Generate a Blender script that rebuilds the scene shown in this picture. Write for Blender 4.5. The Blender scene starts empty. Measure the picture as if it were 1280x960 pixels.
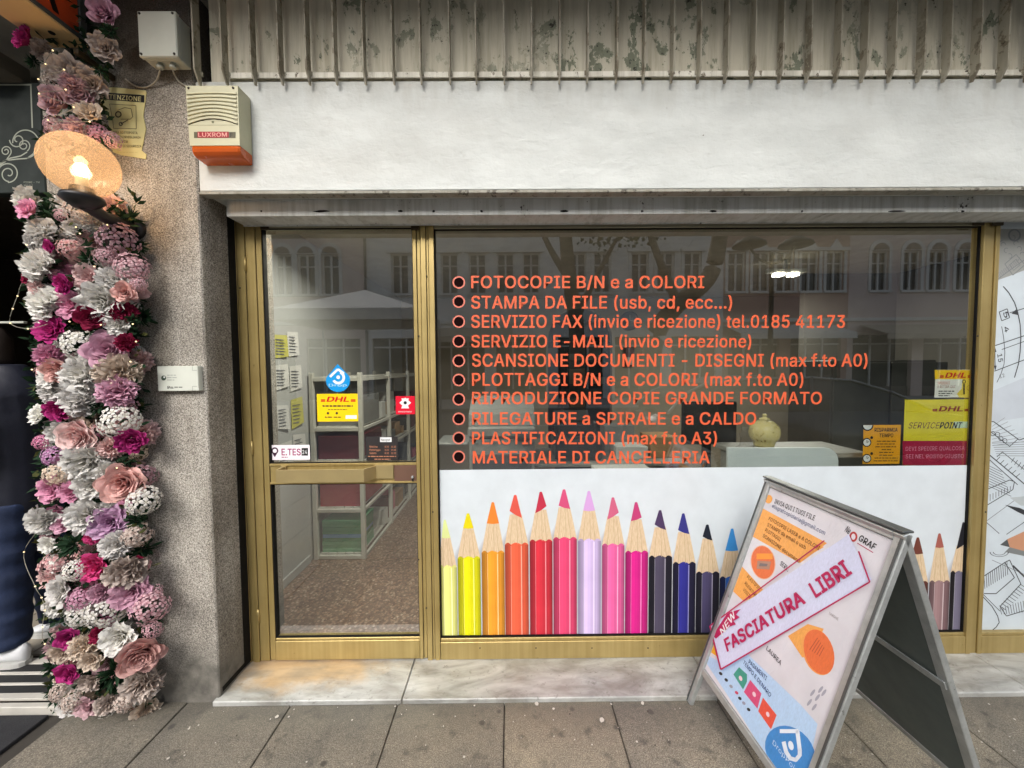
import bpy, math, random
from mathutils import Vector, Matrix, noise
R = math.radians
sc = bpy.context.scene
col = sc.collection
rnd = random.Random(7)

# ------------------------------------------------------------------ camera
CAM = Vector((0, -2.1, 1.66))
CM = (Matrix.Rotation(R(-.3), 3, 'Z') @ Matrix.Rotation(R(87.5), 3, 'X') @ Matrix.Rotation(R(-.45), 3, 'Z'))
cd = bpy.data.cameras.new('camera')
cam = bpy.data.objects.new('camera', cd)
col.objects.link(cam)
cam.matrix_world = Matrix.Translation(CAM) @ CM.to_4x4()
cd.sensor_width = 36
cd.lens = 36 * 481 / 1280
cd.clip_start = .02
cd.clip_end = 600
sc.camera = cam
sc.view_settings.view_transform = 'Standard'
sc.view_settings.look = 'None'
sc.view_settings.exposure = .95
sc.view_settings.gamma = 1
sc.cycles.max_bounces = 9
sc.cycles.diffuse_bounces = 5
sc.cycles.glossy_bounces = 4
sc.cycles.transparent_max_bounces = 14
sc.cycles.transmission_bounces = 4
sc.cycles.sample_clamp_indirect = 6
sc.cycles.blur_glossy = .5
sc.cycles.use_denoising = True

# ------------------------------------------------------------------ sky and sun (overcast)
SUN_EL, SUN_ROT = R(38), R(192)
w = bpy.data.worlds.new('World')
sc.world = w
w.use_nodes = True
nt = w.node_tree
sky = nt.nodes.new('ShaderNodeTexSky')
sky.sky_type = 'NISHITA'
sky.sun_disc = False
sky.sun_elevation = SUN_EL
sky.sun_rotation = SUN_ROT
sky.air_density = 1.0
sky.dust_density = 4.0
hs = nt.nodes.new('ShaderNodeHueSaturation')
hs.inputs['Saturation'].default_value = .6
nt.links.new(sky.outputs[0], hs.inputs['Color'])
nt.links.new(hs.outputs[0], nt.nodes['Background'].inputs['Color'])
nt.nodes['Background'].inputs['Strength'].default_value = .15
sl = bpy.data.lights.new('sun', 'SUN')
sl.energy = 1.1
sl.angle = R(32)
sl.color = (1, .995, .975)
sun = bpy.data.objects.new('sun', sl)
col.objects.link(sun)
# light comes from the street side, high above the roofs opposite
sd = Vector((math.sin(SUN_ROT) * math.cos(SUN_EL), math.cos(SUN_ROT) * math.cos(SUN_EL), math.sin(SUN_EL)))
sun.rotation_euler = sd.to_track_quat('Z', 'Y').to_euler()


# ------------------------------------------------------------------ pixel rays used while authoring (1280x960 photo)
def ray(px, py): return CM @ Vector(((px - 640) / 481, (480 - py) / 481, -1))
def P(px, py, Y):
    d = ray(px, py)
    return CAM + d * ((Y - CAM.y) / d.y)
def G(px, py, z=0):
    d = ray(px, py)
    return CAM + d * ((z - CAM.z) / d.z)
def X(px, Y=0, py=500): return P(px, py, Y).x
def Z(py, Y=0, px=700): return P(px, py, Y).z
def PX(px, py, x):
    d = ray(px, py)
    return CAM + d * ((x - CAM.x) / d.x)


# ------------------------------------------------------------------ mesh building
class MB:
    def __init__(s): s.v = []; s.f = []; s.m = []; s.s = []; s.mats = []; s.t = {}
    def mi(s, m):
        if m not in s.mats: s.mats.append(m)
        return s.mats.index(m)
    def add(s, vs, fs, m, smooth=False, t=None):
        b = len(s.v)
        s.v += [tuple(v) for v in vs]
        k = s.mi(m)
        for f in fs: s.f.append(tuple(b + i for i in f)); s.m.append(k); s.s.append(smooth)
        if t is not None:
            for i, q in enumerate(t): s.t[b + i] = q
        return s
    def box(s, x0, x1, y0, y1, z0, z1, m, c=0, M=None):
        if x1 < x0: x0, x1 = x1, x0
        if y1 < y0: y0, y1 = y1, y0
        if z1 < z0: z0, z1 = z1, z0
        lo, hi = (x0, y0, z0), (x1, y1, z1)
        if c <= 0:
            vs = [Vector((hi[0] if i & 1 else lo[0], hi[1] if i & 2 else lo[1], hi[2] if i & 4 else lo[2])) for i in range(8)]
            fs = [(0, 2, 3, 1), (4, 5, 7, 6), (0, 1, 5, 4), (2, 6, 7, 3), (0, 4, 6, 2), (1, 3, 7, 5)]
        else:
            c = min(c, *[(hi[a] - lo[a]) * .45 for a in range(3)])
            vs = []; ix = {}
            for i in range(8):
                for a in range(3):
                    p = [0, 0, 0]
                    for b in range(3):
                        h = (i >> b) & 1
                        q = 0 if b == a else c
                        p[b] = hi[b] - q if h else lo[b] + q
                    ix[(i, a)] = len(vs); vs.append(Vector(p))
            fs = []
            for a in range(3):
                b, d = (a + 1) % 3, (a + 2) % 3
                for h in (0, 1):
                    q = [ix[((h << a) | (u << b) | (v << d), a)] for u, v in ((0, 0), (1, 0), (1, 1), (0, 1))]
                    fs.append(tuple(q if h else q[::-1]))
                # edges running along a
                for u in (0, 1):
                    for v in (0, 1):
                        i0 = (u << b) | (v << d); i1 = i0 | (1 << a)
                        q = [ix[(i0, b)], ix[(i1, b)], ix[(i1, d)], ix[(i0, d)]]
                        fs.append(tuple(q if (u ^ v) == 0 else q[::-1]))
            for i in range(8):
                q = [ix[(i, 0)], ix[(i, 1)], ix[(i, 2)]]
                par = bin(i).count('1') & 1
                fs.append(tuple(q if par else q[::-1]))
        if M is not None: vs = [M @ v for v in vs]
        return s.add(vs, fs, m)
    def prism(s, pts, d, m, cap=True, smooth=False):
        # pts: ring of Vectors, d: extrusion vector
        n = len(pts); d = Vector(d)
        vs = [Vector(p) for p in pts] + [Vector(p) + d for p in pts]
        fs = [(i, (i + 1) % n, n + (i + 1) % n, n + i) for i in range(n)]
        s.add(vs, fs, m, smooth)
        if cap: s.add(vs, [tuple(range(n))[::-1], tuple(range(n, 2 * n))], m)
        return s
    def tube(s, pts, r, m, n=8, cap=True, sq=1):
        pts = [Vector(p) for p in pts]
        rs = r if isinstance(r, (list, tuple)) else [r] * len(pts)
        vs = []; up = Vector((0, 0, 1))
        for i, p in enumerate(pts):
            a = pts[max(0, i - 1)]; b = pts[min(len(pts) - 1, i + 1)]
            t = (b - a).normalized()
            if abs(t.dot(up)) > .95: up2 = Vector((1, 0, 0))
            else: up2 = up
            x = t.cross(up2).normalized(); y = x.cross(t)
            for k in range(n):
                an = 2 * math.pi * k / n
                vs.append(p + x * math.cos(an) * rs[i] + y * math.sin(an) * rs[i] * sq)
        fs = [(i * n + k, i * n + (k + 1) % n, (i + 1) * n + (k + 1) % n, (i + 1) * n + k) for i in range(len(pts) - 1) for k in range(n)]
        s.add(vs, fs, m, True)
        if cap:
            L = (len(pts) - 1) * n
            s.add(vs, [tuple(range(n))[::-1], tuple(range(L, L + n))], m)
        return s
    def lathe(s, prof, m, n=24, o=(0, 0, 0), M=None, smooth=True):
        vs = []
        for r_, z_ in prof:
            for k in range(n):
                an = 2 * math.pi * k / n
                v = Vector((r_ * math.cos(an), r_ * math.sin(an), z_))
                if M is not None: v = M @ v
                vs.append(v + Vector(o))
        fs = [(i * n + k, i * n + (k + 1) % n, (i + 1) * n + (k + 1) % n, (i + 1) * n + k) for i in range(len(prof) - 1) for k in range(n)]
        return s.add(vs, fs, m, smooth)
    def loft(s, rings, m, n=14):
        # rings: (center, rx, ry) in horizontal planes
        vs = []
        for c, rx, ry in rings:
            for k in range(n):
                an = 2 * math.pi * k / n
                vs.append(Vector(c) + Vector((rx * math.cos(an), ry * math.sin(an), 0)))
        L = len(rings)
        fs = [(i * n + k, i * n + (k + 1) % n, (i + 1) * n + (k + 1) % n, (i + 1) * n + k) for i in range(L - 1) for k in range(n)]
        fs += [tuple(range(n))[::-1], tuple(range((L - 1) * n, L * n))]
        return s.add(vs, fs, m, True)
    def build(s, name, parent=None, label=None, cat=None, group=None, kind=None, loc=None, bevel=0):
        me = bpy.data.meshes.new(name)
        off = Vector(loc) if loc is not None else Vector((0, 0, 0))
        me.from_pydata([tuple(Vector(v) - off) for v in s.v], [], s.f)
        for m in s.mats: me.materials.append(m)
        me.polygons.foreach_set('material_index', s.m)
        me.polygons.foreach_set('use_smooth', s.s)
        if s.t:
            at = me.attributes.new('t', 'FLOAT', 'POINT')
            at.data.foreach_set('value', [s.t.get(i, 0.0) for i in range(len(s.v))])
        me.update()
        o = bpy.data.objects.new(name, me)
        col.objects.link(o)
        if loc is not None: o.location = off
        if parent is not None: o.parent = parent
        return tag(o, label, cat, group, kind)


def tag(o, label=None, cat=None, group=None, kind=None):
    if label: o['label'] = label
    if cat: o['category'] = cat
    if group: o['group'] = group
    if kind: o['kind'] = kind
    return o


def empty(name, label, cat, group=None, kind=None):
    o = bpy.data.objects.new(name, None)
    o.empty_display_size = .1
    col.objects.link(o)
    return tag(o, label, cat, group, kind)


# ------------------------------------------------------------------ materials
def lin(c): return tuple(((v / 255) / 12.92 if v / 255 <= .04045 else ((v / 255 + .055) / 1.055) ** 2.4) for v in c[:3]) + (1,)


class NT:
    def __init__(s, name):
        s.mat = bpy.data.materials.new(name); s.mat.use_nodes = True
        s.t = s.mat.node_tree; s.b = s.t.nodes['Principled BSDF']
        s.co = None
    def n(s, ty, **kw):
        k = s.t.nodes.new(ty)
        for a, b in kw.items():
            if a.startswith('_'): k.inputs[a[1:].replace('_', ' ')].default_value = b
            else: setattr(k, a, b)
        return k
    def l(s, a, b): s.t.links.new(a, b)
    def pos(s, scale=(1, 1, 1)):
        g = s.n('ShaderNodeNewGeometry')
        mp = s.n('ShaderNodeMapping'); mp.inputs['Scale'].default_value = scale
        s.l(g.outputs['Position'], mp.inputs['Vector'])
        return mp.outputs[0]
    def noise(s, scale, detail=4, rough=.55, vec=None, dist=0):
        k = s.n('ShaderNodeTexNoise', _Scale=scale, _Detail=detail, _Roughness=rough, _Distortion=dist)
        s.l(vec if vec is not None else s.pos(), k.inputs['Vector'])
        return k.outputs['Fac']
    def ramp(s, fac, stops):
        k = s.n('ShaderNodeValToRGB'); e = k.color_ramp.elements
        while len(e) < len(stops): e.new(.5)
        for i, (p, c) in enumerate(stops):
            e[i].position = p
            e[i].color = c if len(c) == 4 else tuple(c) + (1,)
        s.l(fac, k.inputs[0])
        return k.outputs[0]
    def mix(s, fac, a, b, mode='MIX'):
        k = s.n('ShaderNodeMix', data_type='RGBA', blend_type=mode)
        for q, i in ((fac, 0), (a, 6), (b, 7)):
            if hasattr(q, 'is_output'): s.l(q, k.inputs[i])
            else: k.inputs[i].default_value = q
        return k.outputs[2]
    def bump(s, h, strength=.3, dist=.004, prev=None):
        k = s.n('ShaderNodeBump', _Strength=strength, _Distance=dist)
        s.l(h, k.inputs['Height'])
        if prev is not None: s.l(prev, k.inputs['Normal'])
        s.l(k.outputs[0], s.b.inputs['Normal'])
        return k.outputs[0]
    def col(s, c):
        if hasattr(c, 'is_output'): s.l(c, s.b.inputs['Base Color'])
        else: s.b.inputs['Base Color'].default_value = c
    def set(s, **kw):
        for a, v in kw.items():
            i = s.b.inputs[a.replace('_', ' ')]
            if hasattr(v, 'is_output'): s.l(v, i)
            else: i.default_value = v
        return s


_mc = {}
def mat(name, c, rough=.6, metal=0, var=.12, vs=6, bump=0, bs=60, bd=.002, spec=.5, sp=0, sps=300, obj=0):
    """general surface: srgb colour c, soft variation, fine speckle, fine bump"""
    if name in _mc: return _mc[name]
    k = NT(name); b = lin(c)
    dk = tuple(v * (1 - var) for v in b[:3]) + (1,); lt = tuple(min(1, v * (1 + var)) for v in b[:3]) + (1,)
    o = k.ramp(k.noise(vs, 5, .6), [(.3, dk), (.7, lt)])
    if sp:
        o = k.mix(1.0, o, k.ramp(k.noise(sps, 2, .7), [(.35, (1 - sp,) * 3), (.65, (1 + sp,) * 3)]), 'MULTIPLY')
    if obj:
        oi = k.n('ShaderNodeObjectInfo')
        o = k.mix(1.0, o, k.ramp(oi.outputs['Random'], [(0, (1 - obj,) * 3), (1, (1 + obj,) * 3)]), 'MULTIPLY')
    k.col(o)
    rn = k.ramp(k.noise(vs * 2.3, 4), [(.3, (max(0, rough - .08),) * 3), (.7, (min(1, rough + .08),) * 3)])
    k.set(Roughness=rn, Metallic=metal)
    k.b.inputs['Specular IOR Level'].default_value = spec
    if bump: k.bump(k.noise(bs, 4, .6), bump, bd)
    _mc[name] = k.mat
    return k.mat


def prt(c, rough=.42):
    key = 'print_%d_%d_%d_%d' % (*c, int(rough * 100))
    if key in _mc: return _mc[key]
    k = NT(key)
    b = lin(c)
    o = k.mix(1.0, b, k.ramp(k.noise(9, 3), [(.3, (.95,) * 3), (.7, (1.04,) * 3)]), 'MULTIPLY')
    k.col(o); k.set(Roughness=rough)
    k.b.inputs['Specular IOR Level'].default_value = .35
    _mc[key] = k.mat
    return k.mat


def glass_mat(name, tint=(.86, .88, .86), ior=2.35, dirt=.015, rough=0):
    k = NT(name)
    out = k.t.nodes['Material Output']
    tr = k.n('ShaderNodeBsdfTransparent'); tr.inputs[0].default_value = tint + (1,)
    gl = k.n('ShaderNodeBsdfGlossy'); gl.inputs['Roughness'].default_value = rough
    gl.inputs['Color'].default_value = (1, 1, 1, 1)
    fr = k.n('ShaderNodeFresnel', _IOR=ior)
    m = k.n('ShaderNodeMixShader')
    ge = k.n('ShaderNodeNewGeometry'); inv = k.n('ShaderNodeMath', operation='SUBTRACT'); inv.inputs[0].default_value = 1; k.l(ge.outputs['Backfacing'], inv.inputs[1])
    mu = k.n('ShaderNodeMath', operation='MULTIPLY'); k.l(fr.outputs[0], mu.inputs[0]); k.l(inv.outputs[0], mu.inputs[1])
    k.l(mu.outputs[0], m.inputs[0]); k.l(tr.outputs[0], m.inputs[1]); k.l(gl.outputs[0], m.inputs[2])
    df = k.n('ShaderNodeBsdfDiffuse'); df.inputs[0].default_value = (.55, .54, .5, 1)
    m2 = k.n('ShaderNodeMixShader')
    dn = k.ramp(k.noise(2.2, 6, .7, k.pos((1, 1, 2.2))), [(.4, (0,) * 3), (.75, (dirt,) * 3)])
    k.l(dn, m2.inputs[0]); k.l(m.outputs[0], m2.inputs[1]); k.l(df.outputs[0], m2.inputs[2])
    k.l(m2.outputs[0], out.inputs['Surface'])
    return k.mat


def emit_mat(name, c, s):
    k = NT(name)
    k.b.inputs['Base Color'].default_value = lin(c)
    k.b.inputs['Emission Color'].default_value = lin(c)
    k.b.inputs['Emission Strength'].default_value = s
    return k.mat


# --- aggregate render on the pillar
def m_pillar():
    k = NT('exposed_aggregate')
    a = k.noise(170, 3, .75)
    b = k.noise(3.0, 5, .6)
    c = k.ramp(a, [(.34, lin((84, 81, 76))), (.45, lin((142, 138, 131))), (.57, lin((188, 184, 176))), (.68, lin((218, 215, 208)))])
    c = k.mix(1.0, c, k.ramp(b, [(.3, (.70, .68, .65)), (.5, (.90, .88, .85)), (.72, (1.12, 1.11, 1.08))]), 'MULTIPLY')
    c = k.mix(1.0, c, k.ramp(k.noise(2.2, 6, .65, k.pos((2.5, 2.5, .5))), [(.36, (.68, .66, .62)), (.56, (1, 1, 1))]), 'MULTIPLY')
    # grime band close to the pavement: smoother cement skim and dirt, shaped by noise
    g = k.n('ShaderNodeNewGeometry'); sx = k.n('ShaderNodeSeparateXYZ'); k.l(g.outputs['Position'], sx.inputs[0])
    ad = k.n('ShaderNodeMath', operation='MULTIPLY_ADD'); k.l(k.noise(5, 4), ad.inputs[0]); ad.inputs[1].default_value = .5; k.l(sx.outputs['Z'], ad.inputs[2])
    skim = k.ramp(ad.outputs[0], [(.38, (1,) * 3), (.60, (0,) * 3)])
    c = k.mix(skim, c, k.ramp(k.noise(14, 5, .65), [(.3, lin((84, 82, 76))), (.7, lin((128, 124, 116)))]))
    ad2 = k.n('ShaderNodeMath', operation='MULTIPLY_ADD'); k.l(k.noise(2.4, 3), ad2.inputs[0]); ad2.inputs[1].default_value = -.5; k.l(sx.outputs['Z'], ad2.inputs[2])
    c = k.mix(k.ramp(_scale(k, ad2.outputs[0], .25), [(.650, (0,) * 3), (.71, (.86,) * 3)]), c, lin((58, 54, 46)))
    k.col(c); k.set(Roughness=.9)
    k.bump(a, .55, .004, k.bump(k.noise(22, 4), .4, .01))
    return k.mat


def m_plaster():
    k = NT('white_painted_plaster')
    v = k.pos((1, 1, 2.6))
    n1 = k.noise(3.2, 6, .6, v); n2 = k.noise(22, 5, .6)
    c = k.ramp(n1, [(.3, lin((188, 192, 189))), (.7, lin((206, 210, 207)))])
    c = k.mix(1.0, c, k.ramp(n2, [(.24, (.90, .895, .88)), (.36, (1, 1, 1))]), 'MULTIPLY')
    # drips below the fins and a grubby lower edge
    g = k.n('ShaderNodeNewGeometry'); sx = k.n('ShaderNodeSeparateXYZ'); k.l(g.outputs['Position'], sx.inputs[0])
    ad = k.n('ShaderNodeMath', operation='MULTIPLY_ADD'); k.l(k.noise(7, 5, .65, k.pos((1.6, 1, .22))), ad.inputs[0]); ad.inputs[1].default_value = .42; k.l(sx.outputs['Z'], ad.inputs[2])
    dr = k.ramp(_scale(k, ad.outputs[0], .25), [(.775, (0,) * 3), (.835, (.55,) * 3)])
    c = k.mix(dr, c, lin((150, 146, 132)))
    c = k.mix(k.ramp(k.noise(1.6, 6, .68, k.pos((1, 1, 1.8))), [(.46, (0,) * 3), (.68, (.40,) * 3)]), c, lin((176, 176, 170)))
    # scattered chips showing grey cement
    ch = k.ramp(k.noise(30, 3, .5), [(.235, (1,) * 3), (.25, (0,) * 3)])
    c = k.mix(ch, c, lin((130, 128, 120)))
    k.col(c); k.set(Roughness=.62)
    k.bump(n2, .30, .005, k.bump(k.noise(13, 5, .6, k.pos((.8, 1, 1.9)), .4), .35, .012, k.bump(k.noise(5, 5, .55), .7, .022)))
    return k.mat


def m_peeling(name, base, under, rust, thr=.36, sc_=7):
    k = NT(name)
    n1 = k.noise(2.0, 4); n2 = k.noise(sc_, 7, .68, k.pos((1.3, 1, .8)), .3); n3 = k.noise(55, 5, .7)
    c = k.ramp(n1, [(.3, tuple(v * .86 for v in lin(base)[:3])), (.7, tuple(v * 1.12 for v in lin(base)[:3]))])
    c = k.mix(k.ramp(n2, [(thr - .008, (1,) * 3), (thr + .008, (0,) * 3)]), c, lin(under))
    c = k.mix(k.ramp(k.noise(.9, 3), [(.44, (.75,) * 3), (.56, (0,) * 3)]), c, lin(base))
    ad = k.n('ShaderNodeMath', operation='ADD'); k.l(n2, ad.inputs[0]); k.l(n3, ad.inputs[1])
    c = k.mix(k.ramp(ad.outputs[0], [(.76, (1,) * 3), (.80, (0,) * 3)]), c, lin(rust))
    c = k.mix(1.0, c, k.ramp(k.noise(9, 5, .7, k.pos((2.4, 1, .16))), [(.34, (.72, .71, .66)), (.56, (1.04, 1.04, 1.03))]), 'MULTIPLY')
    k.col(c); k.set(Roughness=.7)
    k.bump(n3, .25, .003)
    return k.mat


def m_marble():
    k = NT('worn_marble')
    n1 = k.noise(3.5, 7, .65, k.pos((.6, 1.6, 1)), 1.6); n2 = k.noise(30, 5, .7)
    c = k.ramp(n1, [(.30, lin((124, 124, 120))), (.45, lin((162, 163, 159))), (.62, lin((186, 187, 183))), (.8, lin((140, 140, 135)))])
    c = k.mix(1.0, c, k.ramp(n2, [(.30, (.55, .54, .52)), (.42, (1, 1, 1))]), 'MULTIPLY')
    vo = k.n('ShaderNodeTexVoronoi', feature='DISTANCE_TO_EDGE', _Scale=1.5); k.l(k.pos((.7, 2.1, 1)), vo.inputs['Vector'])
    # rusty tea-coloured stain at the door
    g = k.n('ShaderNodeNewGeometry')
    mp = k.n('ShaderNodeMapping'); mp.inputs['Location'].default_value = (1.13, .05, 0); k.l(g.outputs['Position'], mp.inputs['Vector'])
    mp2 = k.n('ShaderNodeMapping'); mp2.inputs['Scale'].default_value = (1.9, 5, 0); k.l(mp.outputs[0], mp2.inputs['Vector'])
    ln = k.n('ShaderNodeVectorMath', operation='LENGTH'); k.l(mp2.outputs[0], ln.inputs[0])
    ad = k.n('ShaderNodeMath', operation='ADD'); k.l(ln.outputs['Value'], ad.inputs[0]); k.l(k.noise(9, 5, .6), ad.inputs[1])
    c = k.mix(k.ramp(_scale(k, ad.outputs[0], .5), [(.48, (.7,) * 3), (.72, (0,) * 3)]), c, lin((186, 150, 98)))
    c = k.mix(k.ramp(k.noise(4.2, 5, .6, k.pos((1, 3, 1))), [(.44, (0,) * 3), (.64, (.55,) * 3)]), c, lin((118, 114, 104)))
    k.col(c); k.set(Roughness=.38)
    k.bump(n2, .3, .003)
    return k.mat
def _scale(k, s_, f):
    m = k.n('ShaderNodeMath', operation='MULTIPLY'); k.l(s_, m.inputs[0]); m.inputs[1].default_value = f
    return m.outputs[0]


def m_paving():
    k = NT('gritty_paving_stone')
    gr = k.noise(210, 3, .8); big = k.noise(1.7, 6, .62); mid = k.noise(11, 5, .6)
    c = k.ramp(gr, [(.33, lin((92, 88, 80))), (.5, lin((134, 128, 117))), (.66, lin((180, 173, 160)))])
    c = k.mix(1.0, c, k.ramp(big, [(.30, (.52, .53, .55)), (.46, (.84, .83, .80)), (.60, (1.0, .97, .91)), (.75, (1.12, 1.05, .90))]), 'MULTIPLY')
    c = k.mix(k.ramp(mid, [(.32, (.6,) * 3), (.44, (0,) * 3)]), c, lin((66, 64, 60)))
    c = k.mix(1.0, c, k.ramp(k.noise(45, 4, .75), [(.3, (.80, .80, .80)), (.7, (1.18, 1.17, 1.14))]), 'MULTIPLY')
    vo = k.n('ShaderNodeTexVoronoi', _Scale=6.5, _Randomness=1.0); k.l(k.pos(), vo.inputs['Vector'])
    c = k.mix(k.ramp(vo.outputs['Distance'], [(.07, (.75,) * 3), (.12, (0,) * 3)]), c, lin((50, 48, 44)))
    # dirt swept against the foot of the shop front, uneven
    g = k.n('ShaderNodeNewGeometry'); sx = k.n('ShaderNodeSeparateXYZ'); k.l(g.outputs['Position'], sx.inputs[0])
    ad = k.n('ShaderNodeMath', operation='MULTIPLY_ADD'); k.l(k.noise(3.5, 6, .65), ad.inputs[0]); ad.inputs[1].default_value = .35; k.l(sx.outputs['Y'], ad.inputs[2])
    dn = k.n('ShaderNodeMath', operation='ADD'); k.l(ad.outputs[0], dn.inputs[0]); dn.inputs[1].default_value = .6
    c = k.mix(k.ramp(dn.outputs[0], [(.30, (0,) * 3), (.48, (.62,) * 3)]), c, lin((92, 89, 82)))
    # worn joints: soil collects along the slab edges
    tc = k.n('ShaderNodeSeparateXYZ'); k.l(g.outputs['Position'], tc.inputs[0])
    jx = k.n('ShaderNodeMath', operation='MULTIPLY_ADD'); k.l(tc.outputs['X'], jx.inputs[0]); jx.inputs[1].default_value = 1 / .5275; jx.inputs[2].default_value = 1.095 / .5275 + 40
    pp = k.n('ShaderNodeMath', operation='PINGPONG'); k.l(jx.outputs[0], pp.inputs[0]); pp.inputs[1].default_value = .5
    pa = k.n('ShaderNodeMath', operation='MULTIPLY_ADD'); k.l(k.noise(16, 5, .7), pa.inputs[0]); pa.inputs[1].default_value = .10; k.l(pp.outputs[0], pa.inputs[2])
    c = k.mix(k.ramp(pa.outputs[0], [(.048, (.45,) * 3), (.075, (0,) * 3)]), c, lin((64, 60, 54)))
    oi = k.n('ShaderNodeObjectInfo')
    c = k.mix(1.0, c, k.ramp(oi.outputs['Random'], [(0, (.86, .87, .89)), (1, (1.1, 1.07, 1.0))]), 'MULTIPLY')
    k.col(c)
    k.set(Roughness=k.ramp(big, [(.3, (.62,) * 3), (.7, (.85,) * 3)]))
    k.bump(gr, .4, .003, k.bump(mid, .3, .006))
    return k.mat


def m_brass():
    k = NT('bronze_anodised_aluminium')
    v = k.pos((40, 40, .8))
    n1 = k.noise(1.0, 3, .5, v)
    n2 = k.noise(2.6, 5, .6)
    c = k.ramp(n1, [(.3, lin((172, 152, 98))), (.7, lin((188, 168, 114)))])
    c = k.mix(1.0, c, k.ramp(n2, [(.3, (.82, .79, .72)), (.7, (1.06, 1.05, 1.02))]), 'MULTIPLY')
    c = k.mix(k.ramp(k.noise(38, 5, .7), [(.26, (.8,) * 3), (.32, (0,) * 3)]), c, lin((70, 56, 34)))
    k.col(c)
    k.set(Roughness=k.ramp(n2, [(.3, (.28,) * 3), (.7, (.42,) * 3)]), Metallic=.5)
    k.bump(n1, .03, .001)
    return k.mat


def m_terrazzo():
    k = NT('brown_terrazzo')
    vo = k.n('ShaderNodeTexVoronoi', _Scale=55); k.l(k.pos(), vo.inputs['Vector'])
    bw = k.n('ShaderNodeRGBToBW'); k.l(vo.outputs['Color'], bw.inputs[0])
    c = k.ramp(bw.outputs[0], [(.2, lin((92, 70, 60))), (.5, lin((140, 112, 96))), (.72, lin((154, 130, 114))), (.85, lin((176, 158, 142)))])
    c = k.mix(k.ramp(vo.outputs['Distance'], [(.35, (0,) * 3), (.6, (.8,) * 3)]), c, lin((104, 86, 74)))
    c = k.mix(1.0, c, k.ramp(k.noise(2, 4), [(.3, (.8, .79, .77)), (.7, (1.1, 1.08, 1.05))]), 'MULTIPLY')
    k.col(c); k.set(Roughness=.42)
    return k.mat


M_PILLAR, M_PLASTER, M_MARBLE, M_PAVE, M_BRASS, M_TERR = m_pillar(), m_plaster(), m_marble(), m_paving(), m_brass(), m_terrazzo()
M_PEEL = m_peeling('peeling_grey_paint', (186, 181, 164), (116, 121, 103), (48, 46, 38), .425)
M_FIN = m_peeling('rusty_painted_fin', (158, 153, 138), (122, 114, 98), (66, 58, 46), .46, 16)
M_RAIL = m_peeling('chipped_white_rail', (214, 211, 200), (120, 112, 96), (66, 58, 48), .40, 20)
M_DARK = mat('black_gap', (22, 21, 19), .8, spec=.2)
M_STEEL = m_peeling('weathered_grey_steel', (196, 198, 196), (160, 160, 154), (60, 58, 54), .30, 5)
M_GLASS = glass_mat('shop_glass')
M_ALU = mat('brushed_aluminium', (184, 188, 187), .38, .55, .08, 20, .1, 300, .0006)
def m_alu():
    k = NT('scuffed_aluminium'); n_ = k.noise(7, 6, .7); f_ = k.noise(1.0, 4, .7, k.pos((60, 60, 400)))
    c = k.ramp(n_, [(.3, lin((150, 154, 153))), (.6, lin((186, 190, 189)))])
    c = k.mix(k.ramp(k.noise(26, 6, .75), [(.30, (.75,) * 3), (.37, (0,) * 3)]), c, lin((92, 90, 84)))
    k.col(c); k.set(Metallic=.55, Roughness=k.ramp(f_, [(.3, (.30,) * 3), (.7, (.52,) * 3)])); k.bump(f_, .15, .0008)
    return k.mat
M_ALU = m_alu()
M_ALUD = mat('dull_aluminium_bead', (96, 100, 100), .45, .6)
M_BLACKPL = mat('black_plastic', (26, 26, 27), .38)
M_GREYPL = mat('grey_plastic_box', (178, 181, 170), .45, var=.07)
M_CREAMPL = mat('cream_plastic', (190, 187, 156), .45, var=.08)
M_ORANGE = mat('orange_lens', (186, 84, 24), .22, var=.1)
M_WHITEP = mat('white_paint', (206, 206, 200), .5, var=.06)
M_CABLE = mat('grey_cable', (150, 146, 132), .5)
M_SCREW = mat('dark_screw', (60, 58, 54), .4, .7)

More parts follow.
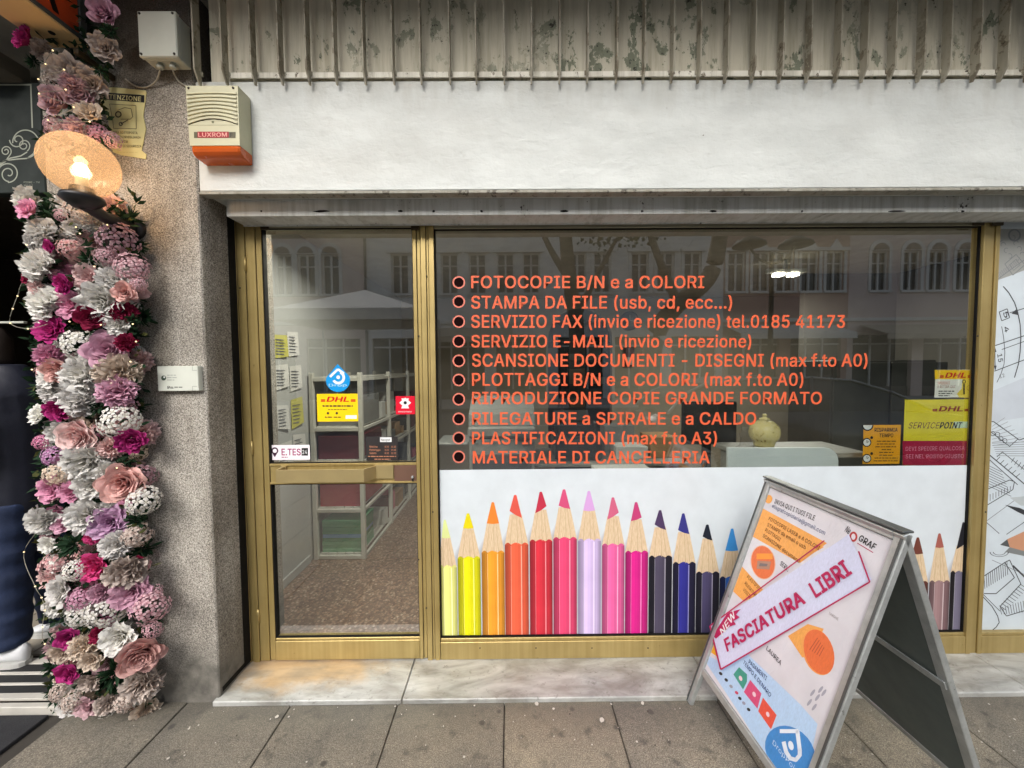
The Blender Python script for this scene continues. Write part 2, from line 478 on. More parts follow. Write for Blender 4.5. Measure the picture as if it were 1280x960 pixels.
# ------------------------------------------------------------------ text
# letter outlines: per line "character advance|contour|contour..." in thousandths of the cap height
GLYPHS = """a 765|314,-17 247,-10 186,10 134,42 94,88 68,144 60,212 66,270 85,316 114,352 152,380 197,400 246,414 350,432 459,446 521,462 537,477 542,501 542,505 537,547 524,583 502,612 471,633 432,646 385,650 335,646 293,634 259,615 231,591 211,565 197,538 81,572 112,633 154,680 205,715 261,738 321,751 381,756 470,746 517,731 562,708 602,675 634,630 655,570 662,494 662,0 544,0 544,102 536,102 495,48 464,23 423,2 374,-12|335,89 397,96 448,115 488,145 518,183 536,226 542,271 542,373 510,358 455,346 394,337 345,330 264,312 230,296 203,274 186,244 181,206 185,171 200,142 224,119 255,103 292,93
b 834|451,-16 389,-10 339,7 300,33 271,61 232,115 220,115 220,0 103,0 103,1000 223,1000 223,628 232,628 270,680 299,708 337,733 387,750 450,756 538,744 615,709 679,652 727,575 757,481 767,371 757,261 727,166 679,89 616,32 539,-4|433,92 497,101 549,129 591,172 621,229 639,297 645,372 639,447 621,513 591,569 550,612 497,639 433,648 369,640 317,613 276,572 246,517 228,450 221,372 228,294 246,226 276,170 318,128 370,101
c 778|407,-16 312,-4 230,32 161,90 110,167 78,261 67,368 78,478 110,572 161,649 230,707 312,744 407,756 461,752 511,741 558,724 600,700 637,669 668,633 693,591 711,544 595,515 571,568 531,611 476,639 407,648 340,639 285,610 243,565 213,508 195,441 189,368 195,297 213,231 243,174 285,130 340,101 407,91 477,101 532,130 573,174 598,230 713,201 696,153 671,110 639,73 602,42 559,17 512,-1 461,-12
d 834|384,-16 296,-4 219,32 155,89 107,166 77,261 67,371 77,481 108,575 156,652 220,709 297,744 385,756 448,750 497,733 536,708 565,680 602,628 611,628 611,1000 731,1000 731,0 615,0 615,115 603,115 564,61 534,33 496,7 446,-10|402,92 465,101 517,128 559,170 589,226 607,294 613,372 607,450 589,517 559,572 518,613 465,640 402,648 337,639 284,612 243,569 213,513 195,447 189,372 195,297 213,229 243,172 285,129 338,101
e 794|417,-16 316,-4 230,32 161,90 109,167 78,260 67,367 78,475 109,569 159,647 226,706 308,743 403,756 464,751 522,735 578,709 628,670 670,619 702,554 723,475 730,381 730,333 147,333 147,434 664,434 609,397 603,467 585,528 556,578 516,617 465,641 403,649 341,641 288,616 245,578 214,530 195,474 189,415 189,349 196,273 217,209 251,158 297,121 353,98 417,91 460,94 499,104 532,120 561,143 584,172 601,207 717,179 694,124 659,77 612,38 555,9 490,-10
f 499|448,746 448,643 13,643 13,746|158,0 158,848 166,907 188,955 222,993 266,1020 316,1036 368,1042 437,1036 477,1024 447,921 422,928 383,932 336,925 303,904 285,870 279,823 279,0
g 836|407,-296 330,-291 263,-274 207,-249 162,-216 126,-178 99,-136 199,-80 239,-130 267,-154 303,-173 349,-187 407,-191 489,-180 555,-148 598,-92 612,-11 612,134 602,134 563,82 534,54 496,31 446,15 383,9 298,20 221,52 157,105 108,177 77,268 67,376 77,484 108,577 157,652 221,709 298,744 385,756 448,750 498,733 537,708 566,680 605,627 615,627 615,746 732,746 732,-17 721,-106 689,-177 637,-230 571,-267 493,-289|403,116 466,124 518,148 559,186 590,238 608,302 614,379 608,454 590,519 560,573 519,614 466,640 403,648 338,639 285,612 243,570 213,516 195,451 189,379 195,305 214,241 244,188 286,149 339,124
h 806|223,446 223,0 103,0 103,1000 223,1000 223,565 201,565 243,653 299,712 368,745 447,756 518,748 580,724 631,685 670,631 694,560 702,472 702,0 582,0 582,462 571,540 537,598 483,635 413,647 362,641 316,624 278,595 248,556 230,506
i 328|103,0 103,746 223,746 223,0|164,870 133,876 106,894 87,919 81,950 87,981 106,1006 133,1024 164,1030 197,1024 224,1006 242,981 248,950 242,919 224,894 197,876
j 328|103,746 223,746 223,-59 218,-123 200,-178 169,-222 127,-254 73,-274 7,-281 -19,-281 -19,-170 4,-170 49,-163 80,-141 97,-106 103,-57|164,870 132,876 105,894 87,919 81,950 87,981 105,1006 132,1024 164,1030 196,1024 223,1006 242,981 248,950 242,919 223,894 196,876
k 748|216,268 216,416 237,416 559,746 708,746 362,392 348,392|103,0 103,1000 223,1000 223,0|578,0 291,365 376,450 732,0
l 372|274,-5 198,6 145,40 114,93 103,166 103,1000 223,1000 223,194 227,151 236,122 255,107 287,102 315,103 334,107 355,5 318,-2
m 1199|103,0 103,746 220,746 221,581 211,581 231,635 260,680 297,715 338,739 384,754 431,759 506,747 565,709 607,652 631,579 614,579 633,631 663,674 702,710 748,737 801,754 858,759 921,752 977,731 1025,695 1063,646 1087,581 1095,501 1095,0 974,0 974,499 963,568 929,615 880,641 823,650 776,644 736,629 703,603 679,570 664,531 659,486 659,0 539,0 539,511 529,567 497,611 450,640 392,650 350,645 310,629 275,604 247,568 229,523 223,468 223,0
n 805|223,446 223,0 103,0 103,746 219,746 220,565 201,565 243,653 299,712 368,745 447,756 518,748 580,724 631,685 669,631 694,560 702,472 702,0 582,0 582,462 571,540 537,598 483,635 413,647 362,641 316,624 278,595 248,556 230,506
o 816|407,-16 312,-4 230,32 161,90 110,167 78,261 67,368 78,478 110,572 161,649 230,707 312,744 407,756 504,744 587,707 655,649 706,572 738,478 749,368 738,261 706,167 655,90 587,32 504,-4|407,91 476,101 531,130 574,174 604,231 622,297 628,368 622,441 604,507 574,565 531,610 476,639 407,648 340,639 285,610 243,565 213,508 195,441 189,368 195,297 213,231 243,174 285,130 340,101
p 834|103,-281 103,746 220,746 220,628 232,628 270,680 299,708 337,733 387,750 450,756 538,744 615,709 679,652 727,575 757,481 767,371 757,261 727,166 679,89 616,32 539,-4 451,-16 389,-10 339,7 301,33 271,61 232,115 223,115 223,-281|433,92 497,101 549,129 591,172 621,229 639,297 645,372 639,447 621,513 591,569 550,612 497,639 433,648 369,640 317,613 276,572 246,517 228,450 221,372 228,294 246,226 276,170 318,128 370,101
q 834|731,-281 611,-281 611,115 602,115 564,61 534,33 496,7 446,-10 384,-16 296,-4 219,32 155,89 107,166 77,261 67,371 77,481 108,575 156,652 220,709 297,744 385,756 448,750 497,733 536,708 565,680 603,628 615,628 615,746 731,746|402,92 465,101 517,128 559,170 589,226 607,294 613,372 607,450 589,517 559,572 518,613 465,640 402,648 337,639 284,612 243,569 213,513 195,447 189,372 195,297 213,229 243,172 285,129 338,101
r 509|103,0 103,746 219,746 219,631 227,631 255,682 300,722 355,748 419,756 451,756 479,754 479,634 452,638 407,640 357,635 313,618 276,592 247,557 229,515 223,466 223,0
s 717|358,-16 285,-10 220,7 166,35 121,74 89,125 70,185 185,209 207,156 244,118 294,97 356,89 426,98 481,122 515,159 527,202 520,238 499,267 465,289 417,305 293,334 205,365 142,409 104,467 92,538 101,599 128,652 170,695 226,728 293,749 368,756 439,750 499,732 548,704 588,667 617,622 637,570 527,545 508,585 477,620 431,645 368,654 307,646 257,623 224,588 213,545 221,507 244,478 282,456 338,438 451,411 540,381 602,337 639,280 651,209 642,147 614,93 570,47 511,13 439,-9
t 447|401,746 401,643 13,643 13,746|128,926 248,926 248,192 253,150 267,120 294,104 335,98 364,100 397,105 419,3 377,-5 331,-8 245,4 181,42 141,102 128,183
u 806|358,-10 288,-2 226,21 175,60 136,115 111,186 103,273 103,746 223,746 223,283 235,206 269,147 323,111 393,99 444,104 490,122 528,151 557,190 576,240 582,300 582,746 702,746 702,0 586,0 586,181 604,181 562,92 505,33 437,1
v 765|319,0 34,746 166,746 325,305 367,171 404,41 362,41 399,171 440,305 599,746 730,746 445,0
w 1115|270,0 44,746 171,746 262,420 302,268 344,81 324,81 365,265 405,420 495,746 622,746 711,420 750,267 791,81 769,81 812,266 852,420 944,746 1070,746 844,0 724,0 627,338 599,442 571,551 544,664 571,664 544,551 516,442 487,338 391,0
x 744|41,0 302,376 56,746 197,746 373,482 554,746 691,746 442,376 703,0 564,0 373,268 180,0
y 765|93,-272 121,-168 140,-172 174,-177 204,-175 231,-165 256,-145 278,-114 296,-70 319,-3 34,746 166,746 325,305 367,170 404,41 361,41 398,171 440,305 600,746 730,746 401,-114 376,-167 347,-210 313,-243 274,-267 230,-281 180,-285 127,-281
z 748|82,0 82,90 499,628 499,635 94,635 94,746 654,746 654,650 248,118 248,111 666,111 666,0
A 943|32,0 396,1000 543,1000 910,0 777,0 564,595 519,732 456,940 482,940 418,729 374,595 167,0|216,279 216,391 727,391 727,279
B 897|118,0 118,1000 474,1000 569,991 646,964 706,923 749,869 774,805 783,735 777,677 760,629 734,591 700,562 661,540 619,524 619,515 667,506 714,483 756,447 791,399 814,340 821,268 813,196 787,131 742,77 677,35 592,9 485,0|245,112 481,112 581,123 648,157 686,207 699,268 692,317 673,361 642,399 601,429 549,447 488,454 245,454|245,561 468,561 520,566 566,582 605,608 635,642 654,683 660,732 649,793 614,843 556,877 472,888 245,888
C 1003|526,-13 403,2 295,49 205,125 137,227 94,352 79,499 94,647 137,773 205,875 295,951 403,998 526,1013 599,1008 669,991 733,964 790,926 840,879 880,822 910,758 930,685 803,685 788,733 765,776 737,812 702,842 663,866 620,883 574,893 526,896 438,884 361,850 296,793 246,715 214,617 203,499 214,382 246,284 296,207 361,150 439,116 526,104 574,107 620,118 663,135 702,158 737,188 765,225 788,267 803,315 930,315 911,243 881,178 840,122 791,74 734,37 669,9 600,-8
D 987|430,0 189,0 189,112 422,112 534,124 625,159 695,216 745,293 775,389 785,502 775,614 745,709 696,785 628,842 541,876 434,888 183,888 183,1000 443,1000 579,985 693,940 785,868 852,769 894,646 907,502 893,357 852,233 783,134 689,60 571,15|245,1000 245,0 118,0 118,1000
E 823|118,0 118,1000 732,1000 732,888 245,888 245,562 699,562 699,450 245,450 245,112 738,112 738,0
F 806|118,0 118,1000 726,1000 726,888 245,888 245,547 681,547 681,435 245,435 245,0
G 1023|528,-13 403,2 294,49 204,125 136,227 93,353 79,499 93,647 136,773 203,875 293,951 400,998 521,1013 597,1008 669,990 735,961 793,922 842,874 883,818 913,755 932,685 802,685 784,732 761,773 733,809 700,839 662,864 620,882 573,892 521,896 436,884 360,850 295,793 246,715 214,617 203,499 214,382 246,285 296,207 362,150 440,116 528,104 608,113 678,140 735,183 779,242 806,314 815,398 854,391 556,391 556,503 940,503 940,393 926,278 886,179 823,97 740,37 641,-1
H 1016|118,0 118,1000 245,1000 245,568 771,568 771,1000 898,1000 898,0 771,0 771,456 245,456 245,0
I 591|61,0 61,112 232,112 232,888 61,888 61,1000 530,1000 530,888 359,888 359,112 530,112 530,0
J 779|364,-13 281,-5 209,21 148,64 102,124 74,197 65,286 65,340 192,340 192,286 204,205 239,146 294,110 364,98 433,110 487,146 522,205 534,286 534,1000 661,1000 661,286 652,197 624,124 578,64 518,21 446,-5
K 917|205,286 205,425 273,513 343,596 416,677 715,1000 881,1000 454,542 448,543|118,0 118,1000 245,1000 245,657 244,442 245,380 245,0|732,0 369,509 448,608 882,0
L 772|118,0 118,1000 245,1000 245,112 710,112 710,0
M 1235|118,0 118,1000 298,1000 545,368 565,312 588,241 612,165 632,96 604,96 625,162 649,238 672,311 693,368 936,1000 1116,1000 1116,0 991,0 991,572 992,643 993,725 995,812 997,899 1008,899 978,805 947,713 919,633 896,572 672,0 562,0 335,572 313,631 285,710 254,801 220,899 234,899 236,818 238,731 239,646 240,572 240,0
N 1029|118,0 118,1000 268,1000 674,359 713,296 762,210 813,108 796,105 788,213 785,309 784,383 784,1000 911,1000 911,0 760,0 397,570 349,650 291,749 211,889 234,892 240,754 244,645 246,572 246,0
O 1048|525,-13 403,2 296,49 206,125 137,227 94,352 79,499 94,647 137,773 206,875 296,951 403,998 525,1013 647,998 754,951 844,875 912,773 955,647 969,499 955,352 912,227 844,125 754,49 647,2|525,104 610,115 687,149 752,205 803,283 835,382 846,499 835,618 803,717 752,795 687,851 610,885 525,896 439,885 362,850 297,794 246,716 214,618 203,499 214,382 246,284 297,206 362,150 439,115
P 874|118,0 118,1000 462,1000 568,990 653,958 719,909 766,845 794,769 803,683 794,598 766,522 719,457 653,407 568,376 462,365 215,365 215,477 457,477 528,483 584,503 626,535 655,577 672,627 677,683 672,740 655,789 626,831 584,862 527,882 456,889 245,889 245,0
Q 1048|482,313 615,313 726,166 754,128 921,-94 788,-94 679,52 651,90|525,-13 403,2 296,49 206,125 137,227 94,352 79,499 94,647 137,773 206,875 296,951 403,998 525,1013 647,998 754,951 844,875 912,773 955,647 969,499 955,352 912,227 844,125 754,49 647,2|525,104 610,115 687,149 752,205 803,283 835,382 846,499 835,618 803,717 752,795 687,851 610,885 525,896 439,885 362,850 297,794 246,716 214,618 203,499 214,382 246,284 297,206 362,150 439,115
R 883|118,0 118,1000 464,1000 569,990 655,960 721,913 767,851 795,777 805,692 795,607 767,534 721,473 654,427 569,398 464,389 189,389 189,501 459,501 530,507 585,524 627,553 656,591 673,637 679,692 673,748 656,796 627,835 585,864 529,882 458,889 245,889 245,0|694,0 452,450 595,450 841,0
S 878|440,-17 338,-9 251,18 179,61 126,118 90,188 75,268 205,268 217,216 243,172 280,139 327,115 381,101 440,97 504,102 562,118 610,145 648,181 671,224 679,274 673,317 653,352 622,379 582,402 481,437 361,470 251,512 169,568 132,615 110,670 102,732 113,811 147,880 201,936 270,979 353,1005 446,1013 540,1005 621,978 689,936 741,882 775,817 788,743 663,743 642,810 594,860 526,891 442,901 382,896 329,880 285,855 253,822 233,783 226,738 234,692 257,656 292,627 333,606 417,577 519,549 612,518 660,496 705,467 744,432 776,388 796,336 803,272 792,195 760,125 707,66 636,21 546,-8
T 882|62,888 62,1000 819,1000 819,888 505,888 505,0 379,0 379,888
U 1017|509,-16 398,-5 303,30 225,85 166,157 130,243 118,340 118,1000 244,1000 244,350 252,282 277,222 315,172 368,134 433,109 509,101 585,109 650,134 702,172 740,222 764,282 772,350 772,1000 899,1000 899,340 887,243 850,157 792,85 714,30 619,-5
V 943|401,0 32,1000 166,1000 378,405 423,270 487,60 461,60 525,271 569,405 776,1000 910,1000 546,0
W 1349|305,0 32,1000 162,1000 321,385 345,286 367,184 387,78 372,78 393,184 415,286 440,385 602,1000 746,1000 907,385 933,286 956,184 977,78 960,78 981,184 1003,286 1028,385 1186,1000 1316,1000 1042,0 895,0 723,635 691,769 660,934 687,934 658,776 625,635 453,0
X 932|36,0 388,514 58,1000 205,1000 466,610 734,1000 877,1000 545,514 896,0 750,0 466,418 180,0
Y 928|400,0 400,409 32,1000 179,1000 378,677 437,574 491,453 440,453 494,576 551,677 749,1000 895,1000 527,409 527,0
Z 862|82,0 82,91 538,757 602,846 670,935 684,893 561,889 438,888 79,888 79,1000 780,1000 780,907 332,253 263,158 191,65 177,107 299,111 421,112 785,112 785,0
0 891|446,-13 342,2 255,47 186,122 135,223 104,349 94,499 104,649 136,776 187,878 256,952 343,998 446,1013 548,998 635,952 704,878 755,776 786,649 797,499 786,349 755,223 705,122 636,47 549,2|446,97 513,109 570,145 616,203 649,283 669,382 676,499 669,618 649,717 616,797 570,855 513,891 446,903 377,891 320,855 275,797 242,717 222,618 215,499 222,382 242,283 275,203 320,145 377,109
1 891|150,0 150,107 768,107 768,0|542,1000 542,0 417,0 417,881 411,881 169,703 169,839 390,1000
2 891|126,0 126,93 460,450 555,555 587,600 611,642 625,685 630,730 623,780 605,823 575,857 537,883 491,898 440,903 385,897 339,880 301,851 273,813 255,766 250,711 129,711 139,796 169,869 218,930 281,976 357,1004 442,1013 527,1004 601,976 663,932 710,875 739,808 749,732 744,677 729,624 702,569 660,508 525,353 300,119 300,111 765,111 765,0
3 891|428,-13 341,-5 261,19 192,59 138,113 102,180 86,259 215,259 226,211 249,171 282,139 325,116 374,103 430,98 488,103 541,119 585,146 618,183 640,229 647,285 641,337 621,386 588,427 540,459 476,480 395,487 308,487 308,588 566,881 566,889 137,889 137,1000 732,1000 732,905 415,547 415,568 518,567 606,542 677,498 729,437 762,365 772,285 761,202 728,130 676,70 607,24 523,-4
4 891|78,207 78,311 485,1000 611,1000 213,326 213,319 812,319 812,207|554,0 554,238 554,287 554,624 674,624 674,0
5 891|435,-13 350,-5 275,22 212,64 163,118 130,183 117,256 240,256 250,213 271,175 302,143 341,118 385,103 435,98 492,105 543,127 585,160 617,205 638,258 644,319 637,380 616,435 583,480 540,515 488,537 428,544 378,540 329,528 285,508 252,483 132,497 189,1000 720,1000 720,889 296,889 263,593 268,593 305,619 349,639 399,651 451,656 517,649 578,631 632,601 678,561 716,511 745,454 763,390 768,321 758,229 725,149 674,81 607,30 526,-3
6 891|445,-13 357,-3 280,29 215,79 166,146 135,227 125,318 133,392 157,470 201,560 270,669 496,1000 633,1000 297,513 286,513 302,541 324,565 352,587 385,603 421,614 462,617 547,608 621,579 681,533 727,471 755,396 764,309 754,221 723,143 674,78 609,28 532,-3|445,95 500,102 548,123 587,156 618,199 637,251 644,309 637,368 618,419 587,462 548,494 500,515 445,521 390,515 342,495 302,463 271,420 252,370 246,311 252,252 271,200 302,156 342,123 390,102
7 891|191,0 636,881 636,889 122,889 122,1000 768,1000 768,882 324,0
8 891|445,-13 350,-4 266,22 198,65 146,121 113,189 102,266 108,327 128,384 158,433 199,474 246,504 300,520 300,525 234,554 182,605 149,672 138,748 148,820 178,884 225,938 287,979 361,1005 445,1013 528,1005 602,979 663,938 710,884 740,820 750,748 739,672 706,605 655,554 591,525 591,520 643,504 690,474 730,433 761,384 781,327 788,266 777,189 744,121 692,65 623,22 540,-4|445,97 507,102 560,118 603,145 635,180 655,223 662,272 655,325 634,371 600,409 556,438 504,456 445,462 385,456 333,438 289,409 255,371 234,325 227,272 233,223 253,180 285,145 329,118 382,102|445,569 495,574 539,590 576,616 604,650 622,691 628,738 622,785 605,826 577,859 541,884 496,899 445,904 393,899 349,884 312,859 284,826 267,785 261,738 267,691 284,650 312,616 349,590 394,574
9 891|444,1013 532,1003 610,971 674,921 723,854 754,773 764,682 756,608 733,530 688,440 619,331 394,0 256,0 593,487 604,487 588,459 565,435 537,413 505,397 468,386 428,383 343,392 269,421 209,467 163,529 134,604 125,691 135,780 166,858 216,922 280,972 357,1003|444,905 390,898 342,877 302,844 272,801 253,749 246,691 253,632 272,581 302,538 342,506 390,485 444,479 499,485 548,505 588,537 618,580 637,631 644,689 637,748 618,800 588,844 548,877 500,898
. 369|187,-9 153,-2 124,17 104,46 97,81 104,115 124,144 153,164 187,170 222,164 251,144 271,115 277,81 271,46 251,17 222,-2
, 369|74,-235 133,140 269,140 166,-235
- 891|662,481 662,369 224,369 224,481
/ 490|462,1047 140,-150 28,-150 350,1047
( 537|175,406 181,519 198,636 224,754 259,867 300,971 347,1060 464,1060 416,953 375,842 342,728 317,616 302,508 297,406 302,316 315,225 338,131 370,32 464,-189 347,-189 273,-42 219,107 186,258
) 537|73,-189 127,-72 169,35 201,135 222,229 235,318 240,406 235,508 219,616 195,728 162,842 121,953 73,1060 190,1060 237,971 279,867 313,754 340,636 356,518 362,406 351,256 317,105 263,-44 190,-189
@ 1329|699,-266 559,-255 435,-224 329,-173 241,-103 171,-15 120,91 89,214 79,352 90,488 121,608 172,714 241,802 328,872 432,924 552,956 686,966 815,955 929,922 1025,870 1105,801 1168,719 1213,627 1240,527 1249,423 1241,279 1228,211 1208,149 1178,96 1138,56 1084,30 1015,21 936,33 899,48 866,70 843,99 831,134 826,134 802,94 763,58 710,33 642,25 560,36 493,69 440,122 401,190 378,270 370,358 379,444 406,520 449,584 505,633 573,664 648,674 708,669 757,651 794,626 818,601 824,601 824,658 931,658 931,217 936,179 953,146 980,124 1018,116 1062,124 1094,149 1117,191 1132,250 1140,327 1142,423 1135,509 1114,591 1078,667 1028,734 963,790 884,833 791,860 683,869 573,860 476,834 392,791 322,731 266,657 225,567 200,465 192,350 200,233 225,130 266,41 323,-33 396,-91 484,-133 586,-159 703,-168 809,-158 901,-135 962,-115 991,-210 912,-236 808,-257|648,128 706,134 752,154 786,186 810,233 824,292 829,363 824,434 809,489 784,528 749,554 704,568 650,573 599,566 556,545 521,512 496,469 480,419 475,363 480,303 493,247 515,198 548,160 592,136
? 705|260,298 260,313 264,392 278,451 300,495 330,529 410,586 452,618 485,656 507,702 514,754 509,798 492,836 467,866 433,889 394,903 349,907 308,903 269,890 235,868 208,836 189,795 181,744 54,744 66,823 96,889 143,943 202,982 272,1005 349,1013 431,1005 501,980 558,940 601,887 628,823 637,750 628,675 601,612 558,558 500,513 431,462 408,435 392,404 383,364 381,311 381,298|322,-9 287,-2 258,17 239,46 232,81 239,115 258,144 287,163 322,170 356,163 385,144 405,115 411,81 405,46 385,17 356,-2
! 385|132,315 124,1000 260,1000 251,315|193,-9 158,-2 129,17 109,46 103,81 109,115 129,144 158,163 193,170 227,163 256,144 275,115 282,81 275,46 256,17 227,-2"""
FONT = {}
for ln_ in GLYPHS.split('\n'):
    q_ = ln_[2:].split('|')
    FONT[ln_[0]] = (int(q_[0]) / 1000, [[tuple(int(v) / 1000 for v in p.split(',')) for p in c.split(' ')] for c in q_[1:]])
def _area(k): return sum(a[0] * b[1] - b[0] * a[1] for a, b in zip(k, k[1:] + k[:1])) / 2
def _inside(p, k):
    r = False
    for a, b in zip(k, k[1:] + k[:1]):
        if (a[1] > p[1]) != (b[1] > p[1]) and p[0] < (b[0] - a[0]) * (p[1] - a[1]) / (b[1] - a[1]) + a[0]: r = not r
    return r
_gc, _tc = {}, {}
def glyph(ch, bold):
    """filled islands of one letter: list of (verts, faces); overlapping strokes stay separate islands"""
    if (ch, bold) in _gc: return _gc[(ch, bold)]
    cs = FONT[ch][1]
    sg = 1 if _area(max(cs, key=lambda k: abs(_area(k)))) > 0 else -1
    outs = [k for k in cs if _area(k) * sg > 0]; holes = [k for k in cs if _area(k) * sg <= 0]
    res = []
    for k in outs:
        c = bpy.data.curves.new('lettering', 'CURVE'); c.dimensions = '2D'; c.fill_mode = 'BOTH'; c.offset = bold / .722
        for q in [k] + [h for h in holes if _inside(h[0], k)]:
            sp_ = c.splines.new('POLY'); sp_.points.add(len(q) - 1); sp_.use_cyclic_u = True
            for i, (a, b) in enumerate(q): sp_.points[i].co = (a, b, 0, 1)
        o = bpy.data.objects.new('lettering', c); m = o.to_mesh()
        res.append(([(v.co.x, v.co.y) for v in m.vertices], [tuple(p.vertices) for p in m.polygons]))
        o.to_mesh_clear(); bpy.data.objects.remove(o); bpy.data.curves.remove(c)
    _gc[(ch, bold)] = res
    return res
def tgeo(s, bold=0.0):
    """whole line: verts (x, y, layer), faces, width"""
    key = (s, bold)
    if key in _tc: return _tc[key]
    x = 0; vs = []; fs = []; n = 0
    for ch in s:
        if ch == ' ': x += .369; continue
        # bold weight: the outline laid down four times, each a hair to one side and a hair higher
        w_ = bold * 1.15
        for ci, (dx, dy) in enumerate(((0, 0),) if bold <= 0 else ((-w_, -w_ * .7), (w_, -w_ * .7), (-w_, w_ * .7), (w_, w_ * .7))):
            for gi, (gv, gf) in enumerate(glyph(ch, 0)):
                b = len(vs); vs += [(a + x + dx, y + dy, gi + 3 * ci + 12 * (n % 2)) for a, y in gv]; fs += [tuple(b + i for i in f) for f in gf]
        x += FONT[ch][0] + .04; n += 1
    x0 = min(v[0] for v in vs); x1 = max(v[0] for v in vs)
    _tc[key] = ([(v[0] - x0, v[1], v[2]) for v in vs], fs, x1 - x0)
    return _tc[key]


class Sheet:
    """flat print on a real plane; f maps authoring coordinates to points, n is the outward normal"""
    def __init__(s, f, n, step=.0004, base=0.0):
        s.f = f; s.nrm = Vector(n).normalized(); s.step = step; s.base = base; s.b = MB()
    def p(s, x, y, L): return s.f(x, y) + s.nrm * (s.base + s.step * L)
    def poly(s, pts, m, L=1):
        s.b.add([s.p(x, y, L) for x, y in pts], [tuple(range(len(pts)))], m); return s
    def rect(s, x0, y0, x1, y1, m, L=1): return s.poly([(x0, y1), (x1, y1), (x1, y0), (x0, y0)], m, L)
    def disc(s, cx, cy, r, m, L=1, ry=None, n=28, a0=0, a1=360):
        ry = ry or r
        pts = [(cx + r * math.cos(R(a0 + (a1 - a0) * i / n)), cy - ry * math.sin(R(a0 + (a1 - a0) * i / n))) for i in range(n + (a1 - a0 < 360))]
        return s.poly(pts, m, L)
    def ring(s, cx, cy, r0, r1, m, L=1, n=28, a0=0, a1=360, k=1):
        pts = []
        for i in range(n + 1):
            a = R(a0 + (a1 - a0) * i / n)
            pts.append(((cx + r0 * math.cos(a), cy - k * r0 * math.sin(a)), (cx + r1 * math.cos(a), cy - k * r1 * math.sin(a))))
        vs = [s.p(*q, L) for pr in pts for q in pr]
        s.b.add(vs, [(2 * i, 2 * i + 1, 2 * i + 3, 2 * i + 2) for i in range(n)], m); return s
    def line(s, pts, w_, m, L=1):
        for (x0, y0), (x1, y1) in zip(pts, pts[1:]):
            dx, dy = x1 - x0, y1 - y0; l = math.hypot(dx, dy) or 1
            nx, ny = -dy / l * w_ / 2, dx / l * w_ / 2
            s.poly([(x0 + nx, y0 + ny), (x1 + nx, y1 + ny), (x1 - nx, y1 - ny), (x0 - nx, y0 - ny)], m, L)
        return s
    def text(s, t, p0, p1, cap, m, L=2, bold=.012, shear=0, capworld=None):
        """p0,p1: ends of the baseline in authoring coordinates; cap: cap height in the same units"""
        a = s.p(*p0, L); b = s.p(*p1, L)
        rt = (b - a); wd = rt.length; rt.normalize()
        up = s.nrm.cross(rt).normalized()
        if capworld is None:
            capworld = (s.f(p0[0], p0[1]) - s.f(p0[0], p0[1] - cap)).length
        vs, fs, w0 = tgeo(t, bold)
        kx = wd / w0; ky = capworld
        s.b.add([a + rt * (x * kx + shear * y * ky) + up * (y * ky) + s.nrm * (z * .000012) for x, y, z in vs], fs, m)
        return s
    def build(s, *a, **k): return s.b.build(*a, **k)


def FS(Y, base=0.0, step=.0004):
    return Sheet(lambda x, y: P(x, y, Y), (0, -1, 0), step, base)

# ================================================================== THE LARGE STRUCTURE
FR = -.24                                  # plane of the pillar and the fascia
m_ground = mat('asphalt', (118, 118, 118), .85, var=.15, vs=1.2, bump=.4, bs=90, sp=.35)
MB().box(-90, 90, -120, 60, -.60, -.16, m_ground).build('ground', kind='structure')
MB().box(-60, 60, -13.2, -3.55, -.16, -.12, m_ground).build('road', kind='structure')
m_far = mat('far_paving', (186, 182, 174), .8, vs=2, bump=.3)
MB().box(-60, 60, -17.9, -13.35, -.16, 0.0, m_far).build('far_pavement', kind='structure')
m_kerb = mat('kerb_stone', (150, 148, 142), .7, bump=.4, bs=30)
kb = MB()
for i in range(-12, 12):
    kb.box(i * 1.2 + .005, i * 1.2 + 1.195, -3.55, -3.40, -.16, .004, m_kerb, .012)
kb.build('kerb', kind='structure')
kb = MB()
for i in range(-12, 12):
    kb.box(i * 1.2 + .005, i * 1.2 + 1.195, -13.35, -13.2, -.16, .004, m_kerb, .012)
kb.build('kerb', kind='structure')
mk = mat('road_paint', (205, 205, 198), .7)
kb = MB()
for i in range(-6, 7): kb.box(i * 5, i * 5 + 2.5, -9.6, -9.48, -.1199, -.116, mk)
kb.build('road_marking', kind='structure')

# pavement in front of the shop: every slab its own piece on a mortar bed
pave = MB().box(-9, 9, -3.40, -.10, -.16, -.014, mat('mortar_bed', (62, 58, 52), .95, bump=.5)).build('pavement', kind='structure')
JX = [-1.095 + .5275 * (i - 12) for i in range(26)]
for i in range(25):
    for j, (ya, yb) in enumerate(((-1.15, -.10), (-2.25, -1.15), (-3.40, -2.25))):
        xa, xb = JX[i], JX[i + 1]
        if j == 1: xa, xb = xa + .0, xb + .0
        if xa < -2.2 and j == 0: continue
        dz = rnd.uniform(-.0015, .0015)
        MB().box(xa + .0022, xb - .0022, ya + .0022, yb - .0022, -.05, dz, M_PAVE, .002).build('paving_slab', pave)

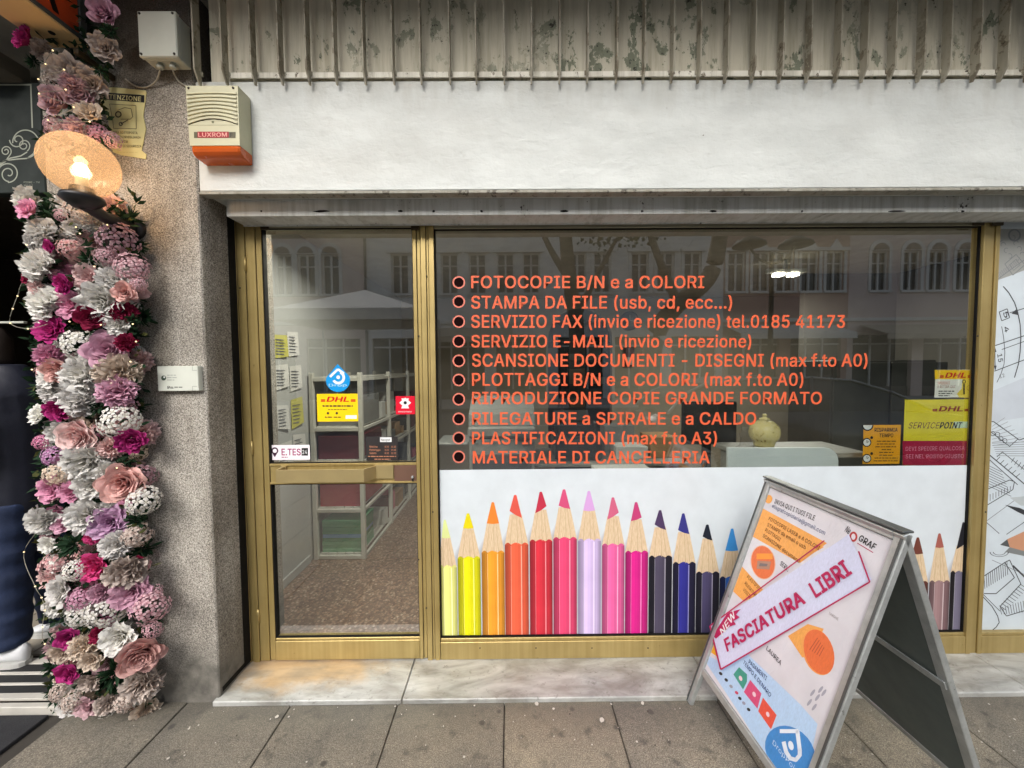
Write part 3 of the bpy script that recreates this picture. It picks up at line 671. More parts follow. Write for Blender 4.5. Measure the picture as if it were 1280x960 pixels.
# building above and around the shop front
wl = MB()
m_wall = mat('dusty_render', (150, 146, 136), .8, bump=.3, bs=30)
zt = Z(98, FR)
wl.box(X(260, FR, 50), 9, FR + .012, .30, zt - .05, 3.7, M_PEEL)
wl.box(-9, -3.9, FR, .3, -.1, 3.7, m_wall)
wl.box(5.2, 9, FR + .02, .3, -.1, zt - .051, m_wall)
wl.box(-3.9, X(260, FR, 50) - .002, FR + .02, .3, 3.42, 3.7, m_wall)
tag(wl.build('upper_wall'), 'drab wall with peeling grey paint above the white fascia', 'wall', kind='structure')
slab = MB()
m_soff = mat('soffit_plaster', (168, 164, 154), .8, bump=.3, bs=18)
slab.box(-9, 9, -1.12, .3, 3.70, 3.95, m_soff)
slab.box(-9, 9, FR, 8, 3.96, 5.2, m_wall)
tag(slab.build('overhang'), 'concrete overhang sheltering the pavement above the shop front', 'overhang', kind='structure')
# pillar
xr = P(258, 480, FR).x; xl = -2.175
zdk = P(250, 112, FR).z
pl = MB().box(xl, xr, FR, .32, -.02, 3.695, M_PILLAR, .006).build('pillar')
tag(pl, 'grey pebble-dash pillar between the two shops', 'pillar', kind='structure')
# fascia
zb = Z(237, FR); ft = Z(104, FR)
fa = MB().box(xr + .002, 9, FR + .003, .18, zb, zt - .003, M_PLASTER, .006).build('fascia')
tag(fa, 'white plastered fascia band over the shop window', 'fascia', kind='structure')
fb = MB()
fb.box(xr + .004, 9, FR - .002, FR + .05, zb - .014, zb - .0005, m_peeling('chipped_edge_strip', (150, 148, 138), (92, 88, 78), (60, 56, 48), .42, 18), .002)
fb.build('edge_strip', fa)

# grille of painted fins
gr = empty('fin_grille', 'row of rusty painted metal fins above the white fascia', 'grille')
gr.location = (0, 0, 0)
rail = MB().box(X(283, FR - .004, 95), 6, FR - .010, FR - .003, Z(98, FR), Z(91, FR), M_RAIL, .001).build('rail', gr)
sp = 33.1 / 481 * (FR - CAM.y)
x0 = X(287, FR, 95)
zt_ = Z(91, FR - .01); zl = Z(106, FR - .01)
fin_me = None
for i in range(-1, 50):
    if fin_me is None:
        b = MB()
        b.prism([(-.0035, 0, 3.69), (-.0035, 0, zl), (-.0035, -.012, zl - .004), (-.0035, -.040, zt_ - .004), (-.0035, -.042, 3.69)], (.007, 0, 0), M_FIN)
        # little weld bracket where the fin meets the rail
        b.box(-.010, .010, -.004, .004, zt_ - .012, zt_ + .008, M_FIN, .001)
        o = b.build('fin', gr); fin_me = o.data
    else:
        o = bpy.data.objects.new('fin', fin_me); col.objects.link(o); o.parent = gr
    o.location = (x0 + sp * i + rnd.uniform(-.003, .003), FR - .0105, 0)
    o.rotation_euler = (0, rnd.uniform(-.0015, .0015), rnd.uniform(-.018, .018))

# steel shutter channel under the fascia
ch = MB()
yc = -.15
zc0, zc1 = Z(268, yc), zb + .03
ch.box(X(283, yc, 260), 6, yc, yc + .004, zc0, zb - .001, M_STEEL, .001)
ch.box(X(283, yc, 260), 6, yc + .005, -.03, zc0, zc0 + .004, M_STEEL)
ch.box(X(283, yc, 260), 6, -.03, -.026, zc0 - .006, zb - .001, M_STEEL)
cho = tag(ch.build('shutter_channel'), 'grey steel roller shutter channel along the top of the shop front', 'shutter channel')
dm = MB()
for px, wd in ((392, 20), (497, 7), (540, 4), (700, 11), (801, 3), (887, 9), (1001, 3), (1108, 26), (1201, 5), (600, 4), (325, 3)):
    c = P(px + wd / 2, 264, yc - .0009)
    hw = wd / 481 * 1.97 / 2
    pts = [(c.x + hw * math.cos(a) * rnd.uniform(.7, 1.1), c.y, c.z + .0065 * math.sin(a) * rnd.uniform(.6, 1.1)) for a in [k * math.pi / 5 for k in range(10)]]
    dm.add(pts, [tuple(range(10))], M_DARK)
dm.build('slot', cho)
# black guide slot beside the pillar
gd = MB()
gd.box(xr + .004, X(287), -.06, .05, .035, Z(246, -.06), M_DARK)
gd.box(xr + .002, X(285), FR + .02, -.061, .035, .06, M_DARK)
tag(gd.build('shutter_guide'), 'black shutter guide slot between the pillar and the bronze frame', 'shutter guide')

# marble sill
zs = Z(822.5, 0, 640)
SZ = max(.02, zs)
sf = G(560, 874, SZ).y
sl_ = empty('marble_sill', 'worn white marble sill with a rusty stain by the door', 'sill', kind='structure')
for xa, xb in ((xr - .02, -.55), (-.546, 1.02), (1.024, 2.6), (2.604, 5)):
    MB().box(xa, xb, sf + rnd.uniform(-.0015, .0015), .12, -.02, SZ, M_MARBLE, .004).build('sill_stone', sl_)

# ================================================================== SHOP FRONT FRAME
zf0 = SZ + .001
ztop = Z(262, 0)
XL0, XL1 = X(292), X(314.5)          # left jamb
XD0, XD1 = X(315), X(334)            # door hinge stile
XE0, XE1 = X(519.5), X(529)          # door lock stile
XM0, XM1 = X(529.5), X(546)          # mullion
XR0, XR1 = X(1218), X(1238)          # right mullion
fr = empty('shop_window', 'bronze framed shop window with orange lettering and a colour pencil print', 'shop window')
def profile(b, x0, x1, z0, z1, grooves, y0=-.012, y1=.05):
    """vertical bar with recessed grooves at fractions of its width"""
    xs = [x0] + [x0 + (x1 - x0) * g for g in grooves] + [x1]
    for i, (a, c) in enumerate(zip(xs, xs[1:])):
        b.box(a + (.0012 if i else 0), c - .0012, y0 + (.006 if i % 2 else 0), y1, z0, z1, M_BRASS, .0016)
    b.box(x0 + .001, x1 - .001, y0 + .010, y1 - .002, z0 + .001, z1 - .001, M_DARK)
b = MB(); profile(b, XL0, XL1, zf0, ztop, (.52, .66)); b.box(XL0 - .03, XL0 - .001, .0, .05, zf0, ztop, M_BRASS, .002); b.build('jamb', fr)
b = MB(); profile(b, XM0, XM1, zf0, ztop, (.40, .58)); b.build('mullion', fr)
b = MB(); profile(b, XR0, XR1, zf0, ztop, (.30, .72)); b.build('mullion', fr)
zr1 = Z(795.5, 0, 760)
b = MB()
b.box(XM1 + .001, XR0 - .001, -.010, .05, zf0, zr1 - .018, M_BRASS, .002)
b.box(XM1 + .001, XR0 - .001, -.004, .05, zr1 - .017, zr1, M_BRASS, .002)
b.build('bottom_rail', fr)
M_HEAD = mat('dusty_bronze_head_rail', (150, 146, 124), .5, .35, .12, 3)
b = MB()
b.box(XM1 + .001, XR0 - .001, -.006, .05, Z(285.5), ztop, M_HEAD, .002)
b.build('head_rail', fr)
b = MB().box(XM1 - .003, XR0 + .003, .018, .024, zr1 - .004, Z(285.5) + .004, M_GLASS)
b.build('pane', fr)

def gasket(x0, x1, z0, z1, par, y=.004):
    b = MB()
    for a in ((x0, x0 + .005, z0, z1), (x1 - .005, x1, z0, z1), (x0 + .0051, x1 - .0051, z0, z0 + .005), (x0 + .0051, x1 - .0051, z1 - .005, z1)):
        b.box(a[0], a[1], y, .0165, a[2], a[3], M_DARK)
    b.build('gasket', par)
gasket(XM1, XR0, zr1, Z(285.5), fr)

# right-hand window
rw = empty('drawing_window', 'bronze framed window covered by a technical drawing print', 'window')
XQ = 4.6
b = MB()
b.box(XR1 + .001, XQ, -.010, .05, zf0, zr1 - .018, M_BRASS, .002)
b.box(XR1 + .001, XQ, -.004, .05, zr1 - .017, zr1, M_BRASS, .002)
b.build('bottom_rail', rw)
MB().box(XR1 + .001, XQ, -.006, .05, Z(276), ztop, M_HEAD, .002).build('head_rail', rw)
b = MB(); profile(b, XQ + .001, XQ + .09, zf0, ztop, (.4, .6)); b.build('jamb', rw)
MB().box(XR1 - .003, XQ + .003, .018, .024, zr1 - .004, Z(276) + .004, M_GLASS).build('pane', rw)

# door
dr = empty('shop_door', 'glazed bronze shop door with a wide pull handle', 'door')
zd1 = Z(277, 0, 430)
b = MB(); profile(b, XD0, XD1, zf0 + .006, zd1, (.62,), -.008, .045); b.build('stile', dr)
b = MB(); profile(b, XE0, XE1, zf0 + .006, zd1, (.5,), -.008, .045); b.build('stile', dr)
zq = Z(797, 0, 430)
b = MB()
b.box(XD1 + .001, XE0 - .001, -.006, .045, zf0 + .006, zq - .014, M_BRASS, .002)
b.box(XD1 + .001, XE0 - .001, -.001, .045, zq - .013, zq, M_BRASS, .002)
b.build('bottom_rail', dr)
zm0, zm1 = Z(604.5, 0, 430), Z(579, 0, 430)
M_REDBR = mat('brown_lock_plate', (112, 84, 70), .5, .3)
b = MB()
b.box(XD1 + .001, XE0 - .001, .002, .045, zm0, zm1, M_BRASS, .002)
b.box(XD1 + .001, XE0 - .001, -.004, .0015, zm0, zm0 + .012, M_BRASS, .002)
b.box(XD1 + .001, XE0 - .001, -.004, .0015, zm1 - .014, zm1, M_BRASS, .002)
b.build('middle_rail', dr)
lk = MB().box(X(491), X(519), -.0035, .0018, zm0 + .0125, zm1 - .0145, M_REDBR, .001)
lk = lk.build('lock_plate', dr)
lb = MB(); c = P(516, 596, -.004)
lb.lathe([(0, .014), (.006, .014), (.007, .010), (.007, 0)], M_ALU, 14, M=Matrix.Rotation(R(90), 4, 'X'), o=(c.x, -.0036, c.z))
lb.box(c.x - .004, c.x + .004, -.014, -.0036, c.z - .022, c.z - .009, M_BLACKPL, .001)
lb.build('lock_cylinder', lk)
hd = MB()
M_HAN = mat('satin_champagne_handle', (176, 158, 112), .42, .55, .06, 10)
yh = -.085
hz0, hz1 = Z(603, yh, 430), Z(587, yh, 430)
hx0, hx1 = X(345, yh, 600), X(455, yh, 600)
def hpr(pts): hd.prism([Vector((x, y, hz0)) for x, y in pts], (0, 0, hz1 - hz0), M_HAN)
hpr([(hx0, yh), (hx1, yh), (hx1, yh + .006), (hx0, yh + .006)])
hpr([(hx0, yh + .006), (hx0 + .006, yh + .006), (hx0 + .004, -.001), (hx0 - .012, -.001)])
xe = X(472, 0, 600)
hpr([(hx1, yh), (xe, -.005), (xe - .010, -.005), (hx1 - .006, yh + .006)])
hd.box(xe - .012, X(490.5), -.010, -.0005, hz0 - .004, hz1 + .004, M_HAN, .001)
hd.box(hx0 - .02, hx0 + .01, -.010, -.0005, hz0 - .004, hz1 + .004, M_HAN, .001)
hd.build('handle', dr)
MB().box(XD1 - .003, XE0 + .003, .018, .024, zm1 - .003, zd1 - .03, M_GLASS).build('pane', dr)
MB().box(XD1 - .003, XE0 + .003, .018, .024, zq - .003, zm0 + .003, M_GLASS).build('pane', dr)
gasket(XD1, XE0, zm1, zd1 - .032, dr); gasket(XD1, XE0, zq, zm0, dr)
b = MB()
b.box(XD1 + .001, XE0 - .001, -.002, .045, zd1 - .032, zd1, M_HEAD, .002)
b.build('top_rail', dr)
tag(MB().box(XD0, XE1, .0, .05, zd1 + .004, ztop, M_DARK).build('transom'), 'dark transom strip directly above the shop door', 'transom', kind='structure')
for py_ in (330, 560, 770):
    c = P(330, py_, -.012); hg_ = MB(); hg_.lathe([(0, .038), (.0065, .038), (.0065, -.038), (0, -.038)], M_BRASS, 12, o=(XD0 - .0005, -.013, c.z)); hg_.build('hinge', dr)
for (px_, py_) in ((523, 420), (523, 700), (533, 345), (541, 640), (533, 760), (1222, 420), (1232, 640), (300, 360), (300, 700)):
    c = P(px_, py_, -.012); par_ = dr if 515 < px_ < 529 else fr
    MB().lathe([(0, .0022), (.0042, .0018), (.0046, 0)], M_SCREW, 10, M=Matrix.Rotation(R(90), 4, 'X'), o=(c.x, -.0118 if par_ is fr else -.0078, c.z)).build('screw', par_)
for k_ in range(9):
    c = P(600 + 70 * k_, 810, -.01)
    if 860 < 600 + 70 * k_ < 1140: continue
    MB().lathe([(0, .002), (.0036, .0016), (.004, 0)], M_SCREW, 10, M=Matrix.Rotation(R(90), 4, 'X'), o=(c.x, -.0098, c.z)).build('screw', fr)
# hinges / top closers (dark fittings in the frame corners)
for px, g in ((331, 'left'), (519, 'right')):
    c = P(px, 283, -.01)
    MB().box(c.x - .022, c.x + .022, -.016, -.009, c.z - .02, c.z + .02, mat('dark_bronze', (58, 48, 30), .45, .5), .002).build('corner_plate', dr)
for px in (1222, 1246):
    c = P(px, 277, -.014)
    MB().box(c.x - .03, c.x + .03, -.022, -.0135, c.z - .022, c.z + .02, mat('dark_bronze', (58, 48, 30), .45, .5), .002).build('corner_plate', fr)

# ================================================================== PRINTS ON THE SHOP WINDOW
YP = .0178                     # just in front of the pane
W_ = prt((206, 214, 219), .3)
bn = FS(YP)
zbn = Z(584.5, YP, 880)
xa, xb = XM1 + .0015, XR0 - .001
ban = MB().box(xa, xb, YP - .0004, YP, zr1 + .001, zbn, W_)
bano = ban.build('pencil_print', fr)

def m_wood_print():
    k = NT('printed_cedar'); n_ = k.noise(1.0, 5, .65, k.pos((420, 1, 26)))
    k.col(k.ramp(n_, [(.3, lin((186, 156, 120))), (.5, lin((214, 190, 156))), (.7, lin((228, 210, 182)))])); k.set(Roughness=.42)
    return k.mat
def V(x, z, L): return Vector((x, YP - .0006 - .0003 * L, z))
WOOD = m_wood_print(); WOOD2 = prt((190, 164, 130)); SHD = prt((186, 190, 200))
def clampc(c, k): return tuple(max(0, min(255, int(v * k))) for v in c)
def pencil(l, r, tx, ty, lb, wb, c, lead=None, dark=None, slope=0):
    """photo pixels: body left/right, tip x/y, bottom of lead, bottom of wood"""
    b = MB(); lead = lead or c
    zb_ = zr1 + .001
    q = P(l, wb, YP); xl_ = q.x; zw = q.z; xr_ = P(r, wb, YP).x
    t = P(tx, ty, YP); zl_ = P(tx, lb, YP).z
    wd = xr_ - xl_
    # body in three facets
    m1 = prt(clampc(dark or c, .80)); m2 = prt(c); m3 = prt(clampc(c, 1.0) if not dark else dark); hl = prt(tuple(min(255, int(v * .55 + 118)) for v in c))
    fx = [xl_, xl_ + wd * .26, xl_ + wd * .70, xr_]
    hh_ = zw - zb_
    for kk in range(4):          # the printed photograph's own soft shadow beside each pencil
        o_ = .030 - .007 * kk; g_ = 208 - 9 * kk
        b.add([V(xl_ - o_ * .45, zb_, .10 + kk * .12), V(xl_ - o_, zw, .10 + kk * .12), V(xl_ + wd * .3 - o_ * .8, (zw + zl_) / 2, .10 + kk * .12), V(t.x - o_ * .6, zl_ + .01 - kk * .004, .10 + kk * .12), V(t.x, zl_, .10 + kk * .12), V(xr_, zw, .10 + kk * .12), V(xr_, zb_, .10 + kk * .12)], [tuple(range(7))], prt((g_ - 8, g_ - 4, g_ + 2)))
    sc3 = [(0, 1, m1), (1, 2, m2), (2, 3, prt(clampc(dark or c, .90)))]
    for a, e, m in sc3:
        A, E_ = fx[a], fx[e]
        pts = [(A, zb_), (E_, zb_)]
        # scalloped top edge
        for k in range(6):
            u = k / 5
            pts.append((E_ + (A - E_) * u, zw - .004 + .012 * math.sin(math.pi * u)))
        b.add([V(x, z, 2) for x, z in pts], [tuple(range(len(pts)))], m)
    for (a_, e_, mk_) in ((0, .07, .66), (.07, .15, .73), (.30, .42, 1.05), (.55, .66, .95), (.86, .94, .80), (.94, 1.0, .70)):
        cc_ = clampc((dark or c) if (a_ < .2 or a_ > .8) else c, mk_)
        b.add([V(xl_ + wd * a_, zb_, 2.4), V(xl_ + wd * e_, zb_, 2.4), V(xl_ + wd * e_, zw - .006, 2.4), V(xl_ + wd * a_, zw - .006, 2.4)], [(0, 1, 2, 3)], prt(cc_))
    for xx, ww in ((fx[1], .0022), (fx[2], .0055)):
        b.add([V(xx - ww / 2, zb_, 3), V(xx + ww / 2, zb_, 3), V(xx + ww / 2, zw - .010, 3), V(xx - ww / 2, zw - .010, 3)], [(0, 1, 2, 3)], hl)
    # wood cone
    k = (zl_ - zw) / (t.z - zw + 1e-6)
    lw = (1 - k)
    tw = wd * .055
    def side(u, s): # u 0 at wood bottom 1 at tip
        half = (wd / 2) * (1 - u) ** .88 + tw * u
        cx = xl_ + wd / 2 + (t.x - (xl_ + wd / 2)) * u
        return cx + s * half
    zz = [0, .25, .5, .75, 1]
    wl_ = [(side(u * k, -1), zw - .004 + (zl_ - zw + .004) * u) for u in zz]
    wr_ = [(side(u * k, 1), zw - .004 + (zl_ - zw + .004) * u) for u in zz]
    b.add([V(x, z, 1) for x, z in [wl_[0], (xl_ + wd / 2, zw - .008), wr_[0]] + wr_[1:] + wl_[:0:-1]], [tuple(range(3 + 8))], WOOD)
    # darker grain stripes on the wood
    for g in (-.55, .1, .5):
        xg = xl_ + wd / 2 + g * wd / 2
        xt = side(k * .95, g)
        b.add([V(xg - .0016, zw, 2.5), V(xg + .0016, zw, 2.5), V(xt + .0008, zl_ - .004, 2.5), V(xt - .0008, zl_ - .004, 2.5)], [(0, 1, 2, 3)], WOOD2)
    # lead
    ml = prt(lead)
    s0, s1 = side(k * .98, -1), side(k * .98, 1)
    dz = slope * .02
    b.add([V(s0, zl_ + dz, 3), V((s0 + s1) / 2, zl_ - .004, 3), V(s1, zl_ - dz, 3), V(t.x + tw, t.z, 3), V(t.x, t.z + .003, 3), V(t.x - tw, t.z, 3)], [(0, 1, 2, 3, 4, 5)], ml)
    return b.build('printed_pencil', bano)

for a in [
    (549, 571, 556, 650, 672, 708, (232, 232, 134), (214, 224, 150)),
    (572, 600.5, 585, 642, 660, 697, (226, 222, 20), (222, 206, 20)),
    (602, 630.5, 616, 628, 654, 690, (234, 156, 48), (226, 130, 50)),
    (631, 660.5, 644, 619, 643, 680, (232, 98, 68), (216, 88, 74), None, 1),
    (662, 690.5, 676, 615, 637, 676, (208, 50, 66), (186, 50, 72), None, -1),
    (691.5, 721, 705, 612, 634, 673, (226, 72, 116), (204, 78, 120), None, .5),
    (722.5, 751, 736, 614, 638, 675, (212, 190, 234), (206, 160, 214)),
    (752.5, 780.5, 766, 622, 645, 681, (230, 100, 160), (200, 96, 128), None, -1),
    (781.5, 810, 795, 628, 649, 690, (212, 36, 136), (190, 62, 116), None, -.5),
    (811, 840, 825, 638, 659, 696, (78, 72, 92), (74, 56, 92), (34, 32, 44), .8),
    (841, 869.5, 854, 642, 665, 704, (50, 50, 140), (54, 54, 130), (36, 34, 62), .6),
    (870, 899, 884, 656, 673, 716, (76, 70, 104), (30, 36, 50), (36, 34, 50), .6),
    (899.5, 928, 915, 661, 688, 722, (40, 96, 178), (58, 138, 204), (28, 42, 92)),
    (929, 957, 943, 668, 690, 726, (40, 140, 190), None, (24, 80, 130)),
    (958, 986, 972, 672, 694, 729, (60, 170, 170)),
    (987, 1015, 1001, 676, 698, 731, (40, 140, 90)),
    (1016, 1044, 1030, 680, 700, 733, (90, 180, 80)),
    (1045, 1073, 1059, 681, 701, 733, (150, 190, 70)),
    (1074, 1102, 1088, 680, 700, 732, (130, 110, 60)),
    (1103, 1131, 1117, 676, 697, 730, (140, 90, 60)),
    (1132, 1160, 1147, 672, 692, 728, (110, 60, 50)),
    (1161.5, 1187, 1174, 667, 684, 727, (152, 122, 124), (160, 90, 80), (134, 104, 108)),
    (1188, 1210, 1204, 653, 682, 715, (112, 108, 128), (36, 36, 42), (32, 30, 36), -1)]:
    pencil(*a)

# orange lettering with ring bullets
OR = prt((216, 96, 60), .5)
ORH = prt((212, 118, 100), .5)
BL = mat('dark_red_dot', (26, 10, 10), .9, spec=.05)
LINES = [("FOTOCOPIE B/N e a COLORI", 589, 880, 360, 345, 353), ("STAMPA DA FILE (usb, cd, ecc...)", 589, 915, 385.5, 370, 377),
         ("SERVIZIO FAX (invio e ricezione) tel.0185 41173", 589, 1056, 409.5, 394, 402), ("SERVIZIO E-MAIL (invio e ricezione)", 589, 939, 434, 419, 426.5),
         ("SCANSIONE DOCUMENTI - DISEGNI (max f.to A0)", 590, 1084, 458, 442.5, 451), ("PLOTTAGGI B/N e a COLORI (max f.to A0)", 590, 1004, 482, 466.5, 475),
         ("RIPRODUZIONE COPIE GRANDE FORMATO", 590, 1027, 505, 490, 499), ("RILEGATURE a SPIRALE e a CALDO", 590, 945, 530.5, 515.5, 523.5),
         ("PLASTIFICAZIONI (max f.to A3)", 590, 896, 555, 540, 547.5), ("MATERIALE DI CANCELLERIA", 591, 887, 579, 564, 571)]
for s_, a, e, base, top, cy in LINES:
    S = FS(YP)
    S.text(s_, (a, base), (e, base), base - top, OR, 1, .024)
    S.build('lettering', fr)
    S = FS(YP)
    S.ring(573.5, cy, 6.1, 7.9, ORH, 1, k=1)
    S.disc(573.5, cy, 5.9, BL, .5, n=24)
    S.build('bullet', fr)

# technical drawing print on the right window
S = FS(YP)
PW = prt((196, 206, 212), .35); LK = prt((62, 64, 68), .6); LK2 = prt((120, 124, 128), .6)
PG = prt((150, 152, 148), .5); PG2 = prt((186, 194, 202), .5)
dp = MB().box(XR1 + .0015, XQ - .001, YP - .0004, YP, zr1 + .001, Z(276) - .001, PW).build('drawing_print', rw)
S = FS(YP - .0005, step=.0003)
S.poly([(1243, 286), (1300, 286), (1300, 330), (1262, 345), (1242, 352)], PG, 0)
S.ring(1268, 294, 6, 8, LK2, 1, n=18)
for i in range(9):
    a = rnd.uniform(0, 360); S.ring(1246 + i * 4, 292 + (i * 37 % 30), 2.5, 3.3, LK2, 1, n=10, a0=a, a1=a + 220)
S.line([(1243, 352), (1262, 338), (1290, 318)], .9, LK2); S.line([(1256, 330), (1270, 318), (1281, 331), (1266, 344), (1256, 330)], .9, LK2)
S.line([(1262, 331), (1270, 324), (1275, 331), (1267, 338), (1262, 331)], .7, LK2)
for i in range(9): S.line([(1243 + i * 3.2, 352 - i * 2.3), (1249 + i * 3.2, 340 - i * 2.3)], .5, LK2)
# rolled sheet with dimension lines
arc = [(1253 + 22 * math.sin(t * 1.35), 358 + 110 * t) for t in [i / 10 for i in range(11)]]
arc = [(1254, 358), (1261, 366), (1268, 378), (1272, 390), (1275, 405), (1276, 422), (1275, 440), (1273, 455), (1268, 472)]
S.line(arc, 1.3, LK)
arc2 = [(1252, 408), (1254.5, 422), (1256, 440), (1255, 455), (1251, 468), (1246, 478)]
S.line(arc2, .8, LK)
S.line([(1241, 433), (1285, 418)], 1.1, LK); S.line([(1252, 437), (1285, 425)], .8, LK); S.line([(1243, 464), (1285, 448)], 1.0, LK)
S.line([(1243.5, 436), (1244, 462)], .8, LK)
S.poly([(1242, 440), (1245.5, 440), (1243.7, 433.5)], LK); S.poly([(1242.4, 457), (1245.8, 457), (1244, 463.5)], LK)
S.poly([(1264, 392), (1271, 386), (1273, 394)], LK); S.line([(1262, 391), (1285, 384)], 1, LK)
S.line([(1249, 390), (1259, 386), (1262, 397), (1252, 401), (1249, 390)], 1, LK)
S.text("5", (1253.5, 391), (1256, 398), 4, LK, 1, .02, capworld=.026)
S.text("4", (1254.5, 409), (1256.5, 416), 4, LK, 1, .02, capworld=.024)
S.text("15", (1246.5, 443), (1248, 453), 4, LK, 1, .02, capworld=.026)
S.text("12", (1250, 473), (1256, 471), 4, LK2, 1, .02, capworld=.02)
S.poly([(1240, 489), (1285, 470), (1320, 465), (1320, 500), (1290, 520), (1240, 528)], PG2, 0)
for i in range(7): S.line([(1240, 533 + i * 4), (1256 + i * 4, 522 + i * 5)], .5, LK2)
S.line([(1237, 527), (1242, 527), (1274, 550), (1283, 547)], 1.1, LK); S.line([(1236, 538), (1262, 558), (1272, 549)], .9, LK)
for cx_, cy_ in ((1241, 542), (1247, 543), (1251, 548), (1256, 551)): S.ring(cx_, cy_, 2.3, 3.1, LK, 1, n=14)
for i in range(7): S.line([(1240 + i, 554 + i * 2.6), (1290, 552 + i * 3)], .6, LK2)
S.line([(1236, 568), (1284, 608)], 1.3, LK); S.line([(1236, 574), (1272, 606)], 1, LK); S.line([(1246, 571), (1253, 565), (1284, 590)], .9, LK)
for i in range(6): S.line([(1245 + i * 5, 576 + i * 4), (1250 + i * 5, 571 + i * 4.2)], .8, LK)
for i in range(9): S.line([(1236, 582 + i * 3.2), (1252 + i * 1.5, 590 + i * 3.8)], .6, LK)
for i in range(6): S.line([(1264 + i * 4, 578 + i * 3), (1268 + i * 4, 572 + i * 3)], .8, LK)
S.line([(1233, 612), (1262, 600), (1268, 602), (1266, 612), (1233, 632)], 1, LK)
for i in range(9): S.line([(1234 + i * 3.6, 619 - i * 1.4), (1234 + i * 3.6, 628 - i * 1.9)], .7, LK)
S.line([(1232, 652), (1249, 667)], .8, LK); S.line([(1258, 668), (1284, 650)], .8, LK); S.line([(1232, 652), (1270, 624)], .7, LK2)
# pencil tips lying on the drawing (part of the print)
S.poly([(1252, 680), (1259, 674), (1285, 662), (1285, 690), (1262, 684)], prt((190, 140, 110)), 1)
S.poly([(1250, 681), (1259, 674), (1262, 684)], prt((80, 84, 86)), 1.5)
S.poly([(1262, 684), (1285, 690), (1285, 696), (1256, 690)], prt((120, 124, 124)), 1)
S.poly([(1262, 622), (1285, 620), (1285, 632), (1276, 632)], prt((176, 184, 186)), 1); S.poly([(1256, 631), (1275, 635), (1285, 640), (1285, 646), (1272, 640)], prt((52, 54, 58)), 1.5)
S.ring(1249, 690, 11, 12, LK, 1, a0=180, a1=360, k=.5); S.ring(1249, 690, 7, 8, LK, 1, a0=180, a1=360, k=.5)
S.line([(1230, 720), (1256, 703), (1268, 722), (1245, 742), (1230, 742)], 1.1, LK)
for i in range(12): S.line([(1230 + i * 2.6, 720 - i * 1.6), (1231 + i * 2.6, 736 - i * 1.6)], .7, LK)
S.line([(1256, 703), (1262, 700), (1276, 730), (1250, 758), (1258, 770), (1285, 762)], 1.1, LK)
for i in range(11): S.line([(1250 + i * 3.2, 760 - i * 1.0), (1252 + i * 3.2, 768 - i * .3)], .7, LK)
for i in range(10): S.line([(1249 + i * 2.9, 757 - i * 3), (1258 + i * 2.9, 763 - i * 3)], .7, LK)
S.line([(1227, 744), (1240, 758), (1247, 770), (1249, 778), (1245, 784), (1240, 788)], 1.1, LK)
S.line([(1227, 741), (1250, 764)], .8, LK)
S.line([(1266, 707), (1290, 730)], 2.2, LK); S.line([(1240, 700), (1285, 720)], .7, LK2)
S.build('ink_line', dp)

# ================================================================== STICKERS (each one a thing stuck to the glass)
def sticker(name, x0, y0, x1, y1, bg, label, cat, Y=YP, thick=.0006):
    a = P(x0, y1, Y); c = P(x1, y0, Y)
    o = MB().box(a.x, c.x, Y - thick, Y, a.z, c.z, bg).build(name, label=label, cat=cat)
    S = FS(Y - thick - .0001, step=.0002)
    return o, S
YEL = prt((246, 204, 20), .35); RED = prt((200, 24, 28), .35); DKT = prt((70, 60, 40))
WHT = prt((226, 228, 228), .35); BLK = prt((24, 24, 26), .4)
def courier_logo(S, x0, x1, y0, y1, m):
    S.text("DHL", (x0, y1), (x1, y1), y1 - y0, m, 1.5, .05, shear=.35)
    h = (y1 - y0) * .12; k = (x1 - x0) * .55
    for i in range(2):
        yy = y1 - .5 - i * (y1 - y0) * .28
        S.rect(x0 - k * (.45 - .0 * i), yy - h, x0 - 1.5, yy + h, m, 1)
        S.rect(x1 + 2.5, yy - h, x1 + k * .55, yy + h, m, 1)
def squiggle(S, x0, x1, y, m, h=1.6, seed=1):
    r = random.Random(seed); x = x0
    while x < x1:
        l = r.uniform(2, 6); S.rect(x, y - h / 2, min(x1, x + l), y + h / 2, m, 1); x += l + .9

# blue drop
S = FS(YP, step=.0003)
BLU = prt((20, 144, 214), .35)
pts = [(422, 455)] + [(422.5 + 15 * math.cos(R(a)), 475.5 - 14.5 * math.sin(R(a))) for a in range(22, -203, -12)]
S.poly(pts, BLU, 1)
S.line([(412.5, 471), (422.5, 461.5)], 3, WHT, 2)
S.line([(422.5, 461.5), (430, 467)], 3, WHT, 2)
S.ring(423, 472, 5.2, 8.4, WHT, 2.2, a0=-150, a1=70); S.disc(422.8, 471.5, 2.3, WHT, 2)
S.text("Drop", (411, 483), (433.5, 483), 3.2, prt((180, 220, 240)), 2, .01)
S.build('drop_sticker', label='blue water-drop shaped sticker near the top of the door glass cluster', cat='sticker')
# yellow courier sticker on the door
o, S = sticker('courier_sticker', 397, 492, 447, 527, YEL, 'yellow parcel courier sticker on the glass of the shop door', 'sticker')
courier_logo(S, 408, 436, 496, 502, RED)
squiggle(S, 403, 441, 507.5, DKT, 2, 3); squiggle(S, 410, 434, 512, DKT, 1, 4)
for x in (410, 421): S.disc(x, 516.5, 1.6, DKT, 1); squiggle(S, x - 4, x + 5, 521.5, DKT, 1.4, x)
S.rect(432, 519, 446, 523.5, WHT, 1)
S.build('print', o)
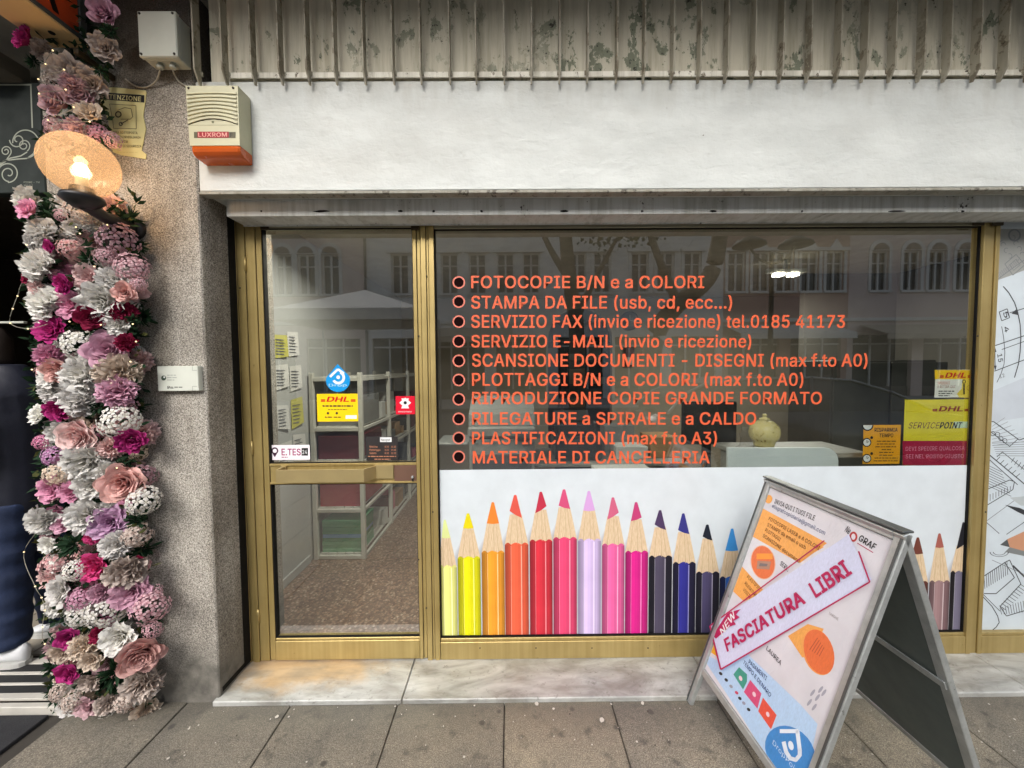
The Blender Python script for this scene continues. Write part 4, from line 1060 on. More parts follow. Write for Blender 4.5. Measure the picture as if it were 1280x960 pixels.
# red square
REDS = prt((214, 22, 50), .35)
o, S = sticker('payment_sticker', 495, 495, 518.5, 518, REDS, 'small red square sticker with a white diamond on the door glass', 'sticker')
S.poly([(506.5, 497), (514, 503.5), (506.5, 510), (499, 503.5)], WHT, 1); S.poly([(501.5, 498), (505, 498), (504, 502)], WHT, 1.1); S.poly([(508, 498), (511.5, 498), (509, 502)], WHT, 1.1)
S.poly([(503, 507), (510, 507), (511.5, 510.5), (501.5, 510.5)], WHT, 1.2)
S.disc(506.5, 503.5, 2, BLK, 2)
S.text("mooney", (498, 515.5), (515, 515.5), 2.2, WHT, 1, .0)
S.build('print', o)
# location sticker
o, S = sticker('location_sticker', 337, 556, 387, 575, prt((240, 234, 240), .35), 'white sticker with a map pin and plum letters low on the door glass', 'sticker')
PLM = prt((70, 40, 64)); MAG = prt((150, 30, 100))
S.ring(343.5, 563.5, 2.6, 4.4, PLM, 1); S.poly([(340.2, 566), (346.8, 566), (343.5, 571.5)], PLM, 1); 
S.text("E.TES", (352, 569), (376, 569), 8, MAG, 1, .03)
S.rect(377, 560, 385, 569.5, BLK, 1); S.text("24", (378, 567.5), (384, 567.5), 5, WHT, 2, .01)
squiggle(S, 352, 360, 571.5, MAG, 1, 4)
S.build('print', o)
# opening hours
o, S = sticker('hours_sign', 458, 545.5, 497, 576, mat('smoked_sign', (38, 34, 34), .5), 'black opening hours sign with pale orange times on the door glass', 'sign')
S.rect(475, 546.5, 489.5, 552.5, WHT, 1); S.text("Neograf", (476.5, 551), (488, 551), 2.6, BLK, 2)
ORP = prt((190, 130, 100)); 
for i, tt in enumerate((("Mattina", "8.30", "12.30"), ("Pomeriggio", "15.00", "19.00"), ("Sabato", "8.30", "12.30"))):
    y = 559.5 + i * 4
    S.text(tt[0], (462, y), (463 + 1.25 * len(tt[0]), y), 2.4, ORP, 1); S.text(tt[1], (481, y), (486, y), 2.2, ORP, 1); S.text(tt[2], (489, y), (495, y), 2.2, ORP, 1)
squiggle(S, 460, 495, 570.5, ORP, 1, 8); squiggle(S, 468, 488, 574, ORP, 1, 9)
S.build('print', o)
# right hand stickers: behind the glass
YB = .0275
def bsticker(*a): return sticker(*a, Y=YB, thick=.0006)
OLV = prt((226, 212, 44), .4); MGN = prt((170, 24, 66), .4)
o, S = bsticker('courier_sticker', 1168, 462, 1219, 497, prt((232, 232, 226)), 'small white and yellow courier sticker, topmost at the right edge of the window', 'sticker')
S.rect(1168.5, 462.5, 1218.5, 474, YEL, .5)
S.poly([(1199, 497), (1196, 492), (1202, 486), (1203, 474), (1218.5, 474), (1218.5, 497)], prt((240, 214, 80)), .6)
courier_logo(S, 1181, 1207, 466, 472, RED)
S.text("SPEDISCI", (1172, 480.5), (1187, 480.5), 3.4, prt((200, 90, 60)), 1); S.text("E RITIRA QUI", (1172, 485), (1194, 485), 3.2, prt((160, 110, 110)), 1)
for i in range(3): squiggle(S, 1173, 1193 - i * 3, 489 + i * 2.8, BLK, 1.2, i)
S.ring(1205, 477, 1.6, 2.5, DKT, 1); S.line([(1205, 480), (1205, 493)], 2, DKT, 1); S.ring(1212, 485, 3, 3.6, prt((200, 160, 40)), 1)
S.build('print', o)
o, S = bsticker('service_point_sign', 1128, 499, 1217, 581.5, OLV, 'large yellow over magenta service point sign on the window', 'sign')
S.rect(1128.3, 551, 1216.7, 581.3, MGN, .5)
courier_logo(S, 1173, 1203, 508, 514, prt((150, 20, 20)))
S.rect(1192, 527, 1217, 535, prt((200, 222, 200)), .5)
S.text("SERVICE", (1135, 535.5), (1173, 535.5), 7.5, prt((96, 40, 60)), 1, 0, shear=.25); S.text("POINT", (1174, 535.5), (1201, 535.5), 7.5, prt((30, 34, 40)), 1, .035, shear=.25)
LPK = prt((226, 150, 180))
S.text("DEVI SPEDIRE QUALCOSA ?", (1132, 563.5), (1210, 562.5), 5, LPK, 1, 0); S.text("SEI NEL POSTO GIUSTO !", (1132, 573), (1208, 572.5), 5, LPK, 1, 0)
S.build('print', o)
o, S = bsticker('save_time_sign', 1078, 531, 1126, 580, prt((232, 166, 24)), 'orange-yellow save time poster with alarm clocks down its left side', 'sign')
for cy in (532, 555, 575):
    if cy == 532: S.disc(1084.5, 531.5, 7.2, BLK, 1, a0=180, a1=360); S.disc(1084.5, 531.5, 5.6, WHT, 2, a0=180, a1=360)
    else:
        S.disc(1084 - .5, cy - 2, 5.6, BLK, 1); S.disc(1083.5, cy - 2, 4.3, WHT, 2); S.line([(1083.5, cy - 2), (1083.5, cy - 5)], .8, BLK, 3); S.line([(1083.5, cy - 2), (1086, cy - 3)], .8, BLK, 3)
        S.disc(1089.5, cy - 8, 1.8, BLK, 1)
S.text("RISPARMIA", (1093, 539.5), (1122, 539.5), 4.6, BLK, 1, .03); S.text("TEMPO", (1099, 546.5), (1116.5, 546.5), 4.6, BLK, 1, .03)
for i, (a, e) in enumerate(((1096, 1120), (1096, 1119), (1094, 1121), (1102, 1114), (1099, 1117), (1099, 1116), (1093, 1122), (1092, 1123))):
    squiggle(S, a, e, 551.5 + i * 3.5, prt((110, 76, 30)), 1.3, i + 20)
S.build('print', o)

# ================================================================== A-BOARD
ab = empty('a_board', 'folding aluminium A-board with a bookbinding poster on the pavement', 'A-board')
H_R = 1.10
RL = Vector((P(958, 597, -.245).x, -.245, 0)); RL = P(958, 597, -.235)
H_R = RL.z
def at_h(px, py, h): return G(px, py, h)
RR = at_h(1136, 668, H_R)
foot_l = G(863, 881, .004)
rdir = (RR - RL); rdir.z = 0; W_AB = rdir.length; rdir.normalize()
perp = Vector((-rdir.y, rdir.x, 0))
if perp.x > 0: perp = -perp
spread = abs((foot_l - RL).dot(perp))
down = Vector((perp.x * spread, perp.y * spread, -H_R)); LEN = down.length; down.normalize()
nf = rdir.cross(down).normalized()
if nf.dot(CAM - RL) < 0: nf = -nf
down2 = Vector((-perp.x * spread, -perp.y * spread, -H_R)).normalized()
nb = rdir.cross(down2).normalized()
if nb.x < 0: nb = -nb
def leafM(o, d, n):          # local x along ridge, y down, z outward
    return Matrix((( rdir.x, d.x, n.x, o.x), (rdir.y, d.y, n.y, o.y), (rdir.z, d.z, n.z, o.z), (0, 0, 0, 1)))
T = .022; FWD = .036
PLB = LEN * .86
for nm, d, n in (('front', down, nf), ('back', down2, nb)):
    M = leafM(RL + n * .004, d, n)
    prt_ = MB()
    # legs with a stepped profile
    for xa, xb in ((0, FWD), (W_AB - FWD, W_AB)):
        prt_.box(xa, xb, 0, LEN, -T, 0, M_ALU, .0025, M)
        mx = (xa + .006, xa + .014) if xa == 0 else (xb - .014, xb - .006)
        prt_.box(mx[0], mx[1], .002, LEN - .002, 0.0, .0025, M_ALUD, 0, M)
    prt_.box(FWD + .0005, W_AB - FWD - .0005, 0.0, FWD, -T, -.001, M_ALU, .0025, M)
    prt_.box(FWD + .0005, W_AB - FWD - .0005, PLB - .030, PLB, -T, -.001, M_ALU, .0025, M)
    f = prt_.build('leaf_frame', ab, label='front frame of the board' if nm == 'front' else 'rear frame of the board')
    pb = MB().box(FWD - .004, W_AB - FWD + .004, FWD - .004, PLB - .026, -T + .003, -.011, mat('dark_backing_board', (84, 92, 88), .6, var=.1, bump=.1), 0, M)
    pb.build('backing_board', f)
    for xa in (.004, W_AB - FWD + .004):
        MB().box(xa, xa + FWD - .008, LEN - .002, LEN + .004, -T + .002, -.002, M_BLACKPL, .001, M).build('foot', f)
# ridge strip, hinges, stay bar
rb = MB()
Mx = leafM(RL, Vector((0, 0, -1)), perp)
rb.box(0, W_AB, -.010, -.002, -.020, .020, M_ALUD, .002, Mx)
rb.build('ridge_strip', ab)
hb = MB()
q0 = RR + down * .045 - nf * .012; q1 = RR + down2 * .045 - nb * .012; qm = RR + Vector((0, 0, -.022))
hb.tube([q0 - rdir * .03, qm - rdir * .03], .005, M_SCREW); hb.tube([q1 - rdir * .03, qm - rdir * .03], .005, M_SCREW)
hb.lathe([(0, -.012), (.009, -.012), (.009, .012), (0, .012)], M_SCREW, 12, M=Vector((0, 0, 1)).rotation_difference(rdir).to_matrix().to_4x4(), o=tuple(qm - rdir * .03))
hb.build('hinge', ab)
st = MB()
mid = .62
st_a = RL + down2 * LEN * mid - nb * (T + .004) ; st_b = st_a + rdir * W_AB
st.box(.01, W_AB - .01, LEN * .46, LEN * .46 + .028, -T - .006, -T - .0005, M_ALU, .001, leafM(RL + nb * .004, down2, nb))
for xx in (W_AB * .4,): st.box(xx, xx + .012, LEN * .46 + .008, LEN * .46 + .02, -T - .012, -T - .006, M_SCREW, .002, leafM(RL + nb * .004, down2, nb))
st.build('cross_bar', ab)
# sheet on the poster plane: authored with photo pixels cast on to the leaf
pl_o = RL + nf * (.004 - .010)
def onleaf(px, py):
    d = ray(px, py); return CAM + d * ((pl_o - CAM).dot(nf) / d.dot(nf))
def m_paper():
    k = NT('crumpled_poster_paper')
    k.col(k.ramp(k.noise(5, 4), [(.3, lin((200, 198, 204))), (.7, lin((216, 214, 220)))])); k.set(Roughness=.3)
    k.bump(k.noise(16, 5, .6, k.pos((1, 1, .6)), 1.5), .5, .006)
    return k.mat
M_PAPER = m_paper()
def m_tint(name, c):
    k = NT(name); k.col(k.mix(1.0, lin(c), k.ramp(k.noise(60, 4, .6, k.pos((3, 3, .6))), [(.3, (.9,) * 3), (.7, (1.06,) * 3)]), 'MULTIPLY')); k.set(Roughness=.32)
    k.bump(k.noise(16, 5, .6, k.pos((1, 1, .6)), 1.5), .4, .006)
    return k.mat
M_PO, M_PB, M_PDB, M_STRIP = m_tint('poster_orange', (232, 164, 84)), m_tint('poster_pale_blue', (176, 204, 234)), m_tint('poster_blue', (64, 134, 200)), m_tint('paper_strip', (204, 208, 232))
M_CIR = m_tint('poster_red_orange', (222, 112, 64)); M_GRN = m_tint('poster_green', (60, 150, 130)); M_PNK = m_tint('poster_pink', (206, 78, 120)); M_TOM = m_tint('poster_tomato', (222, 84, 66))
CRM = prt((176, 34, 84), .35); INK = prt((46, 42, 44), .5); INKB = prt((40, 60, 110), .5)
M = leafM(RL + nf * .004, down, nf)
MB().box(FWD + .002, W_AB - FWD - .002, FWD + .002, PLB - .032, -.0108, -.0098, M_PAPER, 0, M).build('poster', ab)
S = Sheet(onleaf, nf, .0003, .0006)
lf, rt_ = FWD + .004, W_AB - FWD - .004
def L2(px, py):
    q = M.inverted() @ onleaf(px, py); return q.x, q.y
Minv = M.inverted()
def clip(pts):
    q = [L2(*p) for p in pts]
    def cl(q, ax, lim, sgn):
        o = []
        for i in range(len(q)):
            a, b2 = q[i - 1], q[i]
            ia, ib = (a[ax] - lim) * sgn >= 0, (b2[ax] - lim) * sgn >= 0
            if ia != ib:
                t = (lim - a[ax]) / (b2[ax] - a[ax]); o.append(tuple(a[k] + (b2[k] - a[k]) * t for k in (0, 1)))
            if ib: o.append(b2)
        return o
    for ax, lim, sg in ((0, lf, 1), (0, rt_, -1), (1, FWD + .004, 1), (1, PLB - .034, -1)):
        if q: q = cl(q, ax, lim, sg)
    return q
def lpoly(pts, m, L=1):
    q = clip(pts)
    if len(q) > 2: S.b.add([M @ Vector((x, y, -.0096 + .0003 * L)) for x, y in q], [tuple(range(len(q)))], m)
# background pattern
lpoly([(949, 633), (1030, 684), (998, 702), (936, 668)], M_PO, 1)
lpoly([(949, 633), (1034, 679), (1000, 704), (975, 690), (936, 668)], M_PO, 1.2)
lpoly([(923, 703), (954, 737), (943, 746), (930, 752), (911, 734)], M_PO, 1)
lpoly([(985, 795), (1010, 780), (1030, 786), (1014, 820), (1003, 822)], M_PO, 1)
lpoly([(881, 801), (884, 795), (895, 800), (898, 822), (888, 815)], prt((238, 176, 40)), 1)
def ell(cx, cy, rx, ry, rot, n=26):
    c, s = math.cos(R(rot)), math.sin(R(rot))
    return [(cx + rx * math.cos(a) * c - ry * math.sin(a) * s, cy + rx * math.cos(a) * s + ry * math.sin(a) * c) for a in [2 * math.pi * i / n for i in range(n)]]
lpoly(ell(954, 703, 15.5, 21.5, -8), prt((228, 180, 150)), 1.3); lpoly(ell(954, 703, 14.5, 20.5, -8), M_CIR, 1.6)
lpoly([(946, 692), (966, 692), (966, 699), (946, 699)], prt((236, 150, 60)), 2); lpoly([(947, 701), (964, 702), (962, 712), (946, 711)], prt((170, 130, 110)), 2); lpoly([(950, 704), (960, 705), (959, 708), (949, 708)], prt((120, 110, 110)), 2.3)
lpoly(ell(1023, 815, 19, 30, -18), prt((234, 160, 90)), 1.3); lpoly(ell(1024, 815, 18, 29, -18), M_CIR, 1.6)
for k in range(5): lpoly([(1012 + k * 3, 812 + k * 2), (1022 + k * 2, 797 + k * 3), (1022.8 + k * 2, 797.6 + k * 3), (1012.8 + k * 3, 812.7 + k * 2)], prt((176, 84, 60)), 2)
lpoly([(872, 812), (905, 830), (935, 818), (1000, 880), (1022, 905), (1010, 965), (985, 990), (930, 900)], M_PB, 1)
lpoly([(917, 843), (924, 834), (934, 843), (934, 852), (929, 862)], M_GRN, 1.6)
lpoly([(938, 850), (952, 867), (947, 886), (930, 865)], M_PNK, 1.6)
lpoly([(954, 872), (971, 894), (964, 912), (948, 889)], M_TOM, 1.6)
for (x, y, c) in ((943, 868, 0), (960, 893, 0), (926, 848, 0)): lpoly(ell(x, y, 2, 3.4, -20), prt((226, 196, 206)), 2)
lpoly(ell(988, 940, 28, 36, -40), M_PDB, 1.5)
def lring(cx, cy, pts, w, m, L):
    for (x0, y0), (x1, y1) in zip(pts, pts[1:]):
        dx, dy = x1 - x0, y1 - y0; l = math.hypot(dx, dy); nx, ny = -dy / l * w / 2, dx / l * w / 2
        ex, ey = dx / l * w * .2, dy / l * w * .2
        lpoly([(x0 + nx - ex, y0 + ny - ey), (x1 + nx + ex, y1 + ny + ey), (x1 - nx + ex, y1 - ny + ey), (x0 - nx - ex, y0 - ny - ey)], m, L)
WB = prt((222, 230, 240), .3)
lring(0, 0, [(976, 914), (997, 914), (1000, 938), (1000, 944), (995, 950), (988, 948), (983, 940), (980, 928)], 5, WB, 2)
lpoly(ell(989, 932, 3.2, 6, -15), WB, 2.2)
for k, (x, y) in enumerate(((901, 842), (908, 850), (914, 858), (921, 866), (925, 873), (930, 879), (936, 887))):
    lpoly(ell(x, y, 2.6, 1.7, 45), [INK, INK, prt((150, 150, 160)), prt((190, 60, 90)), INK, prt((150, 150, 170)), INK][k], 1.5)
for (x, y) in ((1016, 866), (1022, 872), (1012, 878), (1026, 862), (1030, 866), (1018, 884)): lpoly(ell(x, y, 1.8, 5, 35), prt((160, 160, 172)), 1)
lpoly(ell(961, 624, 4.6, 5.4, 10), M_PO, 1.5)
lpoly(ell(1067, 671, 5, 6.4, 0), prt((176, 60, 60)), 1.6); lpoly(ell(1067, 671, 2.6, 3.8, 0), M_PAPER, 1.8)
class _SL:
    def text(s_, *a, **k): q = Sheet(onleaf, nf, .0003, .0012); q.text(*a, **k); q.build('text_line', ab)
    def line(s_, *a, **k): q = Sheet(onleaf, nf, .0003, .0012); q.line(*a, **k); q.build('underline', ab)
SL = _SL()
SL.text("INVIA QUI I TUOI FILE", (968, 629), (1018, 651), 0, INK, 2, .01, capworld=.021)
SL.text("elisgrafcopisteria@gmail.com", (965, 634), (1031, 669), 0, INKB, 2, .0, capworld=.017)
for i, (t, a, e) in enumerate((("FOTOCOPIE LASER e A COLORI", (961, 650), (1024, 688)), ("STAMPE da email o usb", (959, 657.5), (1007, 687)), ("PLOTTAGGI", (956.5, 664), (975, 677)), ("SCANSIONE documenti", (953.5, 671), (999, 704)))):
    SL.text(t, a, e, 0, prt((110, 66, 34)), 2, .01, capworld=.016)
for t, a, e in (("PLASTIFIC.", (934, 722), (950, 739)), ("RILEGATURE", (931, 730), (945, 747)), ("VISITE", (929, 738), (938, 749))): SL.text(t, a, e, 0, prt((110, 66, 34)), 2, .01, capworld=.015)
SL.text("SERV.", (975, 706), (985, 715), 0, INK, 2, .01, capworld=.020)
SL.text("LAUREA", (958, 812), (976, 832), 0, INK, 2, .012, capworld=.017)
SL.text("PAGAMENTI", (936, 829), (958, 851), 0, INKB, 2, .012, capworld=.017); SL.text("TEMPO E DENARO", (929, 829), (963, 872), 0, INKB, 2, .012, capworld=.016)
SL.text("TARGHE", (1036, 768), (1048, 776), 0, prt((150, 140, 140)), 2, 0, capworld=.010)
SL.text("Ne", (1056, 664), (1061, 668), 0, INK, 2, .01, capworld=.024); SL.text("GRAF", (1073, 675), (1093, 688), 0, INK, 2, .03, capworld=.022); SL.line([(1072, 679), (1092, 691)], .9, CRM, 2)
SL.text("DropPoint", (966, 930), (1000, 972), 0, prt((196, 216, 236)), 2, .0, capworld=.016)
S.build('poster_print', ab)
# paper strip taped across the poster
tp = MB()
def SP(px, py, h): return onleaf(px, py) + nf * h
edge = [(889, 783), (1058, 670)], [(903, 838), (1092, 729)]
n1, n2 = 14, 5
vs = []
for j in range(n2 + 1):
    for i in range(n1 + 1):
        u, v = i / n1, j / n2
        x = (1 - v) * ((1 - u) * 889 + u * 1032) + v * ((1 - u) * 903 + u * 1091)
        if True:
            a = (889 + (1035 - 889) * u, 783 + (677 - 783) * u) if v == 0 else None
        tx = 889 + (1062 - 889) * u; ty = 783 + (668 - 783) * u
        bx = 903 + (1091 - 903) * u; by = 838 + (725 - 838) * u
        px_, py_ = tx + (bx - tx) * v, ty + (by - ty) * v
        h = .0052 + .0016 * math.sin(u * 19 + v * 3) + .0012 * math.sin(v * 7 + u * 5)
        vs.append(SP(px_, py_, h))
tp.add(vs, [(j * (n1 + 1) + i, j * (n1 + 1) + i + 1, (j + 1) * (n1 + 1) + i + 1, (j + 1) * (n1 + 1) + i) for j in range(n2) for i in range(n1)], M_STRIP, True)
tpo = tp.build('taped_strip', ab, label='white paper strip reading FASCIATURA LIBRI in crimson')
S = Sheet(onleaf, nf, .0003, .0086)
S.line([(889.5, 783), (1033, 676.5)], 1.6, CRM, 1); S.line([(889.5, 783), (903, 837.5), (1090, 728.5), (1076, 690)], 1.9, CRM, 1)
S.poly([(893, 795), (910, 769), (914, 766), (928, 762), (922, 769), (927, 772), (919, 777), (922, 781), (914, 784), (903, 794), (897, 799)], CRM, 1)
S.text("NEW", (905, 796), (922, 771), 0, WHT, 2, .02, capworld=.030, shear=.2)
S.text("FASCIATURA", (911, 815), (1010, 754), 0, CRM, 1, .045, capworld=.049)
S.text("LIBRI", (1022, 748), (1068, 717), 0, CRM, 1, .045, capworld=.052)
S.build('strip_print', tpo)

# ================================================================== THINGS ON THE PILLAR AND FASCIA
# grey junction box
jb = empty('junction_box', 'grey plastic junction box high on the pillar, cables below', 'junction box')
yj = FR - .085
a = P(173.5, 71, yj); c = P(219, 13, yj)
b = MB(); b.box(a.x, c.x, yj, yj + .022, a.z, c.z, M_GREYPL, .004); b.build('lid', jb)
b = MB(); b.box(a.x + .003, c.x - .003, yj + .0225, FR - .001, a.z + .003, c.z - .003, M_GREYPL, .004); b.build('body', jb)
for sx in (a.x + .012, c.x - .012):
    for sz in (a.z + .012, c.z - .012):
        MB().lathe([(0, .003), (.005, .003), (.0055, 0)], M_SCREW, 10, M=Matrix.Rotation(R(90), 4, 'X'), o=(sx, yj - .0002, sz)).build('screw', jb)
for px in (200, 216):
    g = P(px, 82, FR - .045)
    MB().lathe([(0, .0), (.011, .0), (.014, .006), (.014, .014), (.009, .016), (.009, .028)], M_GREYPL, 12, o=(g.x, g.y, a.z - .022)).build('cable_gland', jb)
def cable(pts, r=.0035, **k):
    b = MB(); q = []
    for i in range(len(pts) - 1):
        p0 = pts[max(0, i - 1)]; p1 = pts[i]; p2 = pts[i + 1]; p3 = pts[min(len(pts) - 1, i + 2)]
        for t in [j / 6 for j in range(6)]:
            q.append(.5 * ((2 * p1) + (p2 - p0) * t + (2 * p0 - 5 * p1 + 4 * p2 - p3) * t * t + (3 * p1 - p0 - 3 * p2 + p3) * t ** 3))
    q.append(pts[-1]); b.tube(q, r, M_CABLE, 6); return b
g0 = P(200, 88, FR - .045); 
cable([g0, P(196, 100, FR - .02), P(186, 108, FR - .006), P(175, 109, FR - .005), P(165, 105, FR - .005), P(157, 99, FR - .005)]).build('cable', label='thin grey cable looping left from the junction box', cat='cable')
g1 = P(216, 88, FR - .045)
cable([g1, P(219, 95, FR - .02), P(225, 103, FR - .008), P(233, 108, FR - .006), P(240, 110, FR - .02)]).build('cable', label='thin grey cable running right to the alarm siren', cat='cable')

# alarm siren
si = empty('alarm_siren', 'cream alarm siren with an orange lens beside the white fascia', 'alarm')
ys = FR - .085
A = P(235, 182, ys); B = P(297, 107, ys)
zt1, zb1 = B.z, A.z
b = MB()
ins = .007
pf = [(A.x, zt1), (B.x, zt1), (B.x, zb1), (A.x + .006, zb1)]
b.prism([Vector((x, ys, z)) for x, z in [(A.x, zt1), (B.x, zt1), (B.x, zb1), (A.x + .008, zb1)]], (0, .084, 0), M_CREAMPL)
b.build('housing', si)
# raised louvre ribs
w_ = B.x - A.x
for i in range(8):
    t = i / 7
    zc = zt1 - .026 - .0155 * i
    arch = .004 + .020 * t
    pts = []
    for k in range(15):
        u = k / 14
        pts.append(Vector((A.x + .006 + (w_ - .012) * u, 0, zc - arch + arch * math.sin(math.pi * u))))
    r = MB()
    for p, q in zip(pts, pts[1:]):
        r.prism([Vector((p.x, ys - .0045, p.z)), Vector((q.x, ys - .0045, q.z)), Vector((q.x, ys - .0045, q.z - .0085)), Vector((p.x, ys - .0045, p.z - .0085))], (0, .0055, 0), M_CREAMPL)
    r.box(A.x + .006, B.x - .006, ys - .0004, ys + .001, zc - arch - .0125, zc - arch - .0118, M_DARK)
    r.build('rib', si)
b = MB()
for p, q in zip(pts, pts[1:]):
    b.prism([Vector((p.x, ys - .0008, p.z - .0085)), Vector((q.x, ys - .0008, q.z - .0085)), Vector((q.x, ys - .0008, q.z - .0115)), Vector((p.x, ys - .0008, p.z - .0115))], (0, .001, 0), M_DARK)
b.build('groove', si)
for x in (A.x + .014, B.x - .02): MB().lathe([(0, .002), (.005, .002), (.0055, 0)], M_SCREW, 10, M=Matrix.Rotation(R(90), 4, 'X'), o=(x, ys - .0002, zt1 - .010)).build('screw', si)
S = FS(ys - .0005, step=.0003)
S.rect(242.5, 165, 294.5, 172.5, prt((88, 84, 62)), 1); S.rect(247, 164.6, 286, 172.2, prt((150, 26, 40)), 2)
S.text("LUXROM", (248, 171), (284, 171), 5, prt((214, 150, 140)), 3, .03); S.text("F", (288, 171.3), (291, 171.3), 5, prt((40, 38, 28)), 3, .02)
S.disc(266, 152.5, 1.6, prt((110, 110, 84)), 1)
S.build('badge', si)
b = MB()
lp_ = [(ys + .003, -.0005), (ys - .001, -.012), (ys + .002, -.026), (ys + .012, -.037), (ys + .030, -.043), (FR - .001, -.046), (FR - .001, -.0005)]
vs = []
for xx, k in ((A.x + .012, .92), (A.x + .020, 1), (B.x - .010, 1), (B.x - .001, .94)):
    vs += [(xx, FR - .001 - (FR - .001 - y) * k, zb1 + z * k) for y, z in lp_]
n = len(lp_)
b.add(vs, [(k * n + i, k * n + (i + 1) % n, (k + 1) * n + (i + 1) % n, (k + 1) * n + i) for k in range(3) for i in range(n)] + [tuple(range(n))[::-1], tuple(range(3 * n, 4 * n))], M_ORANGE)
b.build('lens', si)

# camera warning notice, weathered
wn = FS(FR - .004, step=.0004)
YW = prt((206, 198, 142), .6); YW2 = prt((190, 182, 128), .6)
bw = MB(); 
pts = [(126, 111), (141, 109), (182, 113), (183, 116), (179, 145), (182.5, 161), (177, 188), (183, 193), (182, 199), (172, 197), (166, 196), (152, 194), (141, 190), (135, 150), (128, 134), (125, 124)]
bw.prism([P(x, y, FR - .0035) for x, y in pts], (0, .002, 0), YW)
wo = bw.build('camera_warning_notice', label='torn yellowed camera warning notice on the pillar above the globe lamp', cat='notice')
wn.poly([(124.5, 115), (180.5, 119), (180.5, 128.3), (125, 124)], BLK, 1); wn.text("ATTENZIONE", (126, 122.8), (176.5, 126.8), 5.6, YW, 2, .02)
wn.line([(137, 130), (170, 132), (170.5, 161), (142, 160.5), (141, 150), (137, 130)], .6, DKT, 1)
wn.line([(147, 138), (156, 134.5), (164, 136), (166, 146), (163, 149), (151, 149)], .7, DKT, 1); wn.ring(148, 143, 2.6, 4.2, DKT, 1, n=14); wn.ring(151, 155, 1.4, 2.6, DKT, 1, n=12); wn.line([(151, 155), (160, 150)], 1, DKT, 1)
for i, (t, a_, e_) in enumerate((("AREA SOTTOPOSTA", 141, 172), ("A VIDEOSORVEGLIANZA", 139, 176), ("PER", 153, 160), ("MOTIVI DI SICUREZZA", 140, 177))):
    wn.text(t, (a_, 167 + i * 5.6), (e_, 167.6 + i * 5.6), 2.9, prt((74, 66, 44)), 1, .01)
squiggle(wn, 146, 172, 190.5, YW2, .8, 4)
wn.build('print', wo)

# small white plate box
a = P(197.5, 489, FR - .03); c = P(247, 457.5, FR - .03)
pb = MB().box(a.x, c.x, FR - .03, FR - .0005, a.z, c.z, prt((205, 209, 198), .4), .002)
po = pb.build('name_plate', label='small white plastic name plate box halfway up the pillar', cat='name plate')
S = FS(FR - .0305, step=.0003)
S.disc(204.6, 472.5, 3.1, prt((60, 78, 66)), 1); S.disc(205.4, 471.5, 1.2, WHT, 2)
for y, e in ((469, 220), (472, 221), (475, 218)): squiggle(S, 209, e, y, prt((160, 164, 158)), 1, y)
S.text("Pn", (209.5, 486), (216.5, 486), 3.4, BLK, 1, .02); squiggle(S, 218, 228, 484, prt((120, 124, 118)), 1.4, 5)
S.line([(240.5, 458), (240.5, 463), (246.5, 463)], .5, prt((150, 154, 148)), 1); S.line([(240.5, 489), (240.5, 483), (246.5, 483)], .5, prt((150, 154, 148)), 1)
S.build('print', po)

# globe lamp
gl = empty('globe_lamp', 'lit amber glass globe lamp on a black bracket among the flowers', 'lamp')
yg = FR - .26
gc = P(101, 207, yg); gr_ = .119
def m_globe():
    k = NT('amber_glass')
    out = k.t.nodes['Material Output']
    tr = k.n('ShaderNodeBsdfTransparent'); tr.inputs[0].default_value = (.94, .80, .66, 1)
    tl = k.n('ShaderNodeBsdfTranslucent'); tl.inputs[0].default_value = (.80, .62, .46, 1)
    g = k.n('ShaderNodeBsdfGlossy'); g.inputs['Roughness'].default_value = .06
    df = k.n('ShaderNodeBsdfDiffuse'); df.inputs[0].default_value = (.66, .52, .40, 1)
    m = k.n('ShaderNodeMixShader'); m.inputs[0].default_value = .10; k.l(tr.outputs[0], m.inputs[1]); k.l(tl.outputs[0], m.inputs[2])
    m0 = k.n('ShaderNodeMixShader'); m0.inputs[0].default_value = .08; k.l(m.outputs[0], m0.inputs[1]); k.l(df.outputs[0], m0.inputs[2])
    fr_ = k.n('ShaderNodeFresnel', _IOR=1.65)
    ge = k.n('ShaderNodeNewGeometry'); inv = k.n('ShaderNodeMath', operation='SUBTRACT'); inv.inputs[0].default_value = 1; k.l(ge.outputs['Backfacing'], inv.inputs[1])
    mu = k.n('ShaderNodeMath', operation='MULTIPLY'); k.l(fr_.outputs[0], mu.inputs[0]); k.l(inv.outputs[0], mu.inputs[1])
    m2 = k.n('ShaderNodeMixShader'); k.l(mu.outputs[0], m2.inputs[0]); k.l(m0.outputs[0], m2.inputs[1]); k.l(g.outputs[0], m2.inputs[2])
    k.l(m2.outputs[0], out.inputs['Surface'])
    return k.mat
prof = [(gr_ * math.sin(a), gr_ * math.cos(a)) for a in [math.pi * i / 24 for i in range(22)]]
MB().lathe(prof, m_globe(), 40, o=tuple(gc)).build('globe', gl)
b = MB(); bz = gc.z - gr_
b.lathe([(0, bz + .034), (.036, bz + .030), (.040, bz + .004), (.064, bz - .002), (.068, bz - .018), (.050, bz - .034), (.030, bz - .050), (0, bz - .052)], M_BLACKPL, 24, o=(gc.x, gc.y, 0))
b.build('base_cup', gl)
b = MB(); b.lathe([(0, gc.z - .046), (.018, gc.z - .048), (.02, bz + .03)], M_GREYPL, 16, o=(gc.x, gc.y, 0)); b.build('lamp_holder', gl)
b = MB(); b.lathe([(0, .030), (.012, .028), (.020, .018), (.023, .004), (.017, -.012), (.012, -.024)], emit_mat('bulb', (255, 214, 150), 30), 16, o=(gc.x, gc.y, gc.z - .022)); b.build('bulb', gl)
b = MB()
